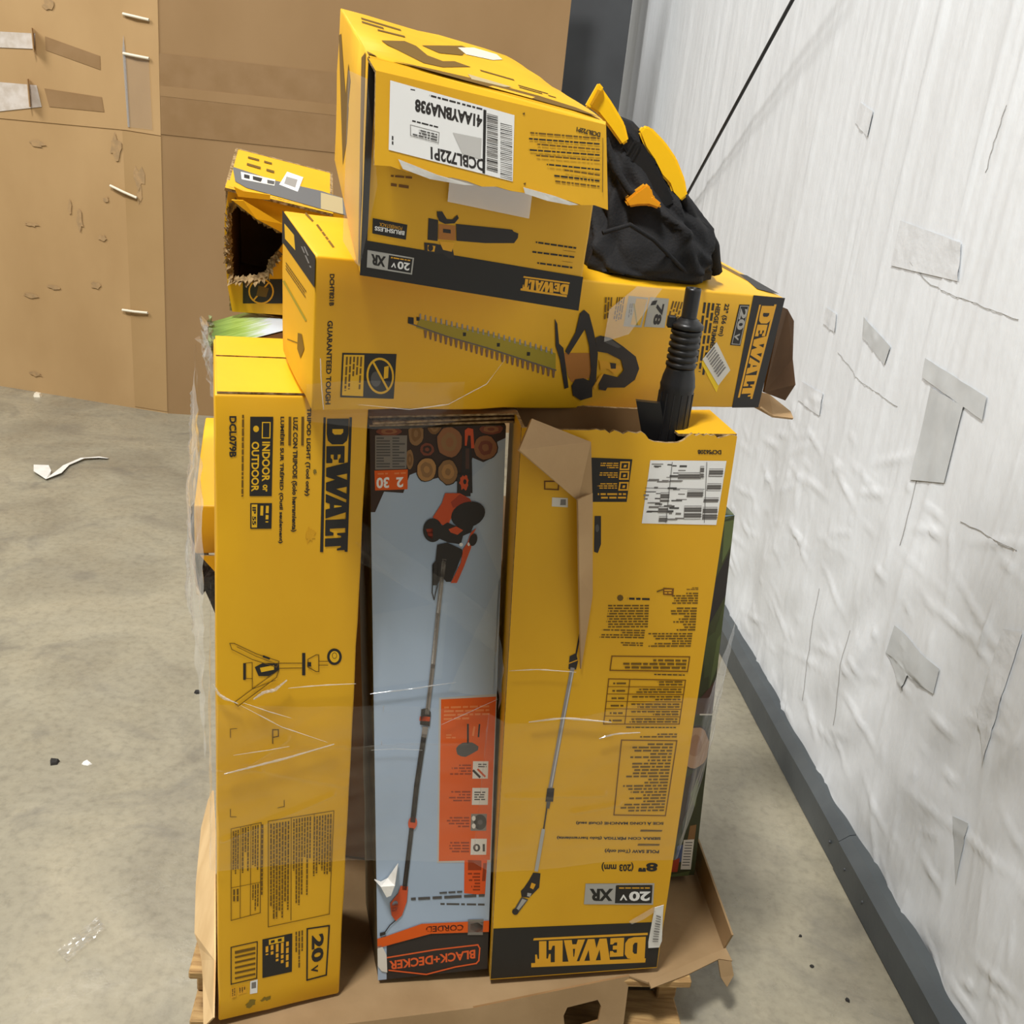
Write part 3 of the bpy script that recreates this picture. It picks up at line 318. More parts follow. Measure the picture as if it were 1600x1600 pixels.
  ('p','feature_icons',6,'offwhite',[0.8506,0.3269,0.85,0.3253,0.8478,0.3239,0.8442,0.3228,0.8397,0.3222,0.8346,0.3221,0.8295,0.3224,0.8248,0.3232,0.821,0.3244,0.8185,0.3259,0.8175,0.3275,0.8181,0.3291,0.8203,0.3304,0.8238,0.3315,0.8284,0.3321,0.8334,0.3323,0.8386,0.3319,0.8433,0.3311,0.8471,0.3299,0.8496,0.3284]),
  ('p','feature_icons',6,'offwhite',[0.8524,0.3115,0.8518,0.3099,0.8496,0.3085,0.846,0.3074,0.8415,0.3068,0.8364,0.3066,0.8312,0.307,0.8265,0.3078,0.8227,0.309,0.8202,0.3105,0.8192,0.3121,0.8198,0.3137,0.822,0.3151,0.8255,0.3161,0.8301,0.3168,0.8352,0.3169,0.8403,0.3166,0.8451,0.3157,0.8489,0.3145,0.8514,0.3131]),
  ('b','feature_icons',4,'orangedk',[0.795,0.3318,0.6031,0.3355,0.7974,0.3087],4,64,0.75,True),
  ('p','feature_icons',4,'offwhite',[0.8164,0.2864,0.9531,0.2836,0.952,0.2508,0.8144,0.2537]),
  ('t','feature_icons',5,'charcoal','10',[0.9378,0.2734,0.8343,0.2756,0.9399,0.2577],0.03),
  ('b','feature_icons',4,'orangedk',[0.8003,0.2815,0.6063,0.2855,0.8028,0.2579],4,65,0.75,True),
  ('p','code_panel',4,'orange2',[0.7623,0.2443,0.962,0.2394,0.9521,0.1663,0.7661,0.1746]),
  ('p','code_panel',5,'orangedk',[0.7931,0.2436,0.9113,0.2398,0.9139,0.2198,0.7953,0.2224]),
  ('p','code_panel',5,'orangedk',[0.9289,0.2341,0.9572,0.2335,0.951,0.1962,0.9225,0.1968]),
  ('b','code_panel',5,'orangedk',[0.9031,0.216,0.7788,0.2187,0.9081,0.1754],6,70,0.5,True),
  ('b','printed_text',1,'dkgrey',[0.9515,0.1498,0.5578,0.1603,0.9526,0.1415],1,71,1,True),
  ('b','printed_text',6,'dkgrey',[0.9485,0.1718,0.2991,0.1785,0.95,0.1608],1,72,1,True),
  ('b','printed_text',7,'dkgrey',[0.7485,0.1818,0.5453,0.1837,0.7491,0.175],1,73,1,True),
  ('p','brand_band',1,'charcoal',[0.0834,0.0792,0.1232,0.0838,0.4755,0.096,1.0001,0.0902,1.0019,-0.0061,0.5197,-0.0035,0.0798,-0.0019]),
  ('p','brand_band',14,'orange',[-0.0844,0.0959,0.073,0.099,0.3952,0.1188,1.0029,0.1112,1.0064,0.0865,0.4755,0.0953,0.1231,0.081,-0.0861,0.0751]),
  ('t','brand_band',14,'charcoal','CORDED',[0.7667,0.1085,0.4294,0.1125,0.768,0.0952],0.03),
  ('p','brand_band',14,'greypanel',[0.806,0.118,0.9474,0.1153,0.9432,0.081,0.8066,0.0844]),
  ('p','brand_band',14,'charcoal',[0.83,0.1084,0.8933,0.1096,0.9405,0.1015,0.9414,0.0944,0.8958,0.0885,0.8315,0.0943]),
  ('t','brand_band',2,'orangeb','BLACK+DECKER',[0.8801,0.0491,0.1046,0.0433,0.8825,0.029],0.03),
  ('p','brand_band',2,'orangeb',[0.0769,0.0494,0.5244,0.0562,0.5222,0.0593,0.075,0.0525]),
  ('p','brand_band',3,'orangeb',[0.5116,0.0561,0.9096,0.0573,0.9078,0.0605,0.51,0.0592]),
  ('p','brand_band',4,'orangeb',[0.8935,0.0597,0.9187,0.0489,0.9297,0.0502,0.9044,0.061]),
  ('p','brand_band',5,'orangeb',[0.9147,0.0528,0.9086,0.0225,0.9215,0.0219,0.9275,0.0523]),
  ('p','brand_band',6,'orangeb',[0.9146,0.0261,0.8835,0.018,0.8934,0.0156,0.9245,0.0237]),
  ('p','brand_band',7,'orangeb',[0.8977,0.0196,0.692,0.0164,0.6944,0.0132,0.9002,0.0164]),
  ('p','brand_band',8,'orangeb',[0.704,0.0168,0.4302,0.0065,0.4334,0.0034,0.7075,0.0136]),
  ('p','brand_band',9,'orangeb',[0.445,0.0064,0.0983,0.0253,0.0968,0.0222,0.4437,0.0033]),
  ('p','torn_patch',14,'offwhite',[-0.0238,0.0791,0.0384,0.0817,0.0825,0.0581,0.0865,0.0195,0.0352,0.0237,-0.0096,0.0364]),
 ],
 'C_front': [
  ('t','printed_text',0,'black','DCPS620B',[0.9329,0.9796,0.8188,0.9788,0.9351,0.9731],0.035),
  ('p','contents_panel',0,'black',[0.2976,0.9618,0.5153,0.9615,0.5095,0.8986,0.3156,0.897]),
  ('p','contents_panel',1,'gold',[0.4596,0.9556,0.5057,0.9561,0.5049,0.9583,0.4588,0.9578]),
  ('p','contents_panel',2,'gold',[0.498,0.9583,0.4986,0.9458,0.5059,0.9457,0.5053,0.9582]),
  ('p','contents_panel',3,'gold',[0.5054,0.948,0.4592,0.9476,0.4599,0.9453,0.5062,0.9458]),
  ('p','contents_panel',4,'gold',[0.4668,0.9453,0.4663,0.9578,0.4591,0.9579,0.4596,0.9454]),
  ('p','contents_panel',1,'gold',[0.479,0.9532,0.491,0.9533,0.4892,0.9496,0.4772,0.9494]),
  ('b','contents_panel',1,'gold',[0.4508,0.9566,0.3556,0.9556,0.4538,0.9473],3,80,0.8,True),
  ('p','contents_panel',1,'gold',[0.4617,0.9416,0.5075,0.9421,0.5067,0.9443,0.461,0.9438]),
  ('p','contents_panel',2,'gold',[0.4998,0.9443,0.5004,0.9318,0.5077,0.9316,0.507,0.9442]),
  ('p','contents_panel',3,'gold',[0.5072,0.934,0.4608,0.9335,0.4615,0.9313,0.508,0.9317]),
  ('p','contents_panel',4,'gold',[0.4683,0.9312,0.4686,0.9438,0.4614,0.944,0.4611,0.9314]),
  ('p','contents_panel',1,'gold',[0.4806,0.9392,0.4927,0.9393,0.4909,0.9355,0.4789,0.9354]),
  ('b','contents_panel',1,'gold',[0.4524,0.9426,0.3568,0.9417,0.4554,0.9333],3,81,0.8,True),
  ('p','contents_panel',1,'gold',[0.4645,0.9257,0.5099,0.9261,0.5091,0.9284,0.4638,0.9279]),
  ('p','contents_panel',2,'gold',[0.5022,0.9284,0.5028,0.9157,0.5101,0.9155,0.5095,0.9282]),
  ('p','contents_panel',3,'gold',[0.5096,0.9179,0.463,0.9175,0.4637,0.9152,0.5104,0.9157]),
  ('p','contents_panel',4,'gold',[0.4705,0.9152,0.4715,0.9278,0.4642,0.9281,0.4632,0.9154]),
  ('p','contents_panel',1,'gold',[0.4829,0.9232,0.495,0.9233,0.4933,0.9195,0.4812,0.9194]),
  ('b','contents_panel',1,'gold',[0.4545,0.9267,0.3584,0.9258,0.4576,0.9173],3,82,0.8,True),
  ('b','contents_panel',1,'gold',[0.5016,0.9129,0.3566,0.9116,0.5051,0.9024],2,84,0.7,True),
  ('p','printed_text',0,'brownp',[0.1155,0.9244,0.186,0.9251,0.1856,0.9269,0.1151,0.9263]),
  ('p','printed_text',1,'brownp',[0.1799,0.9269,0.1798,0.9129,0.1857,0.9128,0.1858,0.9269]),
  ('p','printed_text',2,'brownp',[0.1857,0.9147,0.1177,0.9151,0.1178,0.9133,0.1858,0.9129]),
  ('p','printed_text',3,'brownp',[0.1238,0.9133,0.121,0.9263,0.1151,0.9263,0.1179,0.9132]),
  ('p','white_sticker',0,'offwhite',[0.1573,0.9023,0.2303,0.902,0.2337,0.8882,0.1589,0.889]),
  ('p','white_sticker',1,'grey',[0.198,0.8998,0.2218,0.9,0.2239,0.8915,0.1971,0.8912]),
  ('b','printed_text',0,'dkprint',[0.9167,0.7667,0.8544,0.7666,0.919,0.7615],2,90,0.9,True),
  ('b','printed_text',0,'dkprint',[0.9204,0.7583,0.783,0.7579,0.9262,0.738],5,91,0.8,True),
  ('b','printed_text',0,'dkprint',[0.9248,0.7337,0.7896,0.7335,0.9331,0.6923],9,92,0.6,True),
  ('b','printed_text',0,'dkprint',[0.9207,0.6901,0.6815,0.6901,0.9217,0.6645],6,93,0.75,True),
  ('b','printed_text',0,'black',[0.6759,0.7492,0.5629,0.75,0.6783,0.7429],1,94,1,True),
  ('p','printed_text',0,'dkprint',[0.5444,0.7479,0.5409,0.7442,0.5301,0.7426,0.5183,0.7441,0.5124,0.7478,0.5159,0.7516,0.5267,0.7531,0.5385,0.7516]),
  ('p','printed_text',1,'brownp',[0.7378,0.7652,0.7934,0.7643,0.7949,0.7527,0.7424,0.7536]),
  ('b','printed_text',2,'gold',[0.7451,0.7631,0.7841,0.7632,0.7485,0.7547],2,95,0.8,True),
  ('p','printed_text',2,'dkprint',[0.7098,0.7574,0.7402,0.7614,0.7372,0.7634,0.7068,0.7594]),
  ('b','printed_text',0,'dkprint',[0.677,0.7376,0.4647,0.7372,0.6852,0.6978],9,96,0.95,True),
  ('b','printed_text',0,'dkprint',[0.6729,0.6956,0.445,0.6967,0.6723,0.6792],4,97,0.95,True),
  ('b','printed_text',0,'dkprint',[0.671,0.6737,0.5393,0.6749,0.6705,0.6659],2,98,0.8,True),
  ('p','printed_table',0,'brownp',[0.5156,0.6487,0.9271,0.6467,0.9263,0.6485,0.5151,0.6505]),
  ('p','printed_table',1,'brownp',[0.9213,0.6487,0.9206,0.6207,0.9261,0.6204,0.9268,0.6484]),
  ('p','printed_table',2,'brownp',[0.9258,0.6224,0.513,0.6259,0.5134,0.6241,0.9265,0.6205]),
  ('p','printed_table',3,'brownp',[0.5184,0.624,0.5207,0.6503,0.5154,0.6506,0.5131,0.6242]),
  ('b','printed_table',3,'dkprint',[0.9102,0.6443,0.5585,0.6462,0.9117,0.6249],3,99,0.85,True),
  ('b','printed_table',0,'black',[0.9117,0.6169,0.7482,0.6186,0.9131,0.6135],1,100,0.95,True),
  ('p','printed_table',0,'brownp',[0.5119,0.609,0.9225,0.6051,0.9219,0.6067,0.5115,0.6106]),
  ('p','printed_table',1,'brownp',[0.9173,0.6069,0.9168,0.5244,0.9218,0.5241,0.9222,0.6066]),
  ('p','printed_table',2,'brownp',[0.9214,0.5259,0.5097,0.5288,0.5102,0.5272,0.9221,0.5243]),
  ('p','printed_table',3,'brownp',[0.5147,0.527,0.5163,0.6104,0.5117,0.6106,0.5099,0.5273]),
  ('p','printed_table',3,'brownp',[0.6225,0.6084,0.6227,0.5266,0.6269,0.5264,0.6266,0.6082]),
  ('p','printed_table',4,'brownp',[0.5124,0.5955,0.9213,0.5926,0.9209,0.5938,0.5121,0.5967]),
  ('p','printed_table',4,'brownp',[0.5122,0.5823,0.9212,0.5792,0.9207,0.5804,0.5118,0.5835]),
  ('p','printed_table',4,'brownp',[0.5119,0.569,0.921,0.5657,0.9206,0.5668,0.5116,0.5702]),
  ('p','printed_table',4,'brownp',[0.5117,0.5556,0.9209,0.552,0.9204,0.5532,0.5113,0.5568]),
  ('p','printed_table',4,'brownp',[0.5114,0.5422,0.9207,0.5383,0.9203,0.5395,0.5111,0.5433]),
  ('b','printed_table',5,'dkprint',[0.9029,0.6054,0.6451,0.6064,0.907,0.5956],2,101,0.85,True),
  ('b','printed_table',0,'dkprint',[0.6056,0.6043,0.5389,0.6045,0.6076,0.5986],1,110,0.8,True),
  ('b','printed_table',5,'dkprint',[0.903,0.592,0.645,0.5931,0.9072,0.5821],2,102,0.85,True),
  ('b','printed_table',0,'dkprint',[0.6058,0.591,0.5387,0.5913,0.6077,0.5852],1,111,0.8,True),
  ('b','printed_table',5,'dkprint',[0.9032,0.5785,0.6449,0.5797,0.9074,0.5685],2,103,0.85,True),
  ('b','printed_table',0,'dkprint',[0.6059,0.5776,0.5386,0.5779,0.6078,0.5718],1,112,0.8,True),
  ('b','printed_table',5,'dkprint',[0.9034,0.5648,0.6448,0.5662,0.9076,0.5547],2,104,0.85,True),
  ('b','printed_table',0,'dkprint',[0.606,0.5641,0.5385,0.5645,0.6079,0.5582],1,113,0.8,True),
  ('b','printed_table',5,'dkprint',[0.9036,0.5511,0.6448,0.5526,0.9078,0.5409],2,105,0.85,True),
  ('b','printed_table',0,'dkprint',[0.6061,0.5505,0.5384,0.5509,0.6081,0.5446],1,114,0.8,True),
  ('b','printed_table',5,'dkprint',[0.9038,0.5372,0.6447,0.5389,0.908,0.527],2,106,0.85,True),
  ('b','printed_table',0,'dkprint',[0.6062,0.5368,0.5383,0.5373,0.6082,0.5309],1,115,0.8,True),
  ('b','printed_table',0,'black',[0.9038,0.5204,0.633,0.523,0.9053,0.5168],1,117,0.95,True),
  ('b','printed_table',0,'dkprint',[0.9158,0.5082,0.7133,0.5098,0.9163,0.4984],2,118,0.9,True),
  ('p','printed_table',0,'brownp',[0.6152,0.4963,0.9234,0.4925,0.9226,0.4944,0.6146,0.4982]),
  ('p','printed_table',1,'brownp',[0.9173,0.4946,0.9129,0.3437,0.9189,0.3433,0.923,0.4943]),
  ('p','printed_table',2,'brownp',[0.9185,0.3455,0.6202,0.3512,0.6208,0.3491,0.9192,0.3434]),
  ('p','printed_table',3,'brownp',[0.6263,0.3489,0.6204,0.4981,0.6148,0.4983,0.6205,0.3492]),
  ('b','printed_table',0,'dkprint',[0.9022,0.49,0.6434,0.4922,0.9036,0.3526],22,119,0.75,True),
  ('t','printed_text',0,'black','SCIE À LONG MANCHE (Outil seul)',[0.9115,0.3327,0.417,0.3407,0.9131,0.324],0.035),
  ('p','printed_text',0,'dkprint',[0.7859,0.3172,0.9112,0.3146,0.9088,0.3113,0.7836,0.3133]),
  ('t','printed_text',1,'black','SIERRA CON PÉRTIGA (Solo herramienta)',[0.9073,0.3012,0.3185,0.312,0.9089,0.2924],0.035),
  ('p','printed_text',0,'dkprint',[0.7818,0.2877,0.9081,0.2849,0.9057,0.2815,0.7796,0.2837]),
  ('t','printed_text',0,'black','POLE SAW (Tool only)',[0.9086,0.274,0.5947,0.2807,0.9102,0.265],0.035),
  ('t','printed_text',0,'black','8"',[0.9126,0.2442,0.8,0.247,0.9164,0.2246],0.04),
  ('t','printed_text',0,'black','(203 mm)',[0.7699,0.2482,0.5854,0.2516,0.7749,0.2287],0.03),
  ('p','voltage_badge',0,'silver',[0.5071,0.2036,0.9094,0.1961,0.908,0.1997,0.506,0.2071]),
  ('p','voltage_badge',1,'silver',[0.8988,0.2,0.9088,0.1516,0.9185,0.1512,0.9084,0.1996]),
  ('p','voltage_badge',2,'silver',[0.9175,0.1549,0.5085,0.165,0.5094,0.1614,0.9188,0.1513]),
  ('p','voltage_badge',3,'silver',[0.5184,0.1611,0.5157,0.2068,0.5064,0.2073,0.5091,0.1616]),
  ('p','voltage_badge',4,'silver',[0.5071,0.2068,0.6851,0.2032,0.6922,0.1577,0.5121,0.1621]),
  ('p','voltage_badge',5,'black',[0.6825,0.1997,0.8972,0.196,0.9067,0.1556,0.6895,0.1604]),
  ('t','voltage_badge',5,'black','XR',[0.6698,0.1929,0.5322,0.1957,0.6747,0.1657],0.05),
  ('t','voltage_badge',6,'white','20',[0.8909,0.1826,0.7657,0.1852,0.8952,0.1609],0.04),
  ('t','voltage_badge',6,'white','V',[0.7568,0.1783,0.7115,0.1792,0.7612,0.1653],0.03),
  ('b','voltage_badge',6,'gold',[0.8833,0.1927,0.7021,0.1965,0.8852,0.1877],1,120,1,True),
  ('p','shipping_label',0,'white',[0.6,0.961,0.9654,0.964,0.9616,0.8667,0.5932,0.8666]),
  ('p','shipping_label',1,'dkgrey',[0.6907,0.895,0.7428,0.8952,0.7426,0.892,0.6905,0.8916]),
  ('p','shipping_label',1,'dkgrey',[0.7424,0.9554,0.7776,0.9556,0.7774,0.9526,0.7422,0.9522]),
  ('p','shipping_label',1,'grey',[0.7387,0.9484,0.7742,0.9486,0.7733,0.9471,0.7379,0.9467]),
  ('p','shipping_label',1,'dkgrey',[0.6839,0.9561,0.7067,0.9562,0.7058,0.9546,0.683,0.9544]),
  ('p','shipping_label',1,'dkgrey',[0.7159,0.9443,0.7674,0.9447,0.7664,0.9434,0.7149,0.9429]),
  ('p','shipping_label',1,'grey',[0.6092,0.9563,0.6637,0.9567,0.6627,0.9553,0.6083,0.9547]),
  ('p','shipping_label',1,'grey',[0.7522,0.8843,0.7793,0.8843,0.7791,0.881,0.7521,0.8808]),
  ('p','shipping_label',1,'dkgrey',[0.701,0.9404,0.7596,0.9408,0.7591,0.9383,0.7005,0.9377]),
  ('p','shipping_label',1,'grey',[0.7374,0.9329,0.7676,0.933,0.7667,0.9317,0.7365,0.9314]),
  ('p','shipping_label',1,'dkgrey',[0.5977,0.9314,0.6394,0.9316,0.6383,0.9306,0.5966,0.9302]),
  ('p','shipping_label',1,'grey',[0.6435,0.9311,0.696,0.9314,0.6952,0.9293,0.6428,0.9288]),
  ('p','shipping_label',1,'grey',[0.6666,0.898,0.6819,0.8979,0.6816,0.8947,0.6664,0.8945]),
  ('p','shipping_label',1,'grey',[0.7123,0.8863,0.7257,0.8862,0.7253,0.8834,0.7119,0.8833]),
  ('p','shipping_label',2,'dkgrey',[0.6846,0.9565,0.6992,0.9564,0.6982,0.9551,0.6837,0.9549]),
  ('p','shipping_label',1,'grey',[0.6181,0.8932,0.6766,0.8935,0.6762,0.8903,0.6178,0.8899]),
  ('p','shipping_label',1,'dkgrey',[0.6457,0.9131,0.6963,0.9133,0.6953,0.9121,0.6447,0.9117]),
  ('p','shipping_label',2,'grey',[0.7204,0.8851,0.7348,0.885,0.7345,0.8818,0.7202,0.8817]),
  ('p','shipping_label',1,'dkgrey',[0.643,0.9058,0.7009,0.9061,0.7,0.9043,0.6422,0.9038]),
  ('p','shipping_label',2,'grey',[0.6784,0.9312,0.7063,0.9313,0.7053,0.9299,0.6775,0.9297]),
  ('p','shipping_label',2,'grey',[0.6102,0.8988,0.6719,0.8991,0.6709,0.8978,0.6093,0.8973]),
  ('p','shipping_label',1,'grey',[0.7531,0.9133,0.7858,0.9134,0.7849,0.9118,0.7522,0.9116]),
  ('p','shipping_label',1,'dkgrey',[0.7258,0.9196,0.7591,0.9197,0.758,0.9186,0.7248,0.9183]),
  ('p','shipping_label',1,'dkgrey',[0.5914,0.9152,0.6449,0.9155,0.6439,0.9142,0.5904,0.9137]),
  ('p','shipping_label',1,'grey',[0.7467,0.905,0.7986,0.9052,0.7975,0.904,0.7457,0.9036]),
  ('p','shipping_label',1,'dkgrey',[0.6097,0.8855,0.6367,0.8855,0.636,0.8835,0.609,0.8833]),
  ('p','shipping_label',1,'dkgrey',[0.7297,0.8751,0.7651,0.8752,0.7644,0.873,0.7291,0.8728]),
  ('p','shipping_label',1,'grey',[0.6673,0.9329,0.6995,0.933,0.6984,0.9317,0.6663,0.9314]),
  ('p','shipping_label',2,'grey',[0.7532,0.8767,0.7974,0.8768,0.7968,0.8746,0.7526,0.8743]),
  ('p','shipping_label',2,'grey',[0.6018,0.9338,0.6523,0.9341,0.6519,0.9312,0.6015,0.9307]),
  ('p','shipping_label',2,'dkgrey',[0.7186,0.8924,0.7658,0.8926,0.7653,0.89,0.7181,0.8897]),
  ('p','shipping_label',3,'dkgrey',[0.6466,0.8978,0.6729,0.8978,0.6722,0.8957,0.6459,0.8955]),
  ('p','shipping_label',3,'grey',[0.703,0.933,0.7621,0.9334,0.7615,0.9309,0.7026,0.9304]),
  ('p','shipping_label',1,'grey',[0.5876,0.9107,0.6123,0.9107,0.6117,0.9082,0.5871,0.908]),
  ('p','shipping_label',2,'dkgrey',[0.7239,0.9033,0.7762,0.9036,0.7754,0.9018,0.7232,0.9013]),
  ('p','shipping_label',3,'dkgrey',[0.7102,0.8877,0.7403,0.8878,0.7399,0.8848,0.7099,0.8846]),
  ('p','shipping_label',3,'grey',[0.7015,0.8749,0.7621,0.8751,0.7614,0.8729,0.7009,0.8725]),
  ('p','shipping_label',2,'dkgrey',[0.6126,0.8863,0.6716,0.8865,0.6708,0.8844,0.6119,0.884]),
  ('p','shipping_label',2,'grey',[0.7073,0.8961,0.7283,0.8961,0.7279,0.8933,0.7069,0.8931]),
  ('p','shipping_label',2,'dkgrey',[0.6985,0.9223,0.7418,0.9225,0.7414,0.9198,0.6982,0.9194]),
  ('p','shipping_label',1,'dkgrey',[0.7084,0.9552,0.7285,0.9552,0.7278,0.9533,0.7077,0.9531]),
  ('p','shipping_label',3,'grey',[0.6221,0.8992,0.6657,0.8994,0.6646,0.8983,0.6211,0.8979]),
  ('p','shipping_label',1,'grey',[0.6256,0.9521,0.6443,0.9521,0.6434,0.9505,0.6248,0.9503]),
  ('p','shipping_label',2,'dkgrey',[0.6202,0.9536,0.655,0.9538,0.6542,0.952,0.6194,0.9516]),
  ('p','shipping_label',2,'grey',[0.6861,0.9375,0.7429,0.9379,0.7418,0.9369,0.6851,0.9364]),
  ('p','shipping_label',1,'grey',[0.6332,0.9226,0.6511,0.9226,0.6507,0.9197,0.6328,0.9196]),
  ('p','shipping_label',1,'grey',[0.5915,0.9051,0.6085,0.905,0.6078,0.9028,0.5908,0.9027]),
  ('p','shipping_label',1,'grey',[0.8869,0.9518,0.9554,0.9525,0.9567,0.9401,0.8879,0.9395]),
  ('p','shipping_label',2,'white',[0.8873,0.9509,0.9558,0.9516,0.9554,0.9505,0.8869,0.9498]),
  ('p','shipping_label',2,'dkgrey',[0.8886,0.948,0.9572,0.9487,0.9568,0.9477,0.8882,0.947]),
  ('p','shipping_label',2,'dkgrey',[0.8899,0.9452,0.9586,0.9459,0.9582,0.9448,0.8895,0.9441]),
  ('p','shipping_label',2,'white',[0.8913,0.9423,0.96,0.943,0.9595,0.942,0.8908,0.9413]),
  ('p','shipping_label',1,'grey',[0.8876,0.9299,0.9566,0.9305,0.9574,0.9189,0.8882,0.9183]),
  ('p','shipping_label',2,'white',[0.8881,0.9289,0.957,0.9296,0.9566,0.9285,0.8876,0.9278]),
  ('p','shipping_label',2,'dkgrey',[0.8894,0.926,0.9584,0.9267,0.958,0.9256,0.8889,0.925]),
  ('p','shipping_label',2,'dkgrey',[0.8907,0.9232,0.9598,0.9238,0.9594,0.9227,0.8903,0.9221]),
  ('p','shipping_label',2,'white',[0.8921,0.9203,0.9612,0.9209,0.9608,0.9198,0.8916,0.9192]),
  ('p','shipping_label',1,'grey',[0.8817,0.9085,0.9542,0.9092,0.9531,0.9013,0.8805,0.9007]),
  ('p','shipping_label',2,'white',[0.8821,0.9076,0.9546,0.9082,0.9542,0.9071,0.8817,0.9065]),
  ('p','shipping_label',2,'dkgrey',[0.8834,0.9047,0.956,0.9053,0.9556,0.9042,0.883,0.9036]),
  ('p','shipping_label',1,'grey',[0.882,0.8939,0.9548,0.8945,0.9594,0.8747,0.8862,0.8742]),
  ('p','shipping_label',2,'white',[0.8825,0.8929,0.9553,0.8935,0.9549,0.8924,0.882,0.8918]),
  ('p','shipping_label',2,'dkgrey',[0.8838,0.89,0.9567,0.8905,0.9563,0.8894,0.8833,0.8889]),
  ('p','shipping_label',2,'dkgrey',[0.8851,0.887,0.9581,0.8876,0.9577,0.8865,0.8847,0.8859]),
  ('p','shipping_label',2,'white',[0.8865,0.8841,0.9595,0.8846,0.9591,0.8835,0.886,0.883]),
  ('p','shipping_label',2,'dkgrey',[0.8878,0.8811,0.9609,0.8817,0.9605,0.8806,0.8873,0.88]),
  ('p','shipping_label',2,'dkgrey',[0.8891,0.8782,0.9623,0.8787,0.9619,0.8776,0.8887,0.8771]),
  ('p','shipping_label',1,'grey',[0.7957,0.9184,0.8737,0.9191,0.8738,0.9085,0.7955,0.9078]),
  ('p','shipping_label',2,'white',[0.7961,0.9175,0.8741,0.9182,0.8737,0.9171,0.7956,0.9164]),
  ('p','shipping_label',2,'dkgrey',[0.7973,0.9146,0.8754,0.9153,0.875,0.9142,0.7968,0.9135]),
  ('p','shipping_label',2,'dkgrey',[0.7986,0.9117,0.8768,0.9124,0.8763,0.9113,0.7981,0.9106]),
  ('p','shipping_label',3,'grey',[0.79,0.8951,0.8748,0.8958,0.8794,0.8751,0.794,0.8745]),
  ('p','shipping_label',4,'white',[0.7904,0.8941,0.8753,0.8948,0.8748,0.8937,0.7899,0.893]),
  ('p','shipping_label',4,'dkgrey',[0.7916,0.8912,0.8766,0.8919,0.8761,0.8908,0.7912,0.8901]),
  ('p','shipping_label',4,'dkgrey',[0.7929,0.8883,0.8779,0.8889,0.8774,0.8878,0.7924,0.8872]),
  ('p','shipping_label',4,'white',[0.7941,0.8853,0.8792,0.886,0.8788,0.8849,0.7936,0.8842]),
  ('p','shipping_label',4,'dkgrey',[0.7954,0.8824,0.8806,0.883,0.8801,0.8819,0.7949,0.8813]),
  ('p','shipping_label',4,'dkgrey',[0.7966,0.8794,0.8819,0.8801,0.8814,0.879,0.7962,0.8784]),
  ('p','shipping_label',4,'white',[0.7979,0.8765,0.8832,0.8771,0.8828,0.876,0.7974,0.8754]),
  ('p','shipping_label',2,'grey',[0.6668,0.9144,0.71,0.9148,0.7112,0.9003,0.6678,0.8999]),
  ('p','shipping_label',3,'white',[0.6672,0.9134,0.7104,0.9138,0.7099,0.9127,0.6667,0.9124]),
  ('p','shipping_label',3,'dkgrey',[0.6683,0.9105,0.7116,0.9109,0.7111,0.9099,0.6678,0.9095]),
  ('p','shipping_label',3,'dkgrey',[0.6694,0.9077,0.7127,0.908,0.7122,0.907,0.6689,0.9066]),
  ('p','shipping_label',3,'white',[0.6705,0.9048,0.7139,0.9052,0.7134,0.9041,0.67,0.9037]),
  ('p','shipping_label',3,'dkgrey',[0.6717,0.9019,0.7151,0.9023,0.7146,0.9012,0.6712,0.9008]),
  ('p','shipping_label',4,'grey',[0.6658,0.8931,0.7123,0.8935,0.7116,0.8837,0.6648,0.8834]),
  ('p','shipping_label',5,'white',[0.6661,0.8921,0.7127,0.8925,0.7122,0.8914,0.6656,0.8911]),
  ('p','shipping_label',5,'dkgrey',[0.6673,0.8892,0.7139,0.8896,0.7134,0.8885,0.6667,0.8882]),
  ('p','shipping_label',5,'dkgrey',[0.6684,0.8863,0.7151,0.8867,0.7146,0.8856,0.6679,0.8852]),
  ('p','shipping_label',4,'grey',[0.6745,0.8785,0.7151,0.8788,0.7139,0.87,0.6732,0.8697]),
  ('p','shipping_label',5,'white',[0.6749,0.8776,0.7155,0.8779,0.715,0.8768,0.6744,0.8765]),
  ('p','shipping_label',5,'dkgrey',[0.676,0.8746,0.7167,0.8749,0.7161,0.8738,0.6755,0.8735]),
  ('p','shipping_label',5,'dkgrey',[0.6772,0.8717,0.7178,0.872,0.7173,0.8709,0.6766,0.8706]),
  ('p','shipping_label',3,'grey',[0.7411,0.9446,0.8522,0.9458,0.8519,0.9362,0.7404,0.9351]),
  ('p','shipping_label',4,'white',[0.7415,0.9437,0.8527,0.9448,0.8522,0.9438,0.741,0.9426]),
  ('p','shipping_label',4,'dkgrey',[0.7427,0.9409,0.8539,0.942,0.8535,0.9409,0.7422,0.9398]),
  ('p','shipping_label',4,'dkgrey',[0.7439,0.938,0.8552,0.9391,0.8548,0.9381,0.7434,0.937]),
  ('p','shipping_label',5,'grey',[0.8418,0.9551,0.8603,0.9553,0.8634,0.9383,0.8448,0.9381]),
  ('p','shipping_label',6,'white',[0.8422,0.9542,0.8608,0.9544,0.8603,0.9533,0.8418,0.9531]),
  ('p','shipping_label',6,'dkgrey',[0.8435,0.9514,0.8621,0.9516,0.8616,0.9505,0.843,0.9503]),
  ('p','shipping_label',6,'dkgrey',[0.8448,0.9485,0.8634,0.9487,0.8629,0.9477,0.8443,0.9475]),
  ('p','shipping_label',6,'white',[0.846,0.9457,0.8646,0.9459,0.8642,0.9448,0.8456,0.9447]),
  ('p','shipping_label',6,'dkgrey',[0.8473,0.9429,0.8659,0.943,0.8655,0.942,0.8469,0.9418]),
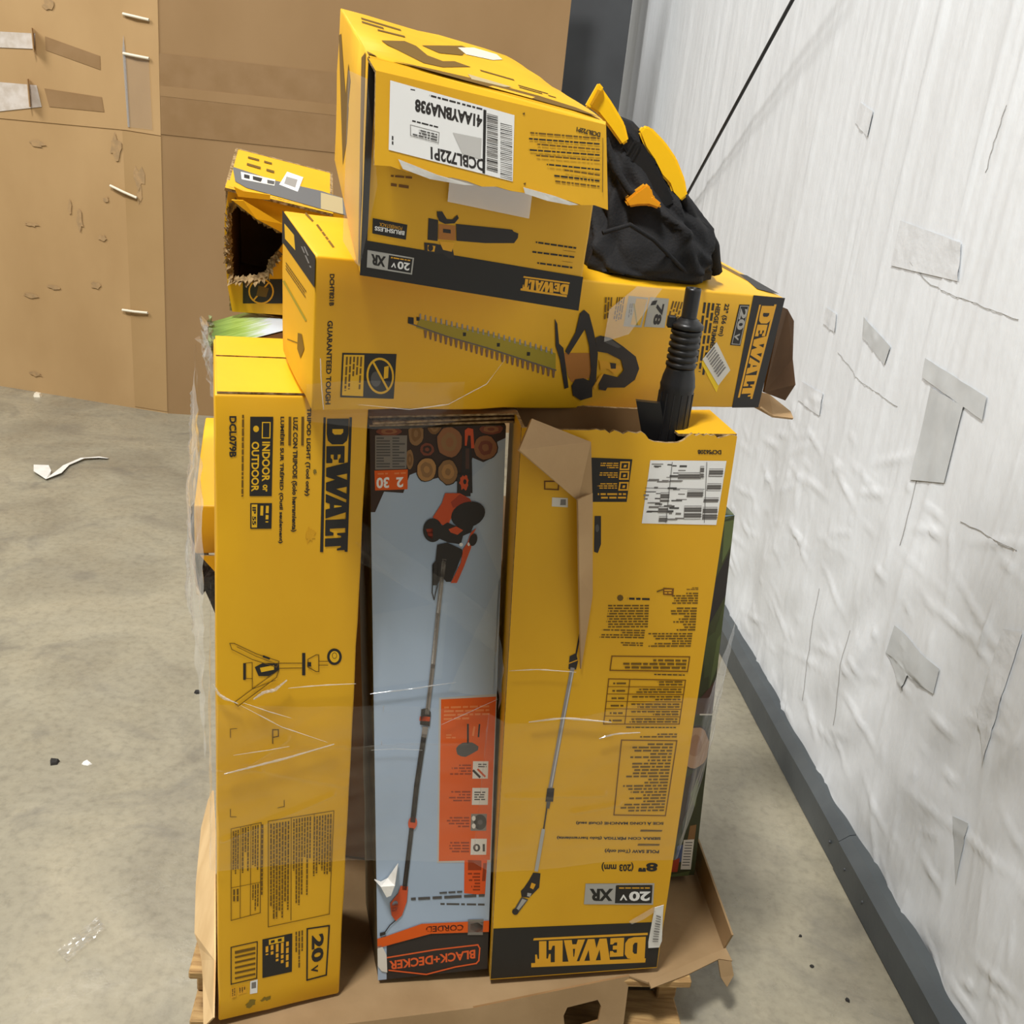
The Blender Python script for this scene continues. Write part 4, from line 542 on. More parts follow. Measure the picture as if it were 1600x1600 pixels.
  ('p','shipping_label',6,'dkgrey',[0.8486,0.94,0.8672,0.9402,0.8668,0.9391,0.8481,0.939]),
  ('p','shipping_label',5,'dkgrey',[0.8688,0.9615,0.8979,0.8699,0.9005,0.8699,0.8713,0.9615]),
  ('p','shipping_label',6,'dkgrey',[0.7031,0.9597,0.7084,0.8686,0.7109,0.8685,0.7055,0.9597]),
  ('p','shipping_label',7,'dkgrey',[0.5895,0.92,0.8774,0.9207,0.8771,0.9215,0.5893,0.9208]),
  ('p','product_picture',0,'charcoal',[0.3639,0.8762,0.3943,0.8764,0.4072,0.8333,0.3959,0.8193,0.3768,0.8212]),
  ('p','product_picture',1,'dkgrey',[0.3906,0.8579,0.3907,0.8561,0.3899,0.8544,0.3882,0.8531,0.3859,0.8523,0.3832,0.852,0.3802,0.8522,0.3774,0.853,0.375,0.8543,0.3733,0.856,0.3723,0.8578,0.3722,0.8596,0.373,0.8612,0.3747,0.8625,0.377,0.8634,0.3797,0.8637,0.3826,0.8634,0.3854,0.8626,0.3878,0.8613,0.3896,0.8597]),
  ('p','product_picture',0,'charcoal',[0.3473,0.7133,0.3301,0.6521,0.3385,0.6516,0.3556,0.7128]),
  ('p','product_picture',1,'charcoal',[0.3033,0.65,0.3341,0.6554,0.3476,0.6411,0.3417,0.6266,0.3024,0.6279]),
  ('p','product_picture',2,'gold',[0.302,0.6368,0.347,0.6428,0.3449,0.6444,0.2999,0.6383]),
  ('p','product_picture',2,'polegrey2',[0.3127,0.6309,0.2855,0.5394,0.3071,0.5379,0.3338,0.6295]),
  ('p','product_picture',3,'polegrey2',[0.2877,0.5468,0.2491,0.4067,0.2713,0.4049,0.3092,0.5453]),
  ('p','product_picture',4,'polelt2',[0.3237,0.6235,0.2976,0.5391,0.3043,0.5386,0.3302,0.6231]),
  ('p','product_picture',5,'polelt2',[0.2983,0.5414,0.2604,0.4113,0.2672,0.4108,0.305,0.5409]),
  ('p','product_picture',4,'charcoal',[0.2444,0.4088,0.2822,0.4083,0.2814,0.3818,0.24,0.3824]),
  ('p','product_picture',5,'dkgrey',[0.2469,0.3823,0.2676,0.382,0.2638,0.368,0.2462,0.3696]),
  ('p','product_picture',6,'charcoal',[0.2467,0.3697,0.2384,0.3234,0.2454,0.3229,0.2536,0.3693]),
  ('p','product_picture',7,'silver',[0.2317,0.3287,0.2098,0.2406,0.2294,0.239,0.2509,0.3272]),
  ('p','product_picture',0,'charcoal',[0.2047,0.237,0.2454,0.2344,0.2444,0.2037,0.192,0.1828,0.149,0.1856,0.142,0.1985,0.1594,0.2054,0.1845,0.2212]),
  ('p','product_picture',1,'gold',[0.1996,0.2155,0.2239,0.2114,0.212,0.2007,0.1924,0.2047]),
  ('p','product_picture',1,'silver',[0.1804,0.194,0.2044,0.1917,0.1964,0.1845,0.1799,0.1867]),
  ('p','product_picture',2,'dkgrey',[0.149,0.1856,0.188,0.1792,0.1365,0.1507,0.1099,0.1569]),
  ('p','product_picture',3,'silver',[0.1544,0.1818,0.1788,0.1776,0.1381,0.1574,0.1253,0.1603]),
  ('p','product_picture',4,'charcoal',[0.1379,0.1537,0.1374,0.1515,0.1352,0.1495,0.1315,0.1481,0.1266,0.1472,0.1211,0.1469,0.1154,0.1474,0.1102,0.1486,0.1059,0.1502,0.103,0.1523,0.1017,0.1545,0.1022,0.1567,0.1045,0.1586,0.1082,0.1601,0.113,0.161,0.1186,0.1612,0.1242,0.1607,0.1294,0.1596,0.1337,0.1579,0.1366,0.1559]),
  ('p','printed_logo',0,'black',[-0.037,0.1187,0.9913,0.1103,1.0493,-0.0376,-0.0368,-0.0205]),
  ('p','printed_logo',1,'gold',[0.2371,0.0912,0.9112,0.0869,0.9131,0.0816,0.2344,0.0861]),
  ('p','printed_logo',1,'gold',[0.2338,0.0333,0.922,0.0257,0.9217,0.0157,0.2358,0.0234]),
  ('d','printed_logo',2,'gold','black',[0.9028,0.078,0.246,0.0836,0.9143,0.0251]),
 ],
 'D_front': [
  ('t','printed_text',0,'black','DCHT821B',[0.0218,0.8963,0.0228,0.6982,0.0291,0.8986],0.035),
  ('t','printed_text',0,'black','GUARANTEED TOUGH',[0.0208,0.6046,0.0219,0.0483,0.0293,0.6063],0.03),
  ('p','warning_panel',0,'black',[0.0464,0.4005,0.1374,0.4025,0.1377,0.0876,0.0461,0.099]),
  ('p','warning_panel',1,'yellow2',[0.0489,0.388,0.0826,0.3897,0.0841,0.1058,0.0486,0.1123]),
  ('b','warning_panel',2,'dkprint',[0.0511,0.3755,0.0506,0.1189,0.0806,0.3787],5,130,0.8,True),
  ('p','warning_panel',1,'yellow2',[0.1351,0.2578,0.1355,0.2292,0.1347,0.2016,0.1326,0.1763,0.1295,0.1547,0.1255,0.138,0.1208,0.1269,0.1156,0.1221,0.1102,0.1238,0.1049,0.1318,0.0999,0.1457,0.0956,0.1647,0.0921,0.1879,0.0896,0.214,0.0881,0.2417,0.0879,0.2698,0.0888,0.2967,0.0908,0.3212,0.0938,0.3422,0.0977,0.3586,0.1023,0.3696,0.1074,0.3747,0.1127,0.3736,0.1179,0.3663,0.1229,0.3532,0.1273,0.3348,0.1309,0.3119,0.1336,0.2859]),
  ('p','warning_panel',2,'black',[0.1318,0.2567,0.1321,0.2316,0.1314,0.2074,0.1297,0.1853,0.127,0.1664,0.1236,0.1518,0.1195,0.1421,0.115,0.1379,0.1104,0.1394,0.1059,0.1464,0.1016,0.1585,0.0979,0.1752,0.0948,0.1955,0.0926,0.2185,0.0913,0.2428,0.0911,0.2674,0.0919,0.2911,0.0936,0.3127,0.0962,0.3311,0.0996,0.3454,0.1035,0.3551,0.1079,0.3595,0.1124,0.3585,0.1169,0.352,0.1212,0.3404,0.125,0.3242,0.1281,0.3042,0.1304,0.2813]),
  ('p','warning_panel',3,'yellow2',[0.1173,0.3122,0.1249,0.3217,0.1251,0.2371,0.1175,0.2277]),
  ('p','warning_panel',3,'dkgrey',[0.1131,0.2275,0.1129,0.2109,0.1119,0.1959,0.1101,0.1839,0.1077,0.1762,0.1051,0.1735,0.1023,0.176,0.0998,0.1836,0.0976,0.1953,0.0962,0.2102,0.0955,0.2266,0.0957,0.2431,0.0968,0.2579,0.0985,0.2698,0.1009,0.2775,0.1035,0.2802,0.1063,0.2778,0.1088,0.2705,0.1109,0.2588,0.1124,0.244]),
  ('p','warning_panel',4,'yellow2',[0.0959,0.344,0.1247,0.1506,0.1277,0.1576,0.0989,0.3509]),
  ('p','product_picture',0,'olive',[0.1726,0.6478,0.2987,0.5735,0.4335,0.456,0.4451,0.4427,0.4507,0.3045,0.439,0.3186,0.3021,0.4587,0.1682,0.5863]),
  ('p','product_picture',1,'poledk',[0.1551,0.6115,0.2279,0.529,0.2284,0.5376,0.1557,0.6197]),
  ('p','product_picture',2,'poledk',[0.2256,0.5313,0.3028,0.4623,0.3033,0.4713,0.2261,0.54]),
  ('p','product_picture',3,'poledk',[0.3003,0.4648,0.4515,0.3083,0.452,0.3178,0.3008,0.4737]),
  ('p','product_picture',1,'silverd',[0.1726,0.6478,0.176,0.6442,0.1746,0.6827,0.1723,0.6822]),
  ('p','product_picture',2,'tooth',[0.182,0.5757,0.1878,0.571,0.1873,0.5195,0.1846,0.519]),
  ('p','product_picture',1,'silverd',[0.182,0.6413,0.1855,0.6377,0.184,0.6764,0.1817,0.6759]),
  ('p','product_picture',2,'tooth',[0.1913,0.5665,0.1972,0.5618,0.1967,0.5099,0.194,0.5095]),
  ('p','product_picture',1,'silverd',[0.1915,0.6348,0.195,0.6311,0.1935,0.6699,0.1912,0.6695]),
  ('p','product_picture',2,'tooth',[0.2008,0.5572,0.2067,0.5524,0.2062,0.5003,0.2034,0.4999]),
  ('p','product_picture',1,'silverd',[0.201,0.6281,0.2046,0.6244,0.203,0.6634,0.2007,0.6629]),
  ('p','product_picture',2,'tooth',[0.2103,0.5478,0.2162,0.543,0.2158,0.4906,0.213,0.4902]),
  ('p','product_picture',2,'silverd',[0.2107,0.6212,0.2142,0.6175,0.2126,0.6567,0.2103,0.6562]),
  ('p','product_picture',3,'tooth',[0.2199,0.5383,0.2259,0.5334,0.2255,0.4808,0.2226,0.4804]),
  ('p','product_picture',2,'silverd',[0.2204,0.6142,0.224,0.6105,0.2224,0.6499,0.22,0.6494]),
  ('p','product_picture',3,'tooth',[0.2295,0.5287,0.2356,0.5238,0.2352,0.471,0.2324,0.4706]),
  ('p','product_picture',1,'silverd',[0.2302,0.6071,0.2338,0.6033,0.2322,0.6429,0.2298,0.6424]),
  ('p','product_picture',3,'tooth',[0.2393,0.5191,0.2454,0.5141,0.245,0.461,0.2422,0.4606]),
  ('p','product_picture',1,'silverd',[0.2401,0.5998,0.2438,0.596,0.242,0.6358,0.2397,0.6353]),
  ('p','product_picture',3,'tooth',[0.2491,0.5094,0.2553,0.5044,0.255,0.451,0.2521,0.4506]),
  ('p','product_picture',1,'silverd',[0.2501,0.5924,0.2538,0.5885,0.252,0.6285,0.2496,0.628]),
  ('p','product_picture',3,'tooth',[0.259,0.4996,0.2652,0.4945,0.265,0.4409,0.262,0.4405]),
  ('p','product_picture',1,'silverd',[0.2601,0.5848,0.2639,0.5809,0.2621,0.6211,0.2597,0.6206]),
  ('p','product_picture',3,'tooth',[0.269,0.4897,0.2753,0.4846,0.2751,0.4307,0.2721,0.4303]),
  ('p','product_picture',1,'silverd',[0.2703,0.577,0.274,0.5732,0.2722,0.6135,0.2698,0.6131]),
  ('p','product_picture',3,'tooth',[0.2791,0.4797,0.2854,0.4746,0.2852,0.4204,0.2823,0.42]),
  ('p','product_picture',1,'silverd',[0.2805,0.5692,0.2843,0.5653,0.2824,0.6058,0.28,0.6054]),
  ('p','product_picture',3,'tooth',[0.2893,0.4696,0.2957,0.4644,0.2955,0.41,0.2925,0.4096]),
  ('p','product_picture',1,'silverd',[0.2909,0.5611,0.2947,0.5572,0.2927,0.5979,0.2903,0.5975]),
  ('p','product_picture',4,'tooth',[0.2996,0.4595,0.306,0.4542,0.3059,0.3995,0.3029,0.3992]),
  ('p','product_picture',1,'silverd',[0.3013,0.5529,0.3051,0.549,0.3032,0.5899,0.3007,0.5895]),
  ('p','product_picture',4,'tooth',[0.3099,0.4492,0.3164,0.4439,0.3163,0.3889,0.3133,0.3886]),
  ('p','product_picture',1,'silverd',[0.3118,0.5446,0.3157,0.5406,0.3137,0.5817,0.3112,0.5813]),
  ('p','product_picture',4,'tooth',[0.3204,0.4389,0.3269,0.4336,0.3269,0.3783,0.3238,0.378]),
  ('p','product_picture',1,'silverd',[0.3224,0.5361,0.3263,0.532,0.3243,0.5734,0.3218,0.573]),
  ('p','product_picture',4,'tooth',[0.3309,0.4285,0.3375,0.4231,0.3375,0.3675,0.3344,0.3672]),
  ('p','product_picture',1,'silverd',[0.3331,0.5274,0.3371,0.5233,0.335,0.5649,0.3324,0.5645]),
  ('p','product_picture',4,'tooth',[0.3416,0.4179,0.3482,0.4125,0.3482,0.3566,0.3451,0.3563]),
  ('p','product_picture',1,'silverd',[0.3439,0.5185,0.3479,0.5144,0.3458,0.5562,0.3432,0.5558]),
  ('p','product_picture',4,'tooth',[0.3523,0.4073,0.359,0.4018,0.3591,0.3457,0.3559,0.3454]),
  ('p','product_picture',1,'silverd',[0.3548,0.5095,0.3589,0.5054,0.3567,0.5474,0.3541,0.547]),
  ('p','product_picture',4,'tooth',[0.3631,0.3966,0.3699,0.3911,0.37,0.3346,0.3668,0.3343]),
  ('p','product_picture',1,'silverd',[0.3658,0.5003,0.3699,0.4961,0.3677,0.5384,0.3651,0.538]),
  ('p','product_picture',4,'tooth',[0.3741,0.3858,0.3809,0.3802,0.381,0.3234,0.3778,0.3232]),
  ('p','product_picture',1,'silverd',[0.377,0.491,0.3811,0.4867,0.3788,0.5292,0.3761,0.5288]),
  ('p','product_picture',4,'tooth',[0.3851,0.3749,0.392,0.3692,0.3922,0.3122,0.3889,0.3119]),
  ('p','product_picture',1,'silverd',[0.3882,0.4814,0.3923,0.4772,0.39,0.5199,0.3873,0.5195]),
  ('p','product_picture',4,'tooth',[0.3962,0.3639,0.4032,0.3582,0.4034,0.3008,0.4002,0.3006]),
  ('p','product_picture',4,'silverd',[0.3995,0.4717,0.4037,0.4674,0.4013,0.5103,0.3986,0.51]),
  ('p','product_picture',4,'tooth',[0.4074,0.3528,0.4145,0.347,0.4147,0.2893,0.4115,0.2891]),
  ('p','product_picture',4,'silverd',[0.4109,0.4618,0.4152,0.4575,0.4127,0.5006,0.41,0.5003]),
  ('p','product_picture',4,'tooth',[0.4188,0.3416,0.4259,0.3357,0.4262,0.2778,0.4229,0.2776]),
  ('p','product_picture',4,'silverd',[0.4225,0.4517,0.4267,0.4474,0.4242,0.4907,0.4215,0.4904]),
  ('p','product_picture',4,'tooth',[0.4302,0.3303,0.4374,0.3244,0.4377,0.2661,0.4344,0.2659]),
  ('p','product_picture',4,'silverd',[0.4341,0.4414,0.4384,0.437,0.4359,0.4807,0.4331,0.4803]),
  ('p','product_picture',4,'tooth',[0.4418,0.3188,0.449,0.3129,0.4494,0.2543,0.446,0.2541]),
  ('p','product_picture',2,'black',[0.1529,0.6566,0.1624,0.6543,0.1632,0.6114,0.1531,0.6138]),
  ('p','product_picture',2,'black',[0.1673,0.6596,0.1729,0.6586,0.1729,0.6349,0.1678,0.6339]),
  ('p','product_picture',1,'black',[0.2535,0.5704,0.2596,0.5692,0.2596,0.5443,0.2542,0.5435]),
  ('p','product_picture',1,'black',[0.3208,0.5054,0.3272,0.504,0.3274,0.4783,0.3217,0.4776]),
  ('p','product_picture',4,'black',[0.3838,0.4476,0.3905,0.446,0.3908,0.4195,0.3848,0.4188]),
  ('p','product_picture',0,'brownlt',[0.4613,0.4481,0.5206,0.4551,0.5334,0.2643,0.5149,0.2356,0.4901,0.2207,0.4806,0.2614]),
  ('p','product_picture',5,'charcoal',[0.4323,0.703,0.4392,0.6662,0.449,0.5189,0.4596,0.4876,0.4841,0.1792,0.4757,0.1679,0.456,0.3944,0.4424,0.4984]),
  ('p','product_picture',6,'charcoal',[0.484,0.7523,0.4921,0.7825,0.505,0.7504,0.5203,0.629,0.5383,0.4572,0.5447,0.237,0.5381,0.1807,0.5418,0.103,0.5162,0.0748,0.4965,0.1169,0.4901,0.1932,0.4968,0.2458,0.514,0.2563,0.5288,0.2363,0.5289,0.3194,0.5162,0.5084,0.5006,0.6386,0.4862,0.5308,0.4732,0.4362,0.4645,0.4617,0.4809,0.609]),
  ('p','product_picture',7,'charcoal',[0.5267,0.5768,0.5376,0.5946,0.5622,0.5797,0.5938,0.5189,0.6292,0.4398,0.6431,0.342,0.6375,0.2485,0.6155,0.1828,0.5739,0.1817,0.571,0.156,0.5551,0.1642,0.5508,0.2373,0.5602,0.2938,0.5944,0.2677,0.606,0.325,0.5954,0.4083,0.5602,0.4597,0.5357,0.4704]),
  ('p','product_picture',8,'dkgrey',[0.5466,0.5732,0.5628,0.569,0.5901,0.5115,0.5823,0.5036,0.5522,0.5404]),
  ('p','product_picture',8,'gold',[0.5437,0.4031,0.5634,0.3941,0.5752,0.3618,0.5977,0.3638,0.599,0.3386,0.5847,0.2953,0.5663,0.336,0.5508,0.321]),
  ('p','product_picture',9,'gold',[0.5508,0.2792,0.5599,0.3007,0.546,0.1668,0.5393,0.1807]),
  ('p','product_picture',9,'charcoal',[0.5699,0.385,0.5845,0.3794,0.5858,0.3376,0.5744,0.3367]),
  ('p','feature_panel',0,'greypanel2',[0.5876,0.9098,0.6346,0.9072,0.631,0.673,0.5877,0.6746]),
  ('p','feature_panel',1,'yellow2',[0.6065,0.8951,0.6318,0.8941,0.627,0.69,0.6038,0.6907]),
  ('p','feature_panel',2,'olive',[0.6006,0.8543,0.6179,0.6864,0.6214,0.689,0.604,0.8569]),
  ('b','feature_panel',3,'dkgrey',[0.5922,0.8522,0.5939,0.7338,0.6011,0.8544],2,135,0.7,True),
  ('p','runtime_panel',0,'greypanel2',[0.6384,0.9132,0.6849,0.9121,0.6876,0.6807,0.6369,0.6797]),
  ('p','runtime_panel',1,'charcoal',[0.6439,0.8847,0.6575,0.8931,0.6549,0.8574,0.6428,0.8495]),
  ('t','runtime_panel',2,'charcoal','78',[0.6574,0.868,0.6561,0.7006,0.6764,0.8676],0.04),
  ('p','runtime_panel',1,'silver',[0.6388,0.7834,0.6512,0.786,0.6533,0.695,0.639,0.6974]),
  ('b','printed_text',7,'dkprint',[0.5329,0.886,0.5385,0.7127,0.5516,0.8908],3,136,0.9,True),
  ('b','printed_text',0,'dkprint',[0.5603,0.893,0.5608,0.7073,0.5807,0.8983],4,137,0.9,True),
  ('b','printed_text',0,'dkprint',[0.6938,0.8971,0.6887,0.7171,0.7232,0.8942],4,138,0.8,True),
  ('b','printed_text',0,'black',[0.7723,0.9063,0.7864,0.2834,0.8066,0.9042],3,139,0.85,True),
  ('b','printed_text',1,'dkprint',[0.752,0.7556,0.77,0.2154,0.7754,0.7603],3,140,0.85,True),
  ('t','printed_text',0,'black','22" (56 cm)',[0.8288,0.9096,0.8308,0.6361,0.8447,0.9081],0.035),
  ('t','printed_text',1,'black','HEDGE TRIMMER',[0.8083,0.9046,0.8168,0.5081,0.8206,0.9023],0.035),
  ('p','voltage_badge',0,'black',[0.8712,0.9118,0.8999,0.916,0.9007,0.5607,0.8709,0.565]),
  ('p','voltage_badge',1,'silver',[0.8741,0.8965,0.8984,0.8993,0.8981,0.9046,0.8738,0.9018]),
  ('p','voltage_badge',2,'silver',[0.8964,0.9049,0.8967,0.572,0.8986,0.571,0.8982,0.9041]),
  ('p','voltage_badge',3,'silver',[0.8984,0.5769,0.8735,0.5795,0.8738,0.5739,0.8987,0.5714]),
  ('p','voltage_badge',4,'silver',[0.8755,0.5734,0.8758,0.9015,0.8739,0.9023,0.8736,0.5744]),
  ('t','voltage_badge',3,'silver','20',[0.8773,0.8783,0.8773,0.6987,0.8972,0.8802],0.04),
  ('t','voltage_badge',1,'silver','V',[0.8775,0.6712,0.8766,0.6102,0.8914,0.668],0.04),
  ('p','white_sticker',1,'yellowbr',[0.8031,0.4514,0.8037,0.3905,0.862,0.1436,0.8648,0.2073]),
  ('p','white_sticker',5,'offwhite',[0.8307,0.5869,0.8869,0.3465,0.8624,0.2072,0.8025,0.4348]),
  ('p','white_sticker',6,'grey',[0.8143,0.448,0.8303,0.5386,0.8261,0.5468,0.8101,0.4564]),
  ('p','white_sticker',7,'grey',[0.819,0.4314,0.8342,0.5177,0.8316,0.5229,0.8164,0.4367]),
  ('p','white_sticker',8,'grey',[0.8241,0.4109,0.8394,0.4974,0.8368,0.5026,0.8215,0.4162]),
  ('p','white_sticker',9,'grey',[0.8297,0.3863,0.8459,0.4776,0.8416,0.4861,0.8255,0.395]),
  ('p','white_sticker',10,'grey',[0.8345,0.3695,0.8499,0.4565,0.8473,0.4618,0.8319,0.3748]),
  ('p','white_sticker',11,'grey',[0.8398,0.3486,0.8552,0.4359,0.8525,0.4412,0.8371,0.354]),
  ('p','white_sticker',12,'grey',[0.8455,0.3237,0.8617,0.4157,0.8574,0.4244,0.8412,0.3325]),
  ('p','white_sticker',13,'grey',[0.8503,0.3065,0.8658,0.3943,0.8632,0.3996,0.8477,0.312]),
  ('p','white_sticker',14,'grey',[0.8557,0.2853,0.8712,0.3733,0.8685,0.3787,0.853,0.2908]),
  ('p','printed_logo',0,'black',[0.9047,1.1099,1.0088,1.0584,1.0159,0.9772,1.0169,-0.0506,0.9177,-0.0465]),
  ('p','printed_logo',1,'gold',[0.927,0.9225,0.9318,0.9236,0.9337,0.097,0.928,0.097]),
  ('p','printed_logo',1,'gold',[0.9702,0.9355,0.9767,0.9371,0.9724,0.0849,0.9665,0.085]),
  ('d','printed_logo',2,'gold','black',[0.935,0.9162,0.9361,0.103,0.9704,0.9218]),
 ],
 'D_left': [
  ('p','printed_text',0,'black',[-0.0825,1.0019,1.037,1.0539,1.0005,0.8038,0.0427,0.7875,-0.0233,0.7766]),
  ('p','printed_text',1,'yellow',[0.0764,0.9302,0.388,0.944,0.4358,0.8594,0.1049,0.8361]),
  ('b','printed_text',1,'grey',[0.5853,0.9292,0.8682,0.878,0.7306,0.9729],2,150,0.7,True),
  ('b','printed_text',0,'dkprint',[0.1369,0.6947,0.7963,0.714,0.1414,0.635],3,151,0.9,True),
  ('p','product_picture',0,'dkprint',[0.2208,0.175,0.5793,0.2867,0.5889,0.2967,0.2316,0.1857]),
  ('p','product_picture',1,'dkprint',[0.5638,0.3552,0.6792,0.391,0.7638,0.3252,0.6577,0.2167,0.5545,0.2412]),
  ('p','product_picture',0,'olive',[0.0374,0.5234,0.7709,0.5107,0.8173,0.5341,0.094,0.5489]),
 ],
 'D_top': [
  ('b','printed_text',0,'dkprint',[0.0371,0.6869,0.0348,0.184,0.0459,0.7301],1,152,0.9,True),
  ('p','printed_text',0,'dkprint',[0.0347,0.9595,0.0367,0.7592,0.0412,0.7967,0.0392,0.9992]),
  ('p','printed_text',0,'black',[0.56,0.5534,0.5896,0.6025,0.6127,0.4355,0.5606,0.3353]),
  ('p','printed_text',1,'black',[0.5458,0.3354,0.5882,0.4257,0.6162,0.2989,0.5708,0.1947]),
  ('p','printed_text',1,'black',[0.5522,0.6089,0.5817,0.6589,0.5805,0.5924,0.5487,0.525]),
  ('p','printed_text',0,'dkprint',[0.957,0.8693,0.9685,0.1912,0.987,0.264,0.9765,0.9554]),
  ('b','printed_text',0,'dkprint',[0.7706,0.4011,0.8195,0.3823,0.7641,0.3627],1,153,0.8,True),
  ('b','printed_text',0,'dkprint',[0.9954,0.8144,1.0259,0.3842,1.0153,0.8349],2,154,0.7,True),
  ('p','printed_text',1,'black',[0.9496,0.1712,0.9806,0.6025,1.0243,0.5735,1.039,0.2937,1.0413,0.0812]),
 ],
 'E_front': [
  ('p','motor_badge',0,'black',[0.0457,0.2889,0.1862,0.2886,0.1836,0.2149,0.0462,0.2155]),
  ('t','motor_badge',1,'white','BRUSHLESS',[0.176,0.2555,0.0548,0.2534,0.1755,0.2348],0.03),
  ('t','motor_badge',1,'gold','POWERSTACK',[0.1655,0.2746,0.0733,0.2741,0.1648,0.2577],0.0),
  ('b','printed_text',0,'black',[0.9434,0.3451,0.7505,0.3347,0.9437,0.3278],1,160,0.95,True),
  ('b','printed_text',0,'black',[0.9401,0.2962,0.7398,0.2823,0.9404,0.2787],1,161,0.95,True),
  ('b','printed_text',0,'black',[0.9378,0.2388,0.7691,0.2297,0.9381,0.2211],1,162,0.95,True),
  ('b','printed_text',0,'dkprint',[0.9422,0.3172,0.8814,0.3145,0.9418,0.313],1,163,1,True),
  ('b','printed_text',0,'dkprint',[0.9353,0.259,0.8837,0.2566,0.9349,0.2548],1,164,1,True),
  ('b','printed_text',0,'brownp',[0.1094,0.5106,0.1937,0.5228,0.1086,0.4927],1,165,0.8,True),
  ('b','printed_text',0,'brownp',[0.1109,0.4755,0.1881,0.4811,0.1106,0.4487],1,166,0.9,True),
  ('p','product_picture',0,'charcoal',[0.2714,0.3406,0.312,0.3405,0.3162,0.2372,0.2737,0.2346]),
  ('p','product_picture',1,'brownlt',[0.3156,0.3225,0.3869,0.3291,0.392,0.2566,0.318,0.2471]),
  ('p','product_picture',2,'charcoal',[0.3349,0.3032,0.3677,0.3058,0.3691,0.287,0.3361,0.2845]),
  ('p','product_picture',2,'charcoal',[0.3886,0.339,0.6359,0.3657,0.6437,0.3577,0.6654,0.3527,0.6659,0.3301,0.6511,0.3001,0.5225,0.2723,0.3962,0.2565]),
  ('p','product_picture',3,'charcoal',[0.3037,0.3807,0.3254,0.3857,0.348,0.3534,0.3724,0.3571,0.3912,0.3841,0.3981,0.3696,0.3819,0.3404,0.3415,0.3284,0.3163,0.3368,0.3068,0.3581]),
  ('p','printed_band',0,'black',[0.0167,0.1766,0.9966,0.1909,1.0044,-0.0206,0.0022,-0.0151]),
  ('p','product_picture',1,'charcoal',[0.26,0.2183,0.3072,0.2228,0.3822,0.2177,0.3942,0.1667,0.3694,0.1615,0.343,0.1803,0.3103,0.1734,0.2651,0.1734]),
  ('p','product_picture',2,'gold',[0.2752,0.2092,0.3079,0.2114,0.3056,0.182,0.2769,0.1808]),
  ('p','product_picture',2,'gold',[0.3227,0.2386,0.3886,0.2462,0.3794,0.1977,0.3418,0.1994]),
  ('p','product_picture',3,'charcoal',[0.299,0.1999,0.2988,0.1949,0.2975,0.1901,0.2954,0.1861,0.2925,0.1832,0.2892,0.1818,0.2858,0.1818,0.2826,0.1834,0.28,0.1864,0.2783,0.1905,0.2774,0.1953,0.2777,0.2003,0.2789,0.205,0.2811,0.209,0.284,0.2119,0.2873,0.2134,0.2906,0.2133,0.2938,0.2117,0.2964,0.2087,0.2982,0.2047]),
  ('p','voltage_badge',1,'silver',[0.0291,0.1252,0.2213,0.1264,0.2219,0.1335,0.0298,0.1321]),
  ('p','voltage_badge',2,'silver',[0.2159,0.1333,0.2116,0.0479,0.2175,0.0482,0.2218,0.1337]),
  ('p','voltage_badge',3,'silver',[0.2179,0.0552,0.0295,0.0537,0.0288,0.0467,0.2174,0.048]),
  ('p','voltage_badge',4,'silver',[0.0348,0.0471,0.0351,0.1326,0.0295,0.1317,0.0291,0.0463]),
  ('p','voltage_badge',5,'silver',[0.0323,0.1287,0.1169,0.1296,0.114,0.0506,0.032,0.0502]),
  ('t','voltage_badge',6,'black','XR',[0.1048,0.1157,0.0444,0.1172,0.1039,0.063],0.05),
  ('t','voltage_badge',1,'white','20',[0.2063,0.1033,0.1555,0.1043,0.2051,0.0643],0.03),
  ('t','voltage_badge',1,'white','V',[0.1505,0.0918,0.1297,0.0923,0.1492,0.0674],0.03),
  ('b','voltage_badge',1,'gold',[0.2069,0.1227,0.1268,0.1213,0.2059,0.1109],1,167,1,True),
  ('p','printed_logo',1,'gold',[0.712,0.1393,0.9347,0.1491,0.9347,0.1406,0.711,0.1309]),
  ('p','printed_logo',1,'gold',[0.705,0.0729,0.9301,0.0771,0.9295,0.0663,0.7043,0.0613]),
  ('d','printed_logo',2,'gold','black',[0.9324,0.136,0.7133,0.1262,0.9316,0.0805]),
  ('p','printed_logo',5,'black',[-0.0098,1.0129,0.0318,0.9477,0.0283,0.4947,0.0255,-0.0104,0.0022,-0.0151]),
 ],
 'E_left': [
  ('p','printed_text',0,'dkprint',[0.0676,0.8342,0.1704,0.8719,0.4239,0.6009,0.5394,0.5849,0.5113,0.3844,0.395,0.1919,0.2716,0.4282]),
  ('p','printed_text',1,'dkprint',[0.4908,0.8,0.5743,0.7387,0.4895,0.4802,0.4239,0.6009]),
  ('p','printed_text',0,'dkprint',[0.8685,0.9457,0.9631,0.9988,1.0977,0.0742,0.9808,0.0169]),
  ('p','printed_text',0,'dkprint',[-0.1882,0.5581,-0.1031,0.5859,-0.1679,0.2116,-0.224,0.1869]),
 ],
 'E_top': [
  ('p','printed_text',0,'dkprint',[-0.0026,0.0437,0.0349,-0.0115,0.0948,-0.0172,0.2713,0.0445,0.4773,0.0833,0.7395,0.0935,0.8945,0.0648,0.972,-0.0545,0.9422,-0.0726,0.7109,-0.0593,0.4572,-0.0494,0.2298,-0.098,-0.0056,-0.2025]),
  ('p','printed_text',1,'gold',[0.0907,-0.0699,0.2521,-0.0215,0.4437,-0.0035,0.4199,-0.0449,0.2288,-0.0763,0.103,-0.0941]),
  ('p','printed_text',1,'gold',[0.5077,0.0353,0.6968,0.0438,0.6624,-0.0077,0.4752,-0.0245]),
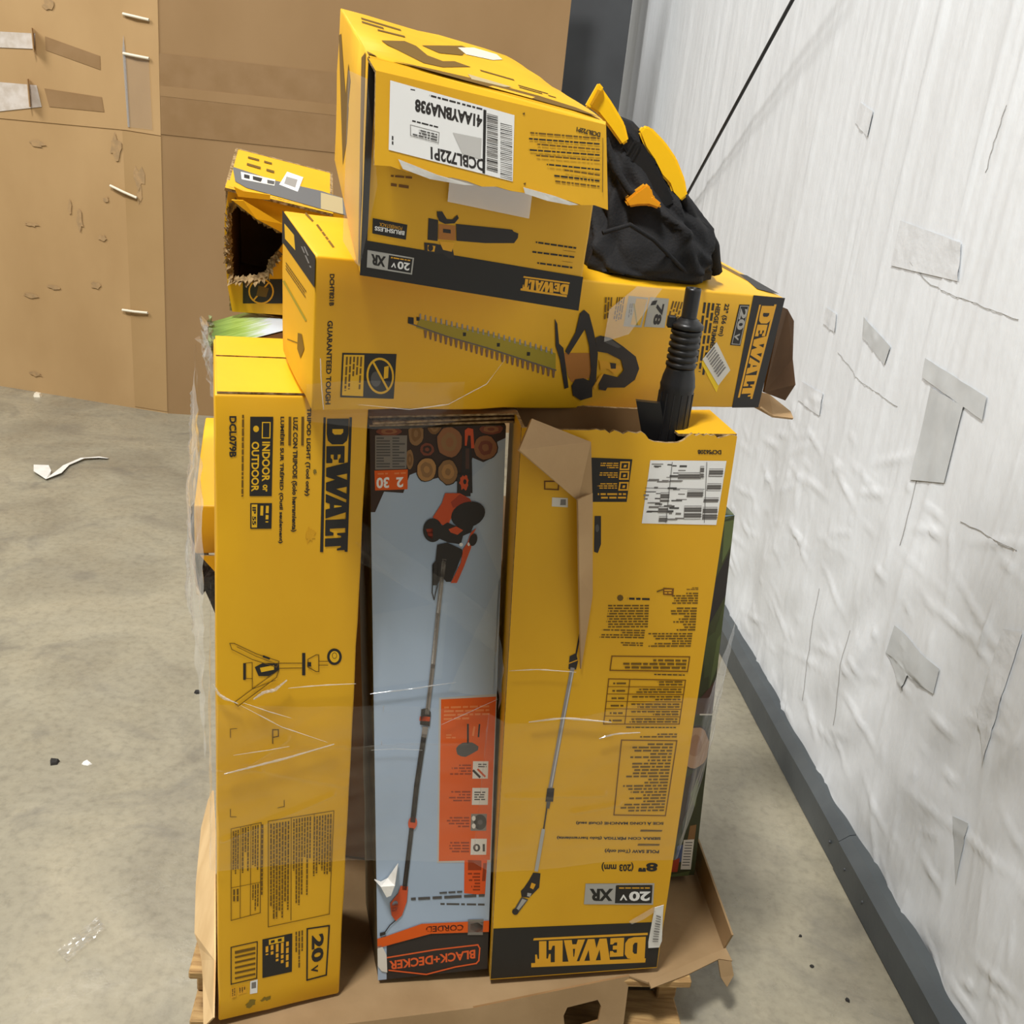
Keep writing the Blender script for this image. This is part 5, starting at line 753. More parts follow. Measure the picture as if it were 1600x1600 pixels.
  ('b','printed_text',0,'dkprint',[0.0947,0.82,0.3045,0.8104,0.0723,0.6171],2,170,0.9,True),
  ('b','printed_text',1,'dkprint',[0.1452,0.6062,0.285,0.6353,0.1311,0.5274],1,171,0.9,True),
  ('p','printed_text',0,'dkprint',[0.1132,0.3331,0.2485,0.4769,0.2939,0.4382,0.3075,0.2881,0.3674,0.2562,0.4438,0.3293,0.5116,0.3022,0.3287,0.13,0.2423,0.1092,0.2071,0.1585,0.1264,0.2716]),
  ('p','printed_text',1,'dkprint',[0.3351,0.4902,0.6537,0.8304,0.6812,0.7984,0.5502,0.5316,0.3989,0.4193]),
  ('p','printed_text',2,'glare',[0.5937,0.725,0.7397,0.8815,0.8789,0.8816,0.8608,0.7579,0.7601,0.6495,0.5909,0.5903]),  # no lettering: a pale patch paints glare on the carton top
  ('b','printed_text',0,'dkprint',[0.5572,0.3141,0.7533,0.31,0.5458,0.2606],1,172,0.7,True),
  ('p','printed_text',1,'glare2',[0.4363,0.1301,0.6278,0.1175,0.5751,0.0763,0.4245,0.0521]),  # second glare patch painted in flat colour, no lettering
  ('b','printed_text',0,'dkprint',[0.6974,0.2105,0.891,0.2046,0.6739,0.1409],2,173,0.6,True),
 ],
 'E_flap': [
  ('p','shipping_label',0,'white',[0.0555,0.932,0.5596,0.8564,0.5666,0.1157,0.0542,0.1953]),
  ('t','shipping_label',1,'charcoal','41AAYBNA938',[0.4261,0.7793,0.1538,0.8017,0.426,0.6383],0.05),
  ('t','shipping_label',1,'charcoal','DCBL722P1',[0.4418,0.3041,0.2198,0.3235,0.4441,0.1651],0.035),
  ('p','shipping_label',2,'black',[0.429,0.8438,0.441,0.8424,0.4469,0.1406,0.4363,0.1459]),
  ('p','shipping_label',3,'grey',[0.444,0.8106,0.4899,0.8056,0.4892,0.795,0.4433,0.8028]),
  ('p','shipping_label',1,'charcoal',[0.5016,0.7384,0.5522,0.7332,0.5522,0.7289,0.5017,0.7299]),
  ('p','shipping_label',3,'charcoal',[0.4443,0.7898,0.4902,0.7847,0.4896,0.7771,0.4437,0.7785]),
  ('p','shipping_label',1,'grey',[0.5019,0.7182,0.5525,0.7129,0.5526,0.7084,0.5021,0.7108]),
  ('p','shipping_label',3,'charcoal',[0.4446,0.769,0.4906,0.7638,0.49,0.7523,0.4441,0.7563]),
  ('p','shipping_label',1,'grey',[0.5023,0.6981,0.5529,0.6927,0.5531,0.6864,0.5024,0.6929]),
  ('p','shipping_label',3,'grey',[0.445,0.7482,0.491,0.7429,0.4905,0.7265,0.4444,0.7366]),
  ('p','shipping_label',1,'charcoal',[0.5027,0.6779,0.5533,0.6724,0.5535,0.6649,0.5029,0.6674]),
  ('p','shipping_label',4,'grey',[0.4453,0.7273,0.4913,0.7219,0.4907,0.7121,0.4447,0.715]),
  ('p','shipping_label',1,'grey',[0.503,0.6577,0.5537,0.6521,0.5539,0.6443,0.5031,0.6527]),
  ('p','shipping_label',3,'grey',[0.4457,0.7065,0.4917,0.701,0.4911,0.692,0.445,0.6974]),
  ('p','shipping_label',1,'charcoal',[0.5034,0.6375,0.5541,0.6318,0.5542,0.6258,0.5036,0.6258]),
  ('p','shipping_label',3,'charcoal',[0.446,0.6856,0.4921,0.68,0.4914,0.6726,0.4454,0.6757]),
  ('p','shipping_label',1,'grey',[0.5038,0.6172,0.5545,0.6114,0.5546,0.607,0.5039,0.6094]),
  ('p','shipping_label',3,'charcoal',[0.4464,0.6647,0.4925,0.659,0.4918,0.651,0.4458,0.6529]),
  ('p','shipping_label',1,'grey',[0.5041,0.597,0.5549,0.591,0.5551,0.5819,0.5043,0.5852]),
  ('p','shipping_label',3,'grey',[0.4467,0.6437,0.4928,0.6379,0.4921,0.6311,0.446,0.6363]),
  ('p','shipping_label',1,'grey',[0.5045,0.5767,0.5553,0.5707,0.5554,0.5663,0.5046,0.5717]),
  ('p','shipping_label',3,'grey',[0.4471,0.6227,0.4932,0.6168,0.4927,0.6004,0.4464,0.6125]),
  ('p','shipping_label',1,'grey',[0.5049,0.5564,0.5557,0.5503,0.5559,0.5406,0.505,0.5513]),
  ('p','shipping_label',4,'grey',[0.4474,0.6018,0.4936,0.5958,0.4929,0.5872,0.4468,0.5899]),
  ('p','shipping_label',1,'charcoal',[0.5052,0.536,0.5561,0.5298,0.5562,0.5251,0.5054,0.5271]),
  ('p','shipping_label',1,'grey',[0.4478,0.5807,0.494,0.5747,0.4933,0.5663,0.4471,0.5717]),
  ('p','shipping_label',1,'charcoal',[0.5056,0.5157,0.5565,0.5094,0.5567,0.4966,0.5057,0.5104]),
  ('p','shipping_label',1,'charcoal',[0.4481,0.5597,0.4943,0.5535,0.4938,0.5367,0.4475,0.551]),
  ('p','shipping_label',1,'grey',[0.506,0.4953,0.5569,0.4889,0.557,0.4843,0.5061,0.488]),
  ('p','shipping_label',2,'grey',[0.4485,0.5387,0.4947,0.5324,0.4941,0.5193,0.4479,0.5254]),
  ('p','shipping_label',1,'grey',[0.5063,0.4749,0.5573,0.4684,0.5574,0.4612,0.5065,0.4633]),
  ('p','shipping_label',1,'grey',[0.4488,0.5176,0.4951,0.5112,0.4945,0.4996,0.4482,0.5074]),
  ('p','shipping_label',1,'charcoal',[0.5067,0.4545,0.5577,0.4479,0.5579,0.4387,0.5068,0.4501]),
  ('p','shipping_label',1,'charcoal',[0.4492,0.4965,0.4955,0.49,0.4948,0.4797,0.4485,0.486]),
  ('p','shipping_label',1,'grey',[0.5071,0.4341,0.5581,0.4273,0.5582,0.4193,0.5072,0.4271]),
  ('p','shipping_label',1,'grey',[0.4495,0.4753,0.4959,0.4687,0.4953,0.4552,0.4488,0.4677]),
  ('p','shipping_label',1,'charcoal',[0.5074,0.4136,0.5585,0.4068,0.5586,0.4023,0.5076,0.4027]),
  ('p','shipping_label',1,'charcoal',[0.4499,0.4542,0.4962,0.4475,0.4956,0.4354,0.4493,0.4414]),
  ('p','shipping_label',1,'grey',[0.5078,0.3932,0.5589,0.3862,0.5591,0.3756,0.508,0.3853]),
  ('p','shipping_label',1,'grey',[0.4502,0.433,0.4966,0.4262,0.4961,0.4091,0.4496,0.4228]),
  ('p','shipping_label',1,'grey',[0.5082,0.3727,0.5593,0.3656,0.5595,0.3539,0.5083,0.3652]),
  ('p','shipping_label',2,'grey',[0.4506,0.4118,0.497,0.4049,0.4963,0.3963,0.45,0.3979]),
  ('p','shipping_label',1,'grey',[0.5086,0.3521,0.5597,0.345,0.5598,0.3402,0.5088,0.3395]),
  ('p','shipping_label',1,'grey',[0.4509,0.3906,0.4974,0.3836,0.4969,0.3667,0.4504,0.3754]),
  ('p','shipping_label',1,'grey',[0.5089,0.3316,0.5601,0.3243,0.5602,0.3199,0.509,0.3268]),
  ('p','shipping_label',2,'grey',[0.4513,0.3694,0.4977,0.3623,0.4971,0.3513,0.4507,0.3573]),
  ('p','shipping_label',1,'charcoal',[0.5093,0.311,0.5605,0.3036,0.5606,0.2963,0.5094,0.3055]),
  ('p','shipping_label',1,'grey',[0.4516,0.3481,0.4981,0.3409,0.4975,0.3326,0.451,0.3405]),
  ('p','shipping_label',1,'grey',[0.5097,0.2904,0.5609,0.2829,0.5611,0.2726,0.5098,0.2856]),
  ('p','shipping_label',1,'grey',[0.452,0.3268,0.4985,0.3195,0.4979,0.3051,0.4514,0.3135]),
  ('p','shipping_label',1,'grey',[0.51,0.2698,0.5613,0.2622,0.5615,0.2502,0.5102,0.2641]),
  ('p','shipping_label',2,'charcoal',[0.4523,0.3055,0.4989,0.2981,0.4983,0.283,0.4518,0.2911]),
  ('p','shipping_label',1,'grey',[0.5104,0.2492,0.5617,0.2415,0.5618,0.2363,0.5105,0.2445]),
  ('p','shipping_label',3,'grey',[0.4527,0.2841,0.4993,0.2766,0.4986,0.2679,0.4521,0.2719]),
  ('p','shipping_label',1,'grey',[0.5108,0.2285,0.5621,0.2207,0.5623,0.2096,0.5109,0.2223]),
  ('p','shipping_label',1,'grey',[0.4531,0.2628,0.4997,0.2552,0.499,0.2464,0.4524,0.252]),
  ('p','shipping_label',1,'grey',[0.5112,0.2079,0.5625,0.1999,0.5627,0.1922,0.5113,0.2021]),
  ('p','shipping_label',1,'grey',[0.4534,0.2414,0.5,0.2337,0.4995,0.2166,0.4528,0.23]),
  ('p','shipping_label',1,'charcoal',[0.5115,0.1872,0.5629,0.1791,0.563,0.1746,0.5118,0.1743]),
  ('p','shipping_label',2,'charcoal',[0.4538,0.22,0.5004,0.2122,0.4998,0.1994,0.4531,0.2086]),
  ('p','shipping_label',1,'grey',[0.5119,0.1664,0.5633,0.1583,0.5635,0.1461,0.512,0.1616]),
  ('p','shipping_label',1,'grey',[0.4541,0.1986,0.5008,0.1907,0.5002,0.1779,0.4535,0.1891]),
  ('p','shipping_label',1,'grey',[0.5123,0.1457,0.5637,0.1375,0.5639,0.1268,0.5124,0.1405]),
  ('b','shipping_label',1,'charcoal',[0.3338,0.8712,0.21,0.884,0.3328,0.8334],1,180,0.95,True),
  ('b','shipping_label',1,'charcoal',[0.4247,0.8622,0.3417,0.8696,0.4238,0.824],1,181,0.9,True),
  ('b','shipping_label',1,'charcoal',[0.2482,0.5627,0.1407,0.5736,0.247,0.5308],1,182,0.9,True),
  ('p','shipping_label',1,'grey',[0.1362,0.5074,0.2536,0.4895,0.2541,0.4951,0.1367,0.513]),
  ('p','shipping_label',2,'grey',[0.2519,0.4949,0.2492,0.3728,0.2513,0.3734,0.2539,0.4956]),
  ('p','shipping_label',3,'grey',[0.2515,0.3786,0.1376,0.4001,0.1371,0.3945,0.251,0.3729]),
  ('p','shipping_label',4,'grey',[0.1394,0.3949,0.1384,0.5134,0.1364,0.5122,0.1374,0.3938]),
  ('b','shipping_label',4,'dkgrey',[0.2452,0.4777,0.1452,0.4898,0.2447,0.3875],3,183,0.7,True),
  ('b','shipping_label',1,'charcoal',[0.0743,0.351,0.075,0.2584,0.063,0.3529],1,184,0.8,True),
  ('b','shipping_label',1,'charcoal',[0.153,0.8965,0.1341,0.8953,0.1516,0.8755],1,185,1,True),
  ('p','shipping_label',2,'greylt',[0.3071,0.5229,0.4262,0.5262,0.4259,0.2913,0.3494,0.3141]),
  ('t','printed_text',0,'black','DCBL722P1',[0.9381,0.8774,0.8312,0.8829,0.9371,0.8217],0.035),
  ('b','printed_text',1,'dkprint',[0.9352,0.8251,0.6307,0.7198,0.9354,0.7898],1,190,0.97,True),
  ('b','printed_text',2,'black',[0.9371,0.762,0.6264,0.6507,0.9373,0.7266],1,191,0.97,True),
  ('b','printed_text',3,'dkprint',[0.939,0.6987,0.6624,0.6079,0.9391,0.6632],1,192,0.97,True),
  ('b','printed_text',4,'black',[0.9408,0.6351,0.6266,0.5253,0.941,0.5995],1,193,0.97,True),
  ('b','printed_text',5,'dkprint',[0.9427,0.5714,0.661,0.481,0.9429,0.5357],1,194,0.97,True),
  ('b','printed_text',6,'black',[0.9458,0.4676,0.7092,0.404,0.946,0.4317],1,195,0.97,True),
  ('b','printed_text',7,'dkprint',[0.9477,0.4033,0.7867,0.3811,0.9478,0.3673],1,196,0.97,True),
  ('b','printed_text',0,'black',[0.9496,0.3388,0.7459,0.2952,0.9498,0.3026],1,197,0.97,True),
  ('b','printed_text',1,'dkprint',[0.9515,0.274,0.7516,0.2337,0.9517,0.2378],1,198,0.97,True),
  ('p','printed_text',8,'dkprint',[0.9471,0.82,0.964,0.1925,0.9669,0.1939,0.95,0.8215]),
  ('p','printed_text',0,'dkprint',[0.5932,0.897,0.6027,0.9131,0.6032,0.89,0.5967,0.8821]),
  ('p','printed_text',0,'dkprint',[0.6134,0.1178,0.6231,0.1339,0.6236,0.1098,0.6171,0.102]),
 ],
 'F_top': [
  ('p','printed_text',0,'bandgrey',[-0.0307,0.4334,0.0043,0.4821,0.3529,0.4052,0.7472,0.4358,0.9356,0.3912,0.9505,-0.053,0.737,0.0054,0.3699,0.0473,0.1389,0.0686,0.0441,0.1513]),
  ('p','printed_text',1,'offwhite',[0.0688,0.4095,0.352,0.4247,0.3524,0.2769,0.0884,0.2358]),
  ('p','printed_text',2,'charcoal',[0.0977,0.371,0.1432,0.3739,0.1495,0.2824,0.1044,0.2797]),
  ('p','printed_text',2,'charcoal',[0.1691,0.3778,0.2478,0.3817,0.2407,0.2802,0.1749,0.2899]),
  ('p','printed_text',2,'dkgrey',[0.2878,0.3759,0.3487,0.3818,0.3475,0.2969,0.2926,0.2876]),
  ('p','white_sticker',1,'white',[0.4425,0.7037,0.5833,0.6641,0.5455,0.2694,0.3896,0.3324]),
  ('p','white_sticker',2,'silverd',[0.4405,0.575,0.5371,0.5658,0.5229,0.3516,0.4277,0.3808]),
  ('b','printed_text',0,'dkprint',[0.0976,0.8752,0.303,0.8671,0.0992,0.7741],1,200,0.95,True),
  ('b','printed_text',0,'dkprint',[0.1004,0.7006,0.3333,0.6731,0.1021,0.5819],1,201,0.9,True),
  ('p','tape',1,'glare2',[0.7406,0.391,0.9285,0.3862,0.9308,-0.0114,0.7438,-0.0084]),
 ],
 'F_front': [
  ('p','warning_panel',0,'black',[0.0963,0.2935,0.4711,0.3737,0.4697,0.1681,0.0906,0.0895]),
  ('p','warning_panel',1,'gold',[0.3518,0.2465,0.3478,0.2178,0.3366,0.1894,0.3192,0.1633,0.2966,0.1414,0.2705,0.1251,0.2426,0.1156,0.215,0.1136,0.1894,0.1191,0.1677,0.1318,0.1513,0.1507,0.1414,0.1745,0.1385,0.2016,0.1428,0.2301,0.154,0.2582,0.1713,0.2838,0.1936,0.3054,0.2194,0.3215,0.2468,0.331,0.2742,0.3333,0.2997,0.3281,0.3215,0.3158,0.3382,0.2973,0.3485,0.2736]),
  ('p','warning_panel',2,'black',[0.3384,0.2437,0.3348,0.2186,0.3251,0.1937,0.3098,0.1709,0.2901,0.1517,0.2673,0.1375,0.2429,0.1292,0.2187,0.1274,0.1963,0.1322,0.1773,0.1433,0.163,0.1598,0.1543,0.1807,0.1517,0.2044,0.1555,0.2294,0.1653,0.2539,0.1804,0.2764,0.2,0.2953,0.2225,0.3094,0.2466,0.3177,0.2706,0.3197,0.2929,0.3151,0.3119,0.3044,0.3265,0.2881,0.3355,0.2674]),
  ('p','warning_panel',3,'gold',[0.1796,0.1259,0.3191,0.3153,0.3095,0.3215,0.1701,0.1323]),
  ('p','warning_panel',4,'dkprint',[0.2244,0.2678,0.3093,0.2644,0.2867,0.1843,0.2013,0.1773]),
 ],
 'L_front': [
  ('p','forest_picture',0,'forestd',[0.257,0.8844,1.0013,1.0202,1.0034,-0.0082,0.4917,-0.0446]),
  ('p','forest_picture',1,'skyb',[0.8663,1.0209,1.0013,1.0202,1.0056,0.9971,0.8782,0.9931]),
  ('p','forest_picture',1,'foreston',[0.9075,0.9821,0.9981,0.9863,1.0184,0.9267,0.9267,0.8797]),
  ('p','forest_picture',1,'foresto2',[0.8311,0.6835,0.9491,0.7076,0.9829,0.5964,0.8725,0.5803]),
  ('p','forest_picture',2,'charcoal',[0.9893,0.9079,1.0122,0.7982,0.8243,0.7004,0.8407,0.8159]),
  ('p','forest_picture',3,'foresto2',[1.0285,0.7898,1.0409,0.6729,0.9302,0.5183,0.9024,0.6658]),
  ('p','forest_picture',4,'foreston',[0.9598,0.6822,0.9913,0.6988,1.0017,0.6135,0.9355,0.5534]),
  ('p','forest_picture',5,'charcoal2',[0.9581,0.5619,1.0032,0.5788,0.9919,0.4802,0.8132,0.4825,0.8315,0.5195]),
  ('p','log_picture',1,'barkd',[1.0126,0.3798,1.0116,0.3565,0.9792,0.3379,0.9291,0.3283,0.8768,0.3217,0.8205,0.3251,0.767,0.3346,0.7235,0.3514,0.7083,0.3741,0.7031,0.3959,0.7035,0.4189,0.7397,0.4355,0.7815,0.4496,0.8375,0.4497,0.892,0.4498,0.9456,0.441,0.9815,0.4223,1.0179,0.4029]),
  ('p','log_picture',2,'logpale',[0.993,0.3808,0.992,0.3595,0.9635,0.3424,0.9197,0.3334,0.8739,0.3274,0.8247,0.3303,0.7779,0.3389,0.7399,0.3541,0.7267,0.375,0.7223,0.3949,0.7226,0.416,0.7544,0.4313,0.7911,0.4443,0.8402,0.4446,0.8879,0.4447,0.9348,0.4367,0.9661,0.4197,0.9978,0.402]),
  ('p','log_picture',3,'logpale2',[0.9245,0.3898,0.9143,0.3772,0.8966,0.3661,0.8661,0.363,0.8357,0.3652,0.806,0.3708,0.7802,0.3819,0.7761,0.3975,0.7863,0.4119,0.814,0.4196,0.8418,0.4261,0.8738,0.4228,0.9003,0.4149,0.9173,0.4032]),
  ('p','forest_picture',3,'bark',[0.7398,0.2896,0.957,0.3367,0.9637,0.2861,0.815,0.1778,0.7265,0.0815]),
  ('p','forest_picture',4,'foresto2',[0.8471,0.2196,0.9041,0.3001,0.9523,0.2806,0.9224,0.2184]),
  ('p','forest_picture',5,'foreston',[0.8544,0.2538,0.935,0.2903,0.9254,0.2106]),
  ('p','forest_picture',4,'wood1',[0.8913,0.1571,0.9589,0.1598,0.9565,0.1128,0.88,0.1142]),
  ('p','forest_picture',4,'blue2',[0.7763,0.0964,0.8567,0.1028,0.8489,0.0493,0.7687,0.0409]),
  ('p','forest_picture',5,'toolord',[0.7504,0.0532,0.8173,0.0599,0.8055,0.016,0.7354,0.0174]),
  ('p','barcode_sticker',5,'offwhite',[0.8384,0.115,0.9523,0.1149,0.9501,0.0212,0.8376,0.0235]),
  ('p','barcode_sticker',6,'dkgrey',[0.8582,0.1055,0.9368,0.104,0.9358,0.1066,0.8572,0.108]),
  ('p','barcode_sticker',6,'dkgrey',[0.8573,0.0968,0.9359,0.0953,0.9349,0.0979,0.8563,0.0994]),
  ('p','barcode_sticker',6,'dkgrey',[0.8564,0.0881,0.9351,0.0866,0.9341,0.0892,0.8554,0.0907]),
  ('p','barcode_sticker',6,'dkgrey',[0.8554,0.0794,0.9343,0.0779,0.9333,0.0805,0.8545,0.082]),
  ('p','barcode_sticker',6,'dkgrey',[0.8545,0.0707,0.9335,0.0692,0.9325,0.0718,0.8536,0.0733]),
  ('p','barcode_sticker',6,'dkgrey',[0.8536,0.0619,0.9327,0.0604,0.9317,0.063,0.8527,0.0645]),
  ('p','barcode_sticker',6,'dkgrey',[0.8527,0.0532,0.9318,0.0516,0.9308,0.0542,0.8517,0.0558]),
  ('p','barcode_sticker',6,'dkgrey',[0.8518,0.0444,0.931,0.0428,0.93,0.0455,0.8508,0.047]),
  ('p','barcode_sticker',6,'dkgrey',[0.8509,0.0356,0.9302,0.034,0.9292,0.0366,0.8499,0.0382]),
  ('p','forest_picture',6,'offwhite',[0.8662,0.4798,1.0133,0.4779,1.0116,0.4819,0.8646,0.4838]),
  ('p','forest_picture',6,'foreston',[0.6836,0.0063,0.9446,0.0173,0.9319,-0.023,0.6696,-0.034]),
 ],
}


# ------------------------------------------------------------------ materials
def lin(c): return tuple(((v/255)/12.92 if v/255 <= .04045 else ((v/255+.055)/1.055)**2.4) for v in c) + (1.0,)

def pmat(name, c1, c2=None, scale=8, rough=.55, spec=.4, bump=0, bscale=60, detail=6, stretch=(1, 1, 1), lo=.35, hi=.65, coord='Object', metal=0, coat=0):
    m = bpy.data.materials.new(name); m.use_nodes = True
    nt = m.node_tree; b = nt.nodes['Principled BSDF']
    b.inputs['Roughness'].default_value = rough; b.inputs['Specular IOR Level'].default_value = spec
    b.inputs['Metallic'].default_value = metal; b.inputs['Coat Weight'].default_value = coat; b.inputs['Coat Roughness'].default_value = .25
    b.inputs['Base Color'].default_value = lin(c1)
    if c2 or bump:
        tc = nt.nodes.new('ShaderNodeTexCoord'); mp = nt.nodes.new('ShaderNodeMapping'); mp.inputs['Scale'].default_value = stretch
        nt.links.new(tc.outputs[coord], mp.inputs['Vector'])
    if c2:
        n = nt.nodes.new('ShaderNodeTexNoise'); n.inputs['Scale'].default_value = scale; n.inputs['Detail'].default_value = detail
        nt.links.new(mp.outputs[0], n.inputs['Vector'])
        r = nt.nodes.new('ShaderNodeValToRGB'); r.color_ramp.elements[0].position = lo; r.color_ramp.elements[1].position = hi
        r.color_ramp.elements[0].color = lin(c1); r.color_ramp.elements[1].color = lin(c2)
        nt.links.new(n.outputs['Fac'], r.inputs[0]); nt.links.new(r.outputs[0], b.inputs['Base Color'])
    if bump:
        n2 = nt.nodes.new('ShaderNodeTexNoise'); n2.inputs['Scale'].default_value = bscale; n2.inputs['Detail'].default_value = 4
        nt.links.new(mp.outputs[0], n2.inputs['Vector'])
        bp = nt.nodes.new('ShaderNodeBump'); bp.inputs['Strength'].default_value = bump; bp.inputs['Distance'].default_value = .01
        nt.links.new(n2.outputs['Fac'], bp.inputs['Height']); nt.links.new(bp.outputs[0], b.inputs['Normal'])
    return m

INK = {'black': (38, 36, 34), 'charcoal': (48, 44, 42), 'charcoal2': (82, 58, 50), 'dkprint': (108, 80, 22), 'brownp': (120, 78, 18), 'dkgrey': (84, 82, 80), 'grey': (128, 124, 120),
 'greylt': (196, 194, 190), 'greypanel': (128, 122, 114), 'greypanel2': (178, 176, 165), 'ltgrey': (190, 185, 178), 'silver': (176, 174, 168), 'silverd': (150, 146, 140), 'white': (238, 238, 236),
 'offwhite': (222, 218, 208), 'yellow': (230, 180, 32), 'yellow2': (226, 176, 34), 'yellowbr': (246, 208, 20), 'gold': (232, 170, 40), 'blue': (168, 186, 207), 'bluelt': (176, 192, 209), 'bluelt2': (173, 190, 209), 'blue2': (84, 100, 140),
 'bark': (58, 42, 34), 'barkd': (46, 34, 28), 'wood1': (142, 106, 66), 'wood2': (124, 88, 50), 'wood3': (146, 98, 62), 'wood4': (172, 128, 76), 'wood5': (122, 66, 46),
 'logpale': (190, 150, 116), 'logpale2': (172, 126, 92), 'orange': (222, 92, 18), 'orange2': (226, 88, 30), 'orangel': (230, 132, 72), 'orangedk': (150, 56, 14), 'orangeb': (226, 98, 46),
 'toolor': (206, 84, 44), 'toolord': (168, 64, 40), 'polegrey': (140, 132, 124), 'polelt': (232, 228, 222), 'polegrey2': (146, 140, 138), 'polelt2': (198, 196, 196), 'poledk': (104, 92, 84),
 'olive': (160, 142, 36), 'tooth': (130, 98, 72), 'brownlt': (178, 116, 50), 'bandgrey': (104, 104, 104), 'glare': (220, 212, 188), 'glare2': (176, 160, 120), 'scuff': (128, 108, 36), 'scuff2': (214, 158, 26),  # glare inks: highlights painted in as flat colour
 'forestd': (62, 66, 42), 'foreston': (88, 100, 60), 'foresto2': (70, 78, 48), 'skyb': (126, 158, 186), 'brownhole': (96, 70, 34)}
_ink = {}
def ink(n):
    if n not in _ink: _ink[n] = pmat('ink_' + n, INK[n], rough=.5, spec=.35)
    return _ink[n]

YEL = pmat('yellow_carton', (230, 176, 28), (222, 166, 22), scale=5, rough=.46, spec=.4, bump=.06, bscale=9, stretch=(1, 1, .6))
TRAYC = pmat('tray_card', (158, 131, 96), (144, 118, 84), scale=7, rough=.8, spec=.2, bump=.1, bscale=40)
SHADEC = pmat('shaded_card', (96, 72, 50), (80, 58, 40), scale=9, rough=.85, spec=.15)  # darkened card colour: the end flap's shade is painted in
KRAFT = pmat('kraft_card', (190, 158, 117), (178, 146, 106), scale=7, rough=.8, spec=.2, bump=.1, bscale=40)
KRAFT2 = pmat('kraft_inside', (150, 116, 78), (132, 100, 64), scale=9, rough=.85, spec=.15)
TORN = pmat('torn_card_edge', (176, 150, 110), (112, 90, 60), scale=120, rough=.9, spec=.1, bump=.4, bscale=150)
OLIVE = pmat('dark_printed_side', (66, 62, 44), (96, 84, 58), scale=30, rough=.55)
FOREST = pmat('forest_print', (50, 58, 40), (84, 92, 62), scale=40, rough=.5)
BLACKP = pmat('black_plastic', (26, 26, 27), rough=.38, spec=.45, bump=.05, bscale=80)
FABRIC = pmat('black_fabric', (20, 20, 22), (34, 34, 36), scale=14, rough=.8, spec=.3, bump=.2, bscale=260)
YPLAS = pmat('yellow_plastic', (248, 196, 18), rough=.35, spec=.5)
WOOD = pmat('pallet_wood', (186, 152, 100), (142, 108, 66), scale=6, rough=.8, stretch=(2, 14, 14), bump=.2, bscale=30)
STEEL = pmat('grey_painted_steel', (74, 77, 80), (66, 68, 71), scale=3, rough=.5, spec=.4)
WHITEP = pmat('white_paper', (236, 234, 228), (220, 217, 210), scale=20, rough=.6, bump=.2, bscale=30)
CABLE = pmat('black_steel_cable', (38, 38, 38), rough=.5, spec=.4)
TAPEW = pmat('white_tape', (214, 205, 196), (196, 184, 170), scale=25, rough=.45, bump=.15, bscale=40)
TAPEB = pmat('brown_tape', (150, 119, 82), (143, 112, 74), scale=12, rough=.5)
TAPEG = pmat('grey_tape', (192, 195, 196), (180, 183, 184), scale=12, rough=.4, bump=.1, bscale=20)
STAPLE = pmat('white_plastic_tie', (232, 222, 200), rough=.4)

def film_mat(name, base, tint=(235, 235, 232)):
    m = bpy.data.materials.new(name); m.use_nodes = True; nt = m.node_tree
    for n in list(nt.nodes): nt.nodes.remove(n)
    out = nt.nodes.new('ShaderNodeOutputMaterial'); tr = nt.nodes.new('ShaderNodeBsdfTransparent'); gl = nt.nodes.new('ShaderNodeBsdfGlossy'); df = nt.nodes.new('ShaderNodeBsdfDiffuse')
    gl.inputs['Roughness'].default_value = .12; gl.inputs['Color'].default_value = (1, 1, 1, 1); df.inputs['Color'].default_value = lin(tint)
    mx = nt.nodes.new('ShaderNodeMixShader'); mx.inputs[0].default_value = .4
    nt.links.new(gl.outputs[0], mx.inputs[1]); nt.links.new(df.outputs[0], mx.inputs[2])
    lw = nt.nodes.new('ShaderNodeLayerWeight'); lw.inputs['Blend'].default_value = .25
    mr = nt.nodes.new('ShaderNodeMapRange'); mr.inputs['To Min'].default_value = base; mr.inputs['To Max'].default_value = min(1, base + .38)
    nt.links.new(lw.outputs['Facing'], mr.inputs[0])
    m2 = nt.nodes.new('ShaderNodeMixShader'); nt.links.new(mr.outputs[0], m2.inputs[0]); nt.links.new(tr.outputs[0], m2.inputs[1]); nt.links.new(mx.outputs[0], m2.inputs[2])
    nt.links.new(m2.outputs[0], out.inputs[0])
    return m
FILM = film_mat('clear_stretch_film', .012)
FILM2 = film_mat('crumpled_film', .12)

# ------------------------------------------------------------------ helpers
def tag(o, label=None, cat=None, group=None, kind=None):
    if label: o['label'] = label
    if cat: o['category'] = cat
    if group: o['group'] = group
    if kind: o['kind'] = kind
    return o
def empty(name, loc, label=None, cat=None, kind=None, group=None):
    o = bpy.data.objects.new(name, None); o.empty_display_size = .05; COL.objects.link(o); o.location = loc
    return tag(o, label, cat, group, kind)
def link(name, me, mats, parent=None):
    for m in (mats if isinstance(mats, (list, tuple)) else [mats]): me.materials.append(m)
    o = bpy.data.objects.new(name, me); COL.objects.link(o)
    if parent is not None:
        o.parent = parent; o.matrix_parent_inverse = Matrix.Translation(-parent_loc(parent))
    return o
def parent_loc(p): return Vector(p.location) if p.parent is None else Vector()
def mesh(name, verts, faces, mats, parent=None, idx=None, smooth=False):
    me = bpy.data.meshes.new(name); me.from_pydata([tuple(v) for v in verts], [], faces)
    o = link(name, me, mats, parent)
    if idx: me.polygons.foreach_set('material_index', idx)
    if smooth: me.polygons.foreach_set('use_smooth', [True]*len(me.polygons))
    me.update()
    return o
def fromb(name, bm, mats, parent=None, smooth=False):
    me = bpy.data.meshes.new(name); bm.normal_update(); bm.to_mesh(me); bm.free()
    if smooth: me.polygons.foreach_set('use_smooth', [True]*len(me.polygons))
    return link(name, me, mats, parent)

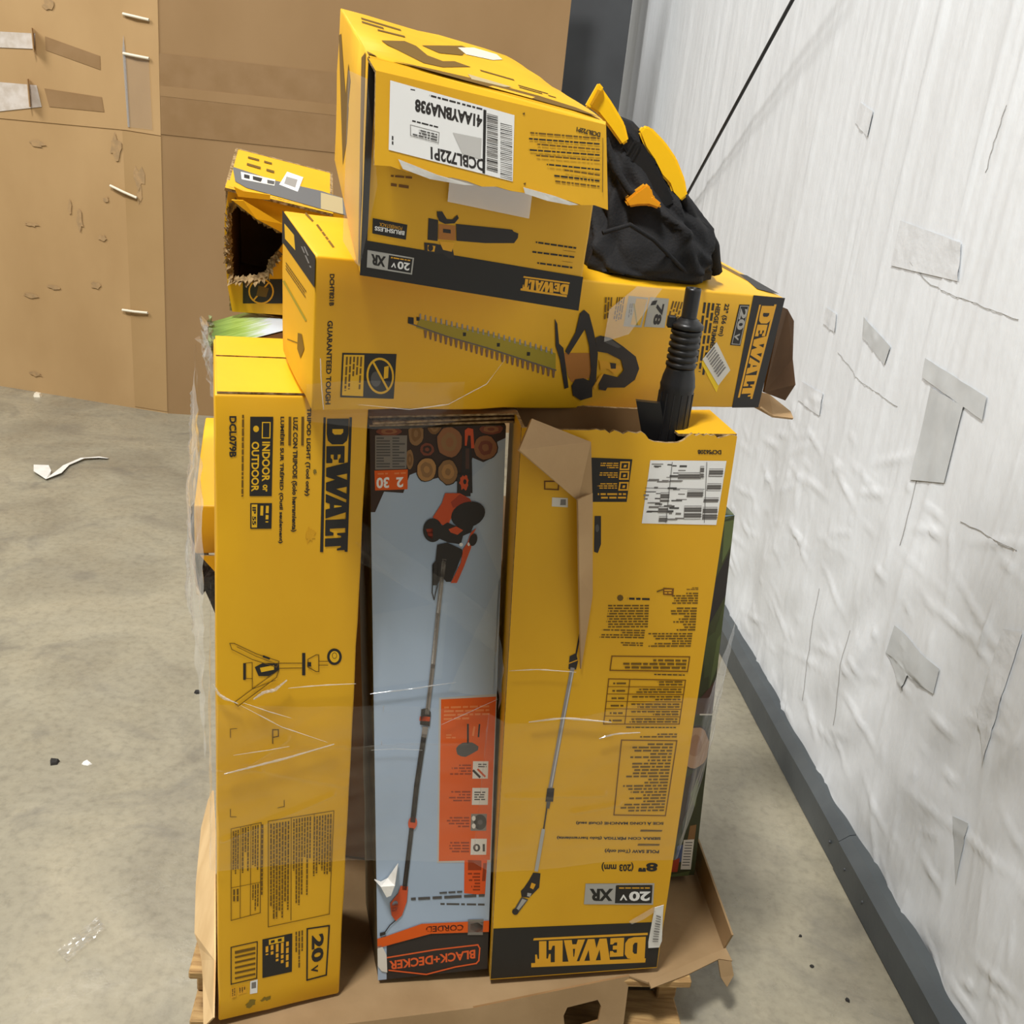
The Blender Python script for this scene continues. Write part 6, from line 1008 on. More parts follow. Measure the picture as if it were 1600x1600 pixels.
def steps(L, r, h):
    n = max(1, int((L-6*r)/h)) if L > 8*r else 1
    a = [0, .3*r, r] ; mid = [r + (L-2*r)*i/(n+1) for i in range(1, n+1)]
    return a + mid + [L-r, L-.3*r, L]
def rounded_hexa(name, P, w, u, d, mats, parent=None, r=.004, wear=.003, seed=0, h=.045, skip=()):
    """closed carton hull: slightly rounded, knocked edges; w/u/d are the edge vectors"""
    P, w, u, d = map(Vector, (P, w, u, d)); L = (w.length, u.length, d.length); W = (w.normalized(), u.normalized(), d.normalized())
    S = [steps(x, r, h) for x in L]; N = [len(s)-1 for s in S]
    vid = {}; verts = []; faces = []
    def vert(k):
        if k in vid: return vid[k]
        p = Vector([S[a][k[a]] for a in range(3)])
        q = Vector([min(max(p[a], r), L[a]-r) for a in range(3)]); dd = p-q
        p2 = q + dd.normalized()*r
        e = sorted(min(p[a], L[a]-p[a]) for a in range(3))[1]
        g = math.exp(-e/.012)
        nz = noise.noise(Vector((p.x*9+seed*7.1, p.y*9, p.z*9)))
        nz2 = noise.noise(Vector((p.x*40+seed, p.y*40, p.z*40)))
        p2 = p2 - dd.normalized()*wear*g*max(0, nz*1.4+nz2*.6+.1)
        vid[k] = len(verts); verts.append(P + W[0]*p2.x + W[1]*p2.y + W[2]*p2.z)
        return vid[k]
    for ax in range(3):
        a, b = [(1, 2), (2, 0), (0, 1)][ax]
        for side in (0, N[ax]):
            for i in range(N[a]):
                for j in range(N[b]):
                    def k(x, y):
                        t = [0, 0, 0]; t[ax] = side; t[a] = x; t[b] = y; return tuple(t)
                    f = [vert(k(i, j)), vert(k(i+1, j)), vert(k(i+1, j+1)), vert(k(i, j+1))]
                    faces.append(f if side else f[::-1])
    o = mesh(name, verts, faces, mats, parent, smooth=True)
    bm = bmesh.new(); bm.from_mesh(o.data); bmesh.ops.recalc_face_normals(bm, faces=bm.faces); bm.to_mesh(o.data); bm.free()
    return o
def prism(name, pts, n, t, mats, parent=None, holes=(), bevel=0):
    """flat panel: outline pts (3-D), extruded t along -n; optional hole outlines. material 0 front, 1 back, 2 rim"""
    n = Vector(n).normalized(); rings = [[Vector(p) for p in pts]] + [[Vector(p) for p in h] for h in holes]
    flat = [p for r_ in rings for p in r_]; k = len(flat)
    c = sum(rings[0], Vector())/len(rings[0]); x = (rings[0][1]-rings[0][0]).normalized(); x = (x-n*x.dot(n)).normalized(); y = n.cross(x)
    tris = tessellate_polygon([[Vector(((p-c).dot(x), (p-c).dot(y), 0)) for p in r_] for r_ in rings])
    verts = flat + [p-n*t for p in flat]; faces = []; idx = []
    for tr in tris:
        a, b_, c_ = [flat[i] for i in tr]
        if (b_-a).cross(c_-a).dot(n) < 0: tr = tr[::-1]
        faces.append(tuple(tr)); idx.append(0); faces.append(tuple(i+k for i in tr[::-1])); idx.append(1 if len(mats) > 1 else 0)
    s = 0
    for r_ in rings:
        m = len(r_)
        for i in range(m):
            j = (i+1) % m; faces.append((s+i, s+i+k, s+j+k, s+j)); idx.append(2 if len(mats) > 2 else 0)
        s += m
    o = mesh(name, verts, faces, mats, parent, idx)
    bm = bmesh.new(); bm.from_mesh(o.data); bmesh.ops.recalc_face_normals(bm, faces=bm.faces); bm.to_mesh(o.data); bm.free()
    return o
def sheet(name, pts, t, mats, parent=None, faces=None, sub=2):
    """bent card: a fan/grid of points thickened by t"""
    o = mesh(name, [Vector(p) for p in pts], faces or [tuple(range(len(pts)))], mats, parent)
    bm = bmesh.new(); bm.from_mesh(o.data); bmesh.ops.triangulate(bm, faces=bm.faces); bm.to_mesh(o.data); bm.free()
    m = o.modifiers.new('thick', 'SOLIDIFY'); m.thickness = t; m.offset = 0
    return o
def box(name, lo, hi, mats, parent=None, M=None, bev=.002):
    bm = bmesh.new(); bmesh.ops.create_cube(bm, size=1)
    for v in bm.verts:
        v.co = Vector([lo[a] + (v.co[a]+.5)*(hi[a]-lo[a]) for a in range(3)])
    if bev: bmesh.ops.bevel(bm, geom=bm.edges[:], offset=bev, segments=1, affect='EDGES')
    if M is not None: bmesh.ops.transform(bm, matrix=M, verts=bm.verts)
    return fromb(name, bm, mats, parent)
def lathe(name, P0, P1, prof, mats, parent=None, seg=28, cap=True):
    P0, P1 = Vector(P0), Vector(P1); ax = (P1-P0); L = ax.length; ax.normalize(); x = ax.orthogonal().normalized(); y = ax.cross(x)
    verts = []; faces = []
    for (t, r_) in prof:
        for i in range(seg):
            a = 2*math.pi*i/seg; verts.append(P0 + ax*(t*L) + (x*math.cos(a)+y*math.sin(a))*r_)
    for k in range(len(prof)-1):
        for i in range(seg): faces.append((k*seg+i, k*seg+(i+1) % seg, (k+1)*seg+(i+1) % seg, (k+1)*seg+i))
    if cap: faces.append(tuple(range(seg))[::-1]); faces.append(tuple((len(prof)-1)*seg+i for i in range(seg)))
    o = mesh(name, verts, faces, mats, parent)
    for p in o.data.polygons: p.use_smooth = len(p.vertices) == 4
    return o
def tube(name, pts, r_, mats, parent=None, seg=8):
    cu = bpy.data.curves.new(name, 'CURVE'); cu.dimensions = '3D'; cu.bevel_depth = r_; cu.bevel_resolution = 2
    s = cu.splines.new('POLY'); s.points.add(len(pts)-1)
    for p, q in zip(s.points, pts): p.co = tuple(q) + (1,)
    t = bpy.data.objects.new('t', cu); COL.objects.link(t); bpy.context.view_layer.update()
    me = bpy.data.meshes.new_from_object(t.evaluated_get(bpy.context.evaluated_depsgraph_get())); bpy.data.objects.remove(t)
    me.name = name; me.polygons.foreach_set('use_smooth', [True]*len(me.polygons))
    return link(name, me, mats, parent)

# ------------------------------------------------------------------ printed artwork
_txt = {}
def text_mesh(s, bold):
    k = (s, bold)
    if k not in _txt:
        cu = bpy.data.curves.new('t', 'FONT'); cu.body = s; cu.offset = bold; cu.resolution_u = 3
        o = bpy.data.objects.new('t', cu); COL.objects.link(o); bpy.context.view_layer.update()
        me = bpy.data.meshes.new_from_object(o.evaluated_get(bpy.context.evaluated_depsgraph_get()))
        xs = [v.co.x for v in me.vertices]; ys = [v.co.y for v in me.vertices]
        x0, x1, y0, y1 = min(xs), max(xs), min(ys), max(ys)
        _txt[k] = ([((v.co.x-x0)/(x1-x0), (v.co.y-y0)/(y1-y0)) for v in me.vertices], [tuple(p.vertices) for p in me.polygons])
        bpy.data.objects.remove(o); bpy.data.meshes.remove(me)
    return _txt[k]
LOGO = [(0, [(0,0),(.11,0),(.16,.06),(.187,.25),(.187,.75),(.16,.94),(.11,1),(0,1)]), (1, [(.075,.25),(.10,.25),(.115,.35),(.115,.65),(.10,.75),(.075,.75)]),
 (0, [(.2,0),(.325,0),(.325,.28),(.30,.28),(.285,.2),(.262,.2),(.262,.34),(.3,.34),(.3,.52),(.262,.52),(.262,.66),(.285,.66),(.30,.58),(.325,.58),(.325,.84),(.2,.84)]),
 (0, [(.322,1),(.405,1),(.42,.48),(.455,1),(.505,1),(.52,.48),(.56,1),(.605,1),(.53,0),(.47,0),(.45,.42),(.425,0),(.36,0)]),
 (0, [(.555,0),(.63,1),(.70,1),(.745,0),(.675,0),(.668,.2),(.632,.2),(.62,0)]), (1, [(.643,.4),(.663,.4),(.657,.75),(.65,.75)]),
 (0, [(.755,0),(.88,0),(.88,.4),(.858,.4),(.845,.22),(.825,.22),(.825,1),(.755,1)]),
 (0, [(.9,0),(.965,0),(.965,.78),(.978,.78),(.985,.58),(1,.58),(1,1),(.862,1),(.862,.58),(.877,.58),(.886,.78),(.9,.78)])]
def face_frame(fn):
    if fn == 'E_flap':
        q = [Vector(v) for v in FLAP_QUAD]; return q[0], q[1]-q[0], q[3]-q[0]
    k, s = fn.split('_'); P, w, u, d = [Vector(v) for v in BOX[k]]
    if s == 'front': return P, w, u
    if s == 'top': return P+u, w, d
    if s == 'left': return P+d, -d, u
def artwork(fn, parent):
    O, A, B = face_frame(fn); n = A.cross(B).normalized()
    parts = {}
    def get(p): return parts.setdefault(p, ([], [], [], []))
    def put(part, colname, lvl, pts2, polys, clamp=True):
        V_, F_, I_, M_ = get(part); s = len(V_)
        if colname not in M_: M_.append(colname)
        mi = M_.index(colname)
        for (a, b) in pts2:
            if clamp: a = min(max(a, .0025), .9975); b = min(max(b, .0025), .9975)
            V_.append(O + A*a + B*b + n*(.0005 + .00013*lvl))
        for f in polys: F_.append(tuple(i+s for i in f)); I_.append(mi)
    def poly(part, colname, lvl, pts):
        tr = tessellate_polygon([[Vector((a*A.length, b*B.length, 0)) for a, b in pts]])
        out = []
        for t in tr:
            (x0, y0), (x1, y1), (x2, y2) = [pts[i] for i in t]
            out.append(t if (x1-x0)*(y2-y0)-(x2-x0)*(y1-y0) > 0 else t[::-1])
        put(part, colname, lvl, pts, out)
    def aff(q): return lambda x, y: (q[0]+x*(q[2]-q[0])+y*(q[4]-q[0]), q[1]+x*(q[3]-q[1])+y*(q[5]-q[1]))
    for op in ART[fn]:
        kind, part, lvl = op[:3]
        if kind == 'p':
            c = op[4]; poly(part, op[3], lvl, [(c[i], c[i+1]) for i in range(0, len(c), 2)])
        elif kind == 't':
            vs, fs = text_mesh(op[4], op[6]); f = aff(op[5]); pts = [f(x, y) for x, y in vs]
            q = op[5]; flip = (q[2]-q[0])*(q[5]-q[1])-(q[3]-q[1])*(q[4]-q[0]) < 0
            put(part, op[3], lvl, pts, [t[::-1] if flip else t for t in fs])
        elif kind == 'd':
            f = aff(op[5])
            for lay, g in LOGO: poly(part, op[4] if lay else op[3], lvl+lay, [f(x, y) for x, y in g])
        elif kind == 'b':
            f = aff(op[4]); R = random.Random(op[6]); L = op[5]
            wl = math.hypot((op[4][2]-op[4][0])*A.length, (op[4][3]-op[4][1])*B.length); hl = math.hypot((op[4][4]-op[4][0])*A.length, (op[4][5]-op[4][1])*B.length)/L
            for k in range(L):
                end = op[7] + (1-op[7])*R.random() if L > 1 else 1; x = 0
                if L > 1 and R.random() < .25: end *= .55
                y0 = (k+.24)/L; y1 = (k+.76)/L
                while x < end:
                    wd = min((R.random()*3.5+1.4)*hl*.55/wl, end-x) if op[8] else end
                    pts = [f(x, y0), f(x+wd, y0), f(x+wd, y1), f(x, y1)]
                    poly(part, op[3], lvl, pts); x += wd + .38*hl/wl
    for p, (V_, F_, I_, M_) in parts.items():
        pm = mesh(p, V_, F_, [ink(c) for c in M_], parent, I_)
        if p in ('printed_text', 'printed_table', 'crop_marks', 'scuff_marks'): pm['kind'] = 'stuff'

# ------------------------------------------------------------------ setting
def floor_mat():
    m = bpy.data.materials.new('concrete'); m.use_nodes = True; nt = m.node_tree; b = nt.nodes['Principled BSDF']; L = nt.links
    tc = nt.nodes.new('ShaderNodeTexCoord')
    def nz(s, d, dist=0):
        n = nt.nodes.new('ShaderNodeTexNoise'); n.inputs['Scale'].default_value = s; n.inputs['Detail'].default_value = d; n.inputs['Distortion'].default_value = dist; n.inputs['Roughness'].default_value = .62
        L.new(tc.outputs['Object'], n.inputs['Vector']); return n
    def ramp(src, *st):
        r = nt.nodes.new('ShaderNodeValToRGB')
        while len(r.color_ramp.elements) < len(st): r.color_ramp.elements.new(.5)
        for e, (p, c) in zip(r.color_ramp.elements, st): e.position = p; e.color = lin(c)
        L.new(src, r.inputs[0]); return r
    def mix(a, b_, fac, mode='MIX'):
        x = nt.nodes.new('ShaderNodeMixRGB'); x.blend_type = mode
        if isinstance(fac, float): x.inputs[0].default_value = fac
        else: L.new(fac, x.inputs[0])
        L.new(a, x.inputs[1]); L.new(b_, x.inputs[2]); return x
    base = ramp(nz(2.1, 10, 1.0).outputs['Fac'], (.3, (140, 133, 116)), (.5, (160, 153, 133)), (.72, (176, 167, 144)))
    fine = ramp(nz(44, 7).outputs['Fac'], (.3, (120, 118, 114)), (.5, (206, 205, 202)), (.8, (240, 240, 240)))
    c1 = mix(base.outputs[0], fine.outputs[0], .38, 'MULTIPLY')
    sp = ramp(nz(3.1, 9, 1.4).outputs['Fac'], (.52, (0, 0, 0)), (.7, (255, 255, 255)))
    dark = nt.nodes.new('ShaderNodeRGB'); dark.outputs[0].default_value = lin((108, 104, 96))
    s2 = nt.nodes.new('ShaderNodeMath'); s2.operation = 'MULTIPLY'; s2.inputs[1].default_value = .6; L.new(sp.outputs[0], s2.inputs[0])
    c2 = mix(c1.outputs[0], dark.outputs[0], s2.outputs[0])
    vo = nt.nodes.new('ShaderNodeTexVoronoi'); vo.inputs['Scale'].default_value = 2.3; L.new(tc.outputs['Object'], vo.inputs['Vector'])
    vr = ramp(vo.outputs['Distance'], (.05, (255, 255, 255)), (.13, (0, 0, 0)))
    s3 = nt.nodes.new('ShaderNodeMath'); s3.operation = 'MULTIPLY'; s3.inputs[1].default_value = .45; L.new(vr.outputs[0], s3.inputs[0])
    c3 = mix(c2.outputs[0], dark.outputs[0], s3.outputs[0])
    L.new(c3.outputs[0], b.inputs['Base Color'])
    rr = ramp(nz(5, 5).outputs['Fac'], (.3, (120, 120, 120)), (.7, (190, 190, 190))); L.new(rr.outputs[0], b.inputs['Roughness'])
    bp = nt.nodes.new('ShaderNodeBump'); bp.inputs['Strength'].default_value = .25; bp.inputs['Distance'].default_value = .004
    L.new(nz(34, 8).outputs['Fac'], bp.inputs['Height']); L.new(bp.outputs[0], b.inputs['Normal'])
    return m
tag(mesh('floor', [(-7, -4, 0), (1.35, -4, 0), (1.35, 9, 0), (-7, 9, 0)], [(0, 1, 2, 3)], floor_mat()), kind='structure')

# white faced insulation wall. s runs along the wall from (0.961, 1.666), +s away from the camera; n points into the room
WO = Vector((.9613, 1.666, 0)); WS = Vector((-.12017, .99275, 0)); WN = Vector((-.99275, -.12017, 0))
RND = random.Random(11)
PLEATS = [(RND.uniform(-.7, 6), RND.uniform(.005, .02), RND.uniform(.001, .0042), RND.uniform(.1, 1.5), RND.uniform(-.06, .02)) for _ in range(260)]
CREASES = []
for _ in range(300):
    s0 = RND.uniform(-.5, 1.9); z0 = RND.uniform(.08, 1.0); a = RND.choice([RND.uniform(-.5, .5), RND.uniform(1.1, 2.0)]); l = RND.uniform(.02, .16)
    CREASES.append((s0, z0, math.cos(a), math.sin(a), l, RND.uniform(.003, .009), RND.uniform(.002, .006)))
def wall_h(s, z):
    h = -.030 + .010*noise.noise(Vector((s*1.3, z*.9, 1.5)))
    low = max(0, min(1, (1.15-z)/.7)) * max(0, min(1, (2.6-s)/1.2))
    h += low*(.016*noise.noise(Vector((s*4.2, z*3.1, 7))) + .010*noise.noise(Vector((s*9+z*3, z*6, 3))))
    for (p, w_, a, zb, sl) in PLEATS:
        dx = abs(s - p - sl*(z-1))
        if dx < w_*3: h += a*math.exp(-(dx/w_)**2*2.5)*max(0, min(1, (z-zb)/.5))
    for (s0, z0, cx, cz, l, w_, a) in CREASES:
        ds, dz = s-s0, z-z0
        if abs(ds)+abs(dz) < l*2:
            t = ds*cx+dz*cz; q = abs(-ds*cz+dz*cx)
            if abs(t) < l and q < w_*3: h += a*(1-abs(t)/l)*math.exp(-(q/w_)**2)
    edge = max(0, 1-z/.16)
    return h + edge*.012*noise.noise(Vector((s*7, 0, 9)))
def wall_pt(s, z, off=0): return WO + WS*s + WN*(wall_h(s, z)+off) + Vector((0, 0, z))
def vinyl():
    m = pmat('white_vinyl', (220, 224, 228), (211, 214, 217), scale=2.2, rough=.4, spec=.5, bump=.35, bscale=22, stretch=(1, 1, .45))
    return m
ss = []; s = -.85
while s < 6.6: ss.append(s); s += .0075*(1+max(0, s)*.75) if s < 3.6 else .05
zs = [.085+i*.0104 for i in range(235)]
wv = [wall_pt(s, z) for s in ss for z in zs]; nz_ = len(zs)
wf = [(i*nz_+j, i*nz_+j+1, (i+1)*nz_+j+1, (i+1)*nz_+j) for i in range(len(ss)-1) for j in range(nz_-1)]
wall_right = tag(mesh('wall_right', wv, wf, vinyl(), smooth=True), kind='structure')
mesh('backing', [WO+WS*-5-WN*.10, WO+WS*8-WN*.10, WO+WS*8-WN*.10+Vector((0, 0, 3)), WO+WS*-5-WN*.10+Vector((0, 0, 3))], [(0, 1, 2, 3)], pmat('wall_backing', (205, 205, 202)), wall_right)
PATCH = [([(1.076,1.269),(.885,1.234),(.896,1.186),(1.058,1.223)], 0), ([(.702,1.25),(.428,1.236),(.421,1.188),(.695,1.207)], 0), ([(.651,1.196),(.501,1.195),(.5,1.021),(.636,.978)], 0),
 ([(.99,1.523),(.671,1.512),(.649,1.433),(.986,1.415)], 1), ([(1.423,1.005),(1.232,1.019),(1.221,.956),(1.407,.95)], 1), ([(1.402,1.789),(1.295,1.767),(1.301,1.703),(1.408,1.737)], 1),
 ([(.54,.648),(.319,.661),(.316,.6),(.427,.581),(.44,.531),(.55,.569)], 0), ([(.16,.845),(.106,.869),(.101,.705),(.104,.569),(.162,.658)], 1), ([(.146,.411),(.099,.430),(.085,.343),(.075,.297)], 0), ([(1.348,1.242),(1.263,1.241),(1.243,1.191),(1.346,1.196)], 1)]
TAPEL = pmat('clear_repair_tape', (214, 217, 220), (205, 208, 211), scale=14, rough=.3, bump=.25, bscale=30)
def wall_patch(name, q, mat, off=.0035):
    # subdivide the outline so that the tape follows the folds beneath it
    tr = tessellate_polygon([[Vector((a, b, 0)) for a, b in q]]); bm = bmesh.new(); vs = [bm.verts.new((a, b, 0)) for a, b in q]
    for t in tr: bm.faces.new([vs[i] for i in t])
    bmesh.ops.subdivide_edges(bm, edges=bm.edges[:], cuts=7, use_grid_fill=True)
    for v in bm.verts: v.co = wall_pt(v.co.x, v.co.y, off)
    bmesh.ops.recalc_face_normals(bm, faces=bm.faces)
    for f in bm.faces:
        if f.normal.dot(WN) < 0: f.normal_flip()
    return fromb(name, bm, mat, wall_right, smooth=True)
for q, k in PATCH: wall_patch('tape_patch', q, TAPEL if k else TAPEG)
DARKLINE = pmat('seam_line', (150, 148, 144), rough=.8)
for q in ([(.976,1.463),(.771,1.405),(.617,1.401),(.374,1.402)], [(.638,1.79),(.651,1.646)], [(.4,.971),(.174,.999)], [(1.194,1.148),(1.017,1.113),(.762,1.111)], [(.979,.527),(.903,.18)], [(.62,1.10),(.60,.80)], [(.75,.52),(.70,.24)]):
    pts = []
    for (a, b), (c, d) in zip(q[:-1], q[1:]):
        for i in range(12): t = i/12; pts.append(wall_pt(a+(c-a)*t+.006*noise.noise(Vector((t*9, a, b))), b+(d-b)*t+.004*noise.noise(Vector((t*7, b, a))), .0015))
    tube('seam', pts, .0007, DARKLINE, wall_right)

GREYB = pmat('dark_base_angle', (78, 83, 85), (66, 71, 74), scale=5, rough=.5, spec=.45, bump=.1, bscale=30)
base_e = empty('baseboard_right', WO, kind='structure')
def base_piece(name, s0, s1, off):
    prof = [(.0, .0), (.0, .004), (.018, .004), (.020, .085), (-.004, .104), (-.03, .108), (-.03, 0)]
    n = 10; verts = []; faces = []; k = len(prof)
    for i in range(n+1):
        s = s0+(s1-s0)*i/n
        for a, z in prof: verts.append(WO + WS*s + WN*(a - .006 + off + .002*noise.noise(Vector((s*5, z*9, 2)))) + Vector((0, 0, z)))
    for i in range(n):
        for j in range(k): faces.append((i*k+j, i*k+(j+1) % k, (i+1)*k+(j+1) % k, (i+1)*k+j))
    faces += [tuple(range(k)), tuple(n*k+j for j in range(k))[::-1]]
    o = mesh(name, verts, faces, GREYB, base_e)
    bm = bmesh.new(); bm.from_mesh(o.data); bmesh.ops.recalc_face_normals(bm, faces=bm.faces); bm.to_mesh(o.data); bm.free()
base_piece('base_angle', -.9, .457, .002); base_piece('base_angle', .46, 2.6, .0); base_piece('base_angle', 2.603, 6.5, .001)
for s in (.29, .50, .40): lathe('screw_head', WO+WS*s+WN*.012+Vector((0, 0, .05)), WO+WS*s+WN*.019+Vector((0, 0, .05)), [(0, .004), (.7, .004), (1, .002)], STEEL, base_e, seg=8)

tag(mesh('wall_back', [(-7, 8.6, 0), (1.3, 8.6, 0), (1.3, 8.6, 3), (-7, 8.6, 3)], [(0, 1, 2, 3)], pmat('far_wall', (206, 204, 198))), kind='structure')
# steel column standing against the wall
column = empty('trim_1', (.19, 6.25, 0), kind='structure')
cm = Matrix.Translation((.19, 6.2, 0)) @ Matrix.Rotation(math.radians(4), 4, 'Z')
box('column_flange', (-.2, -.01, 0), (.16, .01, 3.2), STEEL, column, cm, .003)
box('column_web', (-.03, .01, 0), (-.015, .25, 3.2), STEEL, column, cm, .002)
box('column_flange', (-.2, .25, 0), (.16, .27, 3.2), STEEL, column, cm, .003)
box('column_base_plate', (-.24, -.05, 0), (.2, .31, .02), STEEL, column, cm, .003)
lathe('bracing_cable', (.69, 3.08, 2.272), (.5515, 5.2, 1.055), [(0, .006), (1, .006)], CABLE)
tag(bpy.data.objects['bracing_cable'], 'thin black bracing cable slanting across the white wall', 'cable')

# ------------------------------------------------------------------ big corrugated container behind
GC = Vector((-1.8526, 5.1806, 0)); G1 = Vector((-.98612, .16602, 0)); G2 = Vector((.98586, .1676, 0)); GN1 = Vector((-.16602, -.98612, 0)); GN2 = Vector((.1676, -.98586, 0))
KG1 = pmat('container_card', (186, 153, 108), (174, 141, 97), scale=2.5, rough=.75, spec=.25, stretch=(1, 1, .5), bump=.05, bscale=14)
KG2 = pmat('container_card_shaded', (160, 129, 91), (151, 120, 82), scale=2.0, rough=.75, spec=.25, stretch=(1, 1, .5), bump=.05, bscale=14)  # darker copy of the container card: right panel's shade painted in
gay = tag(empty('cardboard_container', GC), 'tall tan corrugated cardboard bulk container standing on the floor behind the load', 'container')
def gp(k, s, z, off=0):
    d, n = ((G1, GN1), (G2, GN2))[k-1]; return GC + d*s + n*off + Vector((0, 0, z))
def slab(name, k, q, mat, off, t=.006): 
    return prism(name, [gp(k, s, z, off) for s, z in q], (GN1, GN2)[k-1], t, [mat], gay)
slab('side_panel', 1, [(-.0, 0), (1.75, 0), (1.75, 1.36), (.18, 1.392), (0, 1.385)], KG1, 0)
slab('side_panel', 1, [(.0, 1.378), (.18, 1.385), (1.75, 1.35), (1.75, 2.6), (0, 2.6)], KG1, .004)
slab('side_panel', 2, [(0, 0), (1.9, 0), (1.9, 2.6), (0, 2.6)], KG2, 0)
slab('corner_strip', 1, [(0, .01), (.185, .01), (.2, 1.38), (.0, 1.375)], pmat('container_card_mid', (174, 142, 98), (166, 134, 90), scale=2.5, rough=.75, spec=.25), .003, .002)
slab('tape_band', 2, [(-.0, 1.385), (.81, 1.378), (1.9, 1.37), (1.9, 1.74), (.8, 1.737), (0, 1.74)], TAPEB, .0035, .0025)
slab('tape_band', 2, [(0, 1.555), (.81, 1.548), (1.9, 1.55), (1.9, 1.60), (.8, 1.598), (0, 1.60)], KG2, .0045, .0025)
slab('tape_strip', 1, [(.64, 1.70), (.86, 1.688), (.86, 1.758), (.63, 1.768)], TAPEW, .008, .002)
slab('tape_strip', 1, [(.62, 1.445), (.86, 1.40), (.86, 1.535), (.64, 1.54)], TAPEW, .008, .002)
slab('tape_strip', 1, [(.30, 1.64), (.58, 1.70), (.58, 1.76), (.30, 1.70)], TAPEB, .0065, .002)
slab('tape_strip', 1, [(.29, 1.455), (.58, 1.45), (.60, 1.53), (.30, 1.52)], TAPEB, .0065, .002)
for (s, z0, z1) in ((.60, 1.685, 1.79), (.64, 1.44, 1.565)):
    sheet('torn_tab', [gp(1, s+.04, z0, .008), gp(1, s+.015, z0, .05), gp(1, s+.015, z1, .055), gp(1, s+.04, z1, .008)], .004, KRAFT, gay)
for k, a, b in ((2, (.165, 1.892), (-.0, 1.0)),): pass
def tie(p, q): tube('plastic_tie', [p, (p+q)/2+Vector((0, -.006, 0)), q], .0065, STAPLE, gay)
tie(gp(1, .17, 1.89, .013), gp(1, .04, 1.875, .013)); tie(gp(1, .175, 1.722, .013), gp(1, .045, 1.712, .013)); tie(gp(1, .27, 1.12, .013), gp(1, .13, 1.078, .013)); tie(gp(1, .23, .516, .013), gp(1, .09, .52, .013))
slab('clear_tape', 1, [(.158, 1.40), (.168, 1.40), (.182, 1.73), (.174, 1.80), (.168, 1.73)], film_mat('shiny_tape', .4), .009, .002)
slab('clear_tape', 1, [(.04, 1.40), (.165, 1.40), (.175, 1.72), (.05, 1.71)], film_mat('clear_box_tape', .05), .0085, .001)
SMUDGE = pmat('grey_smudge', (158, 130, 93), (176, 143, 100), scale=40, rough=.8)
RS = random.Random(3)
sm = []
for (s, z, a, b) in ((.24, 1.30, .035, .07), (.66, 1.27, .05, .02), (.12, 1.17, .035, .06), (.12, 1.09, .02, .05), (.45, .93, .02, .07), (.33, .86, .03, .02), (.38, .62, .03, .03), (.75, .52, .05, .015), (.62, .58, .04, .015), (.76, .10, .05, .015), (.3, 1.05, .02, .02), (.55, 1.9, .04, .03), (.5, .98, .012, .05), (.72, .88, .05, .012)):
    q = [(s+a*math.cos(t*.5236)*RS.uniform(.4, 1.1), z+b*math.sin(t*.5236)*RS.uniform(.4, 1.1)) for t in range(12)]
    slab('smudge', 1, q, SMUDGE, .0052 if z < 1.38 else .0092, .001)

# ------------------------------------------------------------------ pallet and cardboard tray
PO = Vector((-.507, 1.457, 0)); PA = Vector((.99368, .11225, 0)); PB = Vector((-.11225, .99368, 0))
PM = Matrix(((PA.x, PB.x, 0, PO.x), (PA.y, PB.y, 0, PO.y), (0, 0, 1, 0), (0, 0, 0, 1)))
pal = tag(empty('wooden_pallet', PO), 'worn wooden pallet under the whole stack of boxes', 'pallet')
for i in range(6): box('deck_board', (0, i*.172, .122), (.962, i*.172+.095, .141), WOOD, pal, PM, .003)
for x in (0, .462, .922): box('stringer', (x, .07, .02), (x+.04, .955, .1215), WOOD, pal, PM, .003)
for y in (0, .42, .86): box('bottom_board', (0, y, 0), (.962, y+.095, .0195), WOOD, pal, PM, .003)
box('paper_label', (.85, .002, .1414), (.915, .034, .1422), WHITEP, pal, PM, 0)
box('label_print', (.86, .008, .1423), (.905, .026, .1426), ink('grey'), pal, PM, 0)

tray = tag(empty('cardboard_tray', (0, 1.6, .145)), 'large tan cardboard tray with folded sides between the pallet and the upright boxes', 'tray')
fold = [Vector(p) for p in X3['fold']]
fl = [(-.50, 1.80), (-.455, 1.45), (-.428, 1.318), (fold[0].x, fold[0].y), (fold[1].x, fold[1].y), (fold[2].x, fold[2].y), (.36, 1.545), (.525, 1.655), (.492, 1.92), (.40, 2.25), (-.50, 2.25)]
prism('tray_floor', [(x, y, .1465) for x, y in fl], (0, 0, 1), .004, [TRAYC], tray)
tl = [Vector(p) for p in X3['tray_left']]
sheet('tray_side', tl, .003, pmat('lit_tray_card', (222, 190, 140), (206, 172, 122), scale=30, rough=.8, stretch=(1, .3, .3)), tray, faces=[(0, 12, 11, 10), (0, 10, 9, 8, 1), (1, 8, 7, 2), (2, 7, 6, 3), (3, 6, 5, 4)])  # lighter than the tray card: bright light on this side painted in
sheet('tray_side', [(.525, 1.655, .148), (.530, 1.64, .198), (.512, 1.77, .205), (.495, 1.92, .205), (.492, 1.92, .148), (.508, 1.78, .148)], .004, TRAYC, tray, faces=[(0, 1, 2, 5), (5, 2, 3, 4)])
# torn front lip at the right, drooping over the pallet edge
sheet('torn_lip', [(.36, 1.546, .147), (.365, 1.535, .142), (.44, 1.578, .143), (.51, 1.628, .143), (.538, 1.632, .138), (.527, 1.656, .147), (.44, 1.60, .147)], .004, TRAYC, tray, faces=[(0, 1, 2, 6), (6, 2, 3, 4, 5)])
sheet('torn_lip', [(.508, 1.629, .142), (.536, 1.633, .138), (.545, 1.625, .11), (.533, 1.612, .09), (.518, 1.618, .108)], .004, TRAYC, tray)
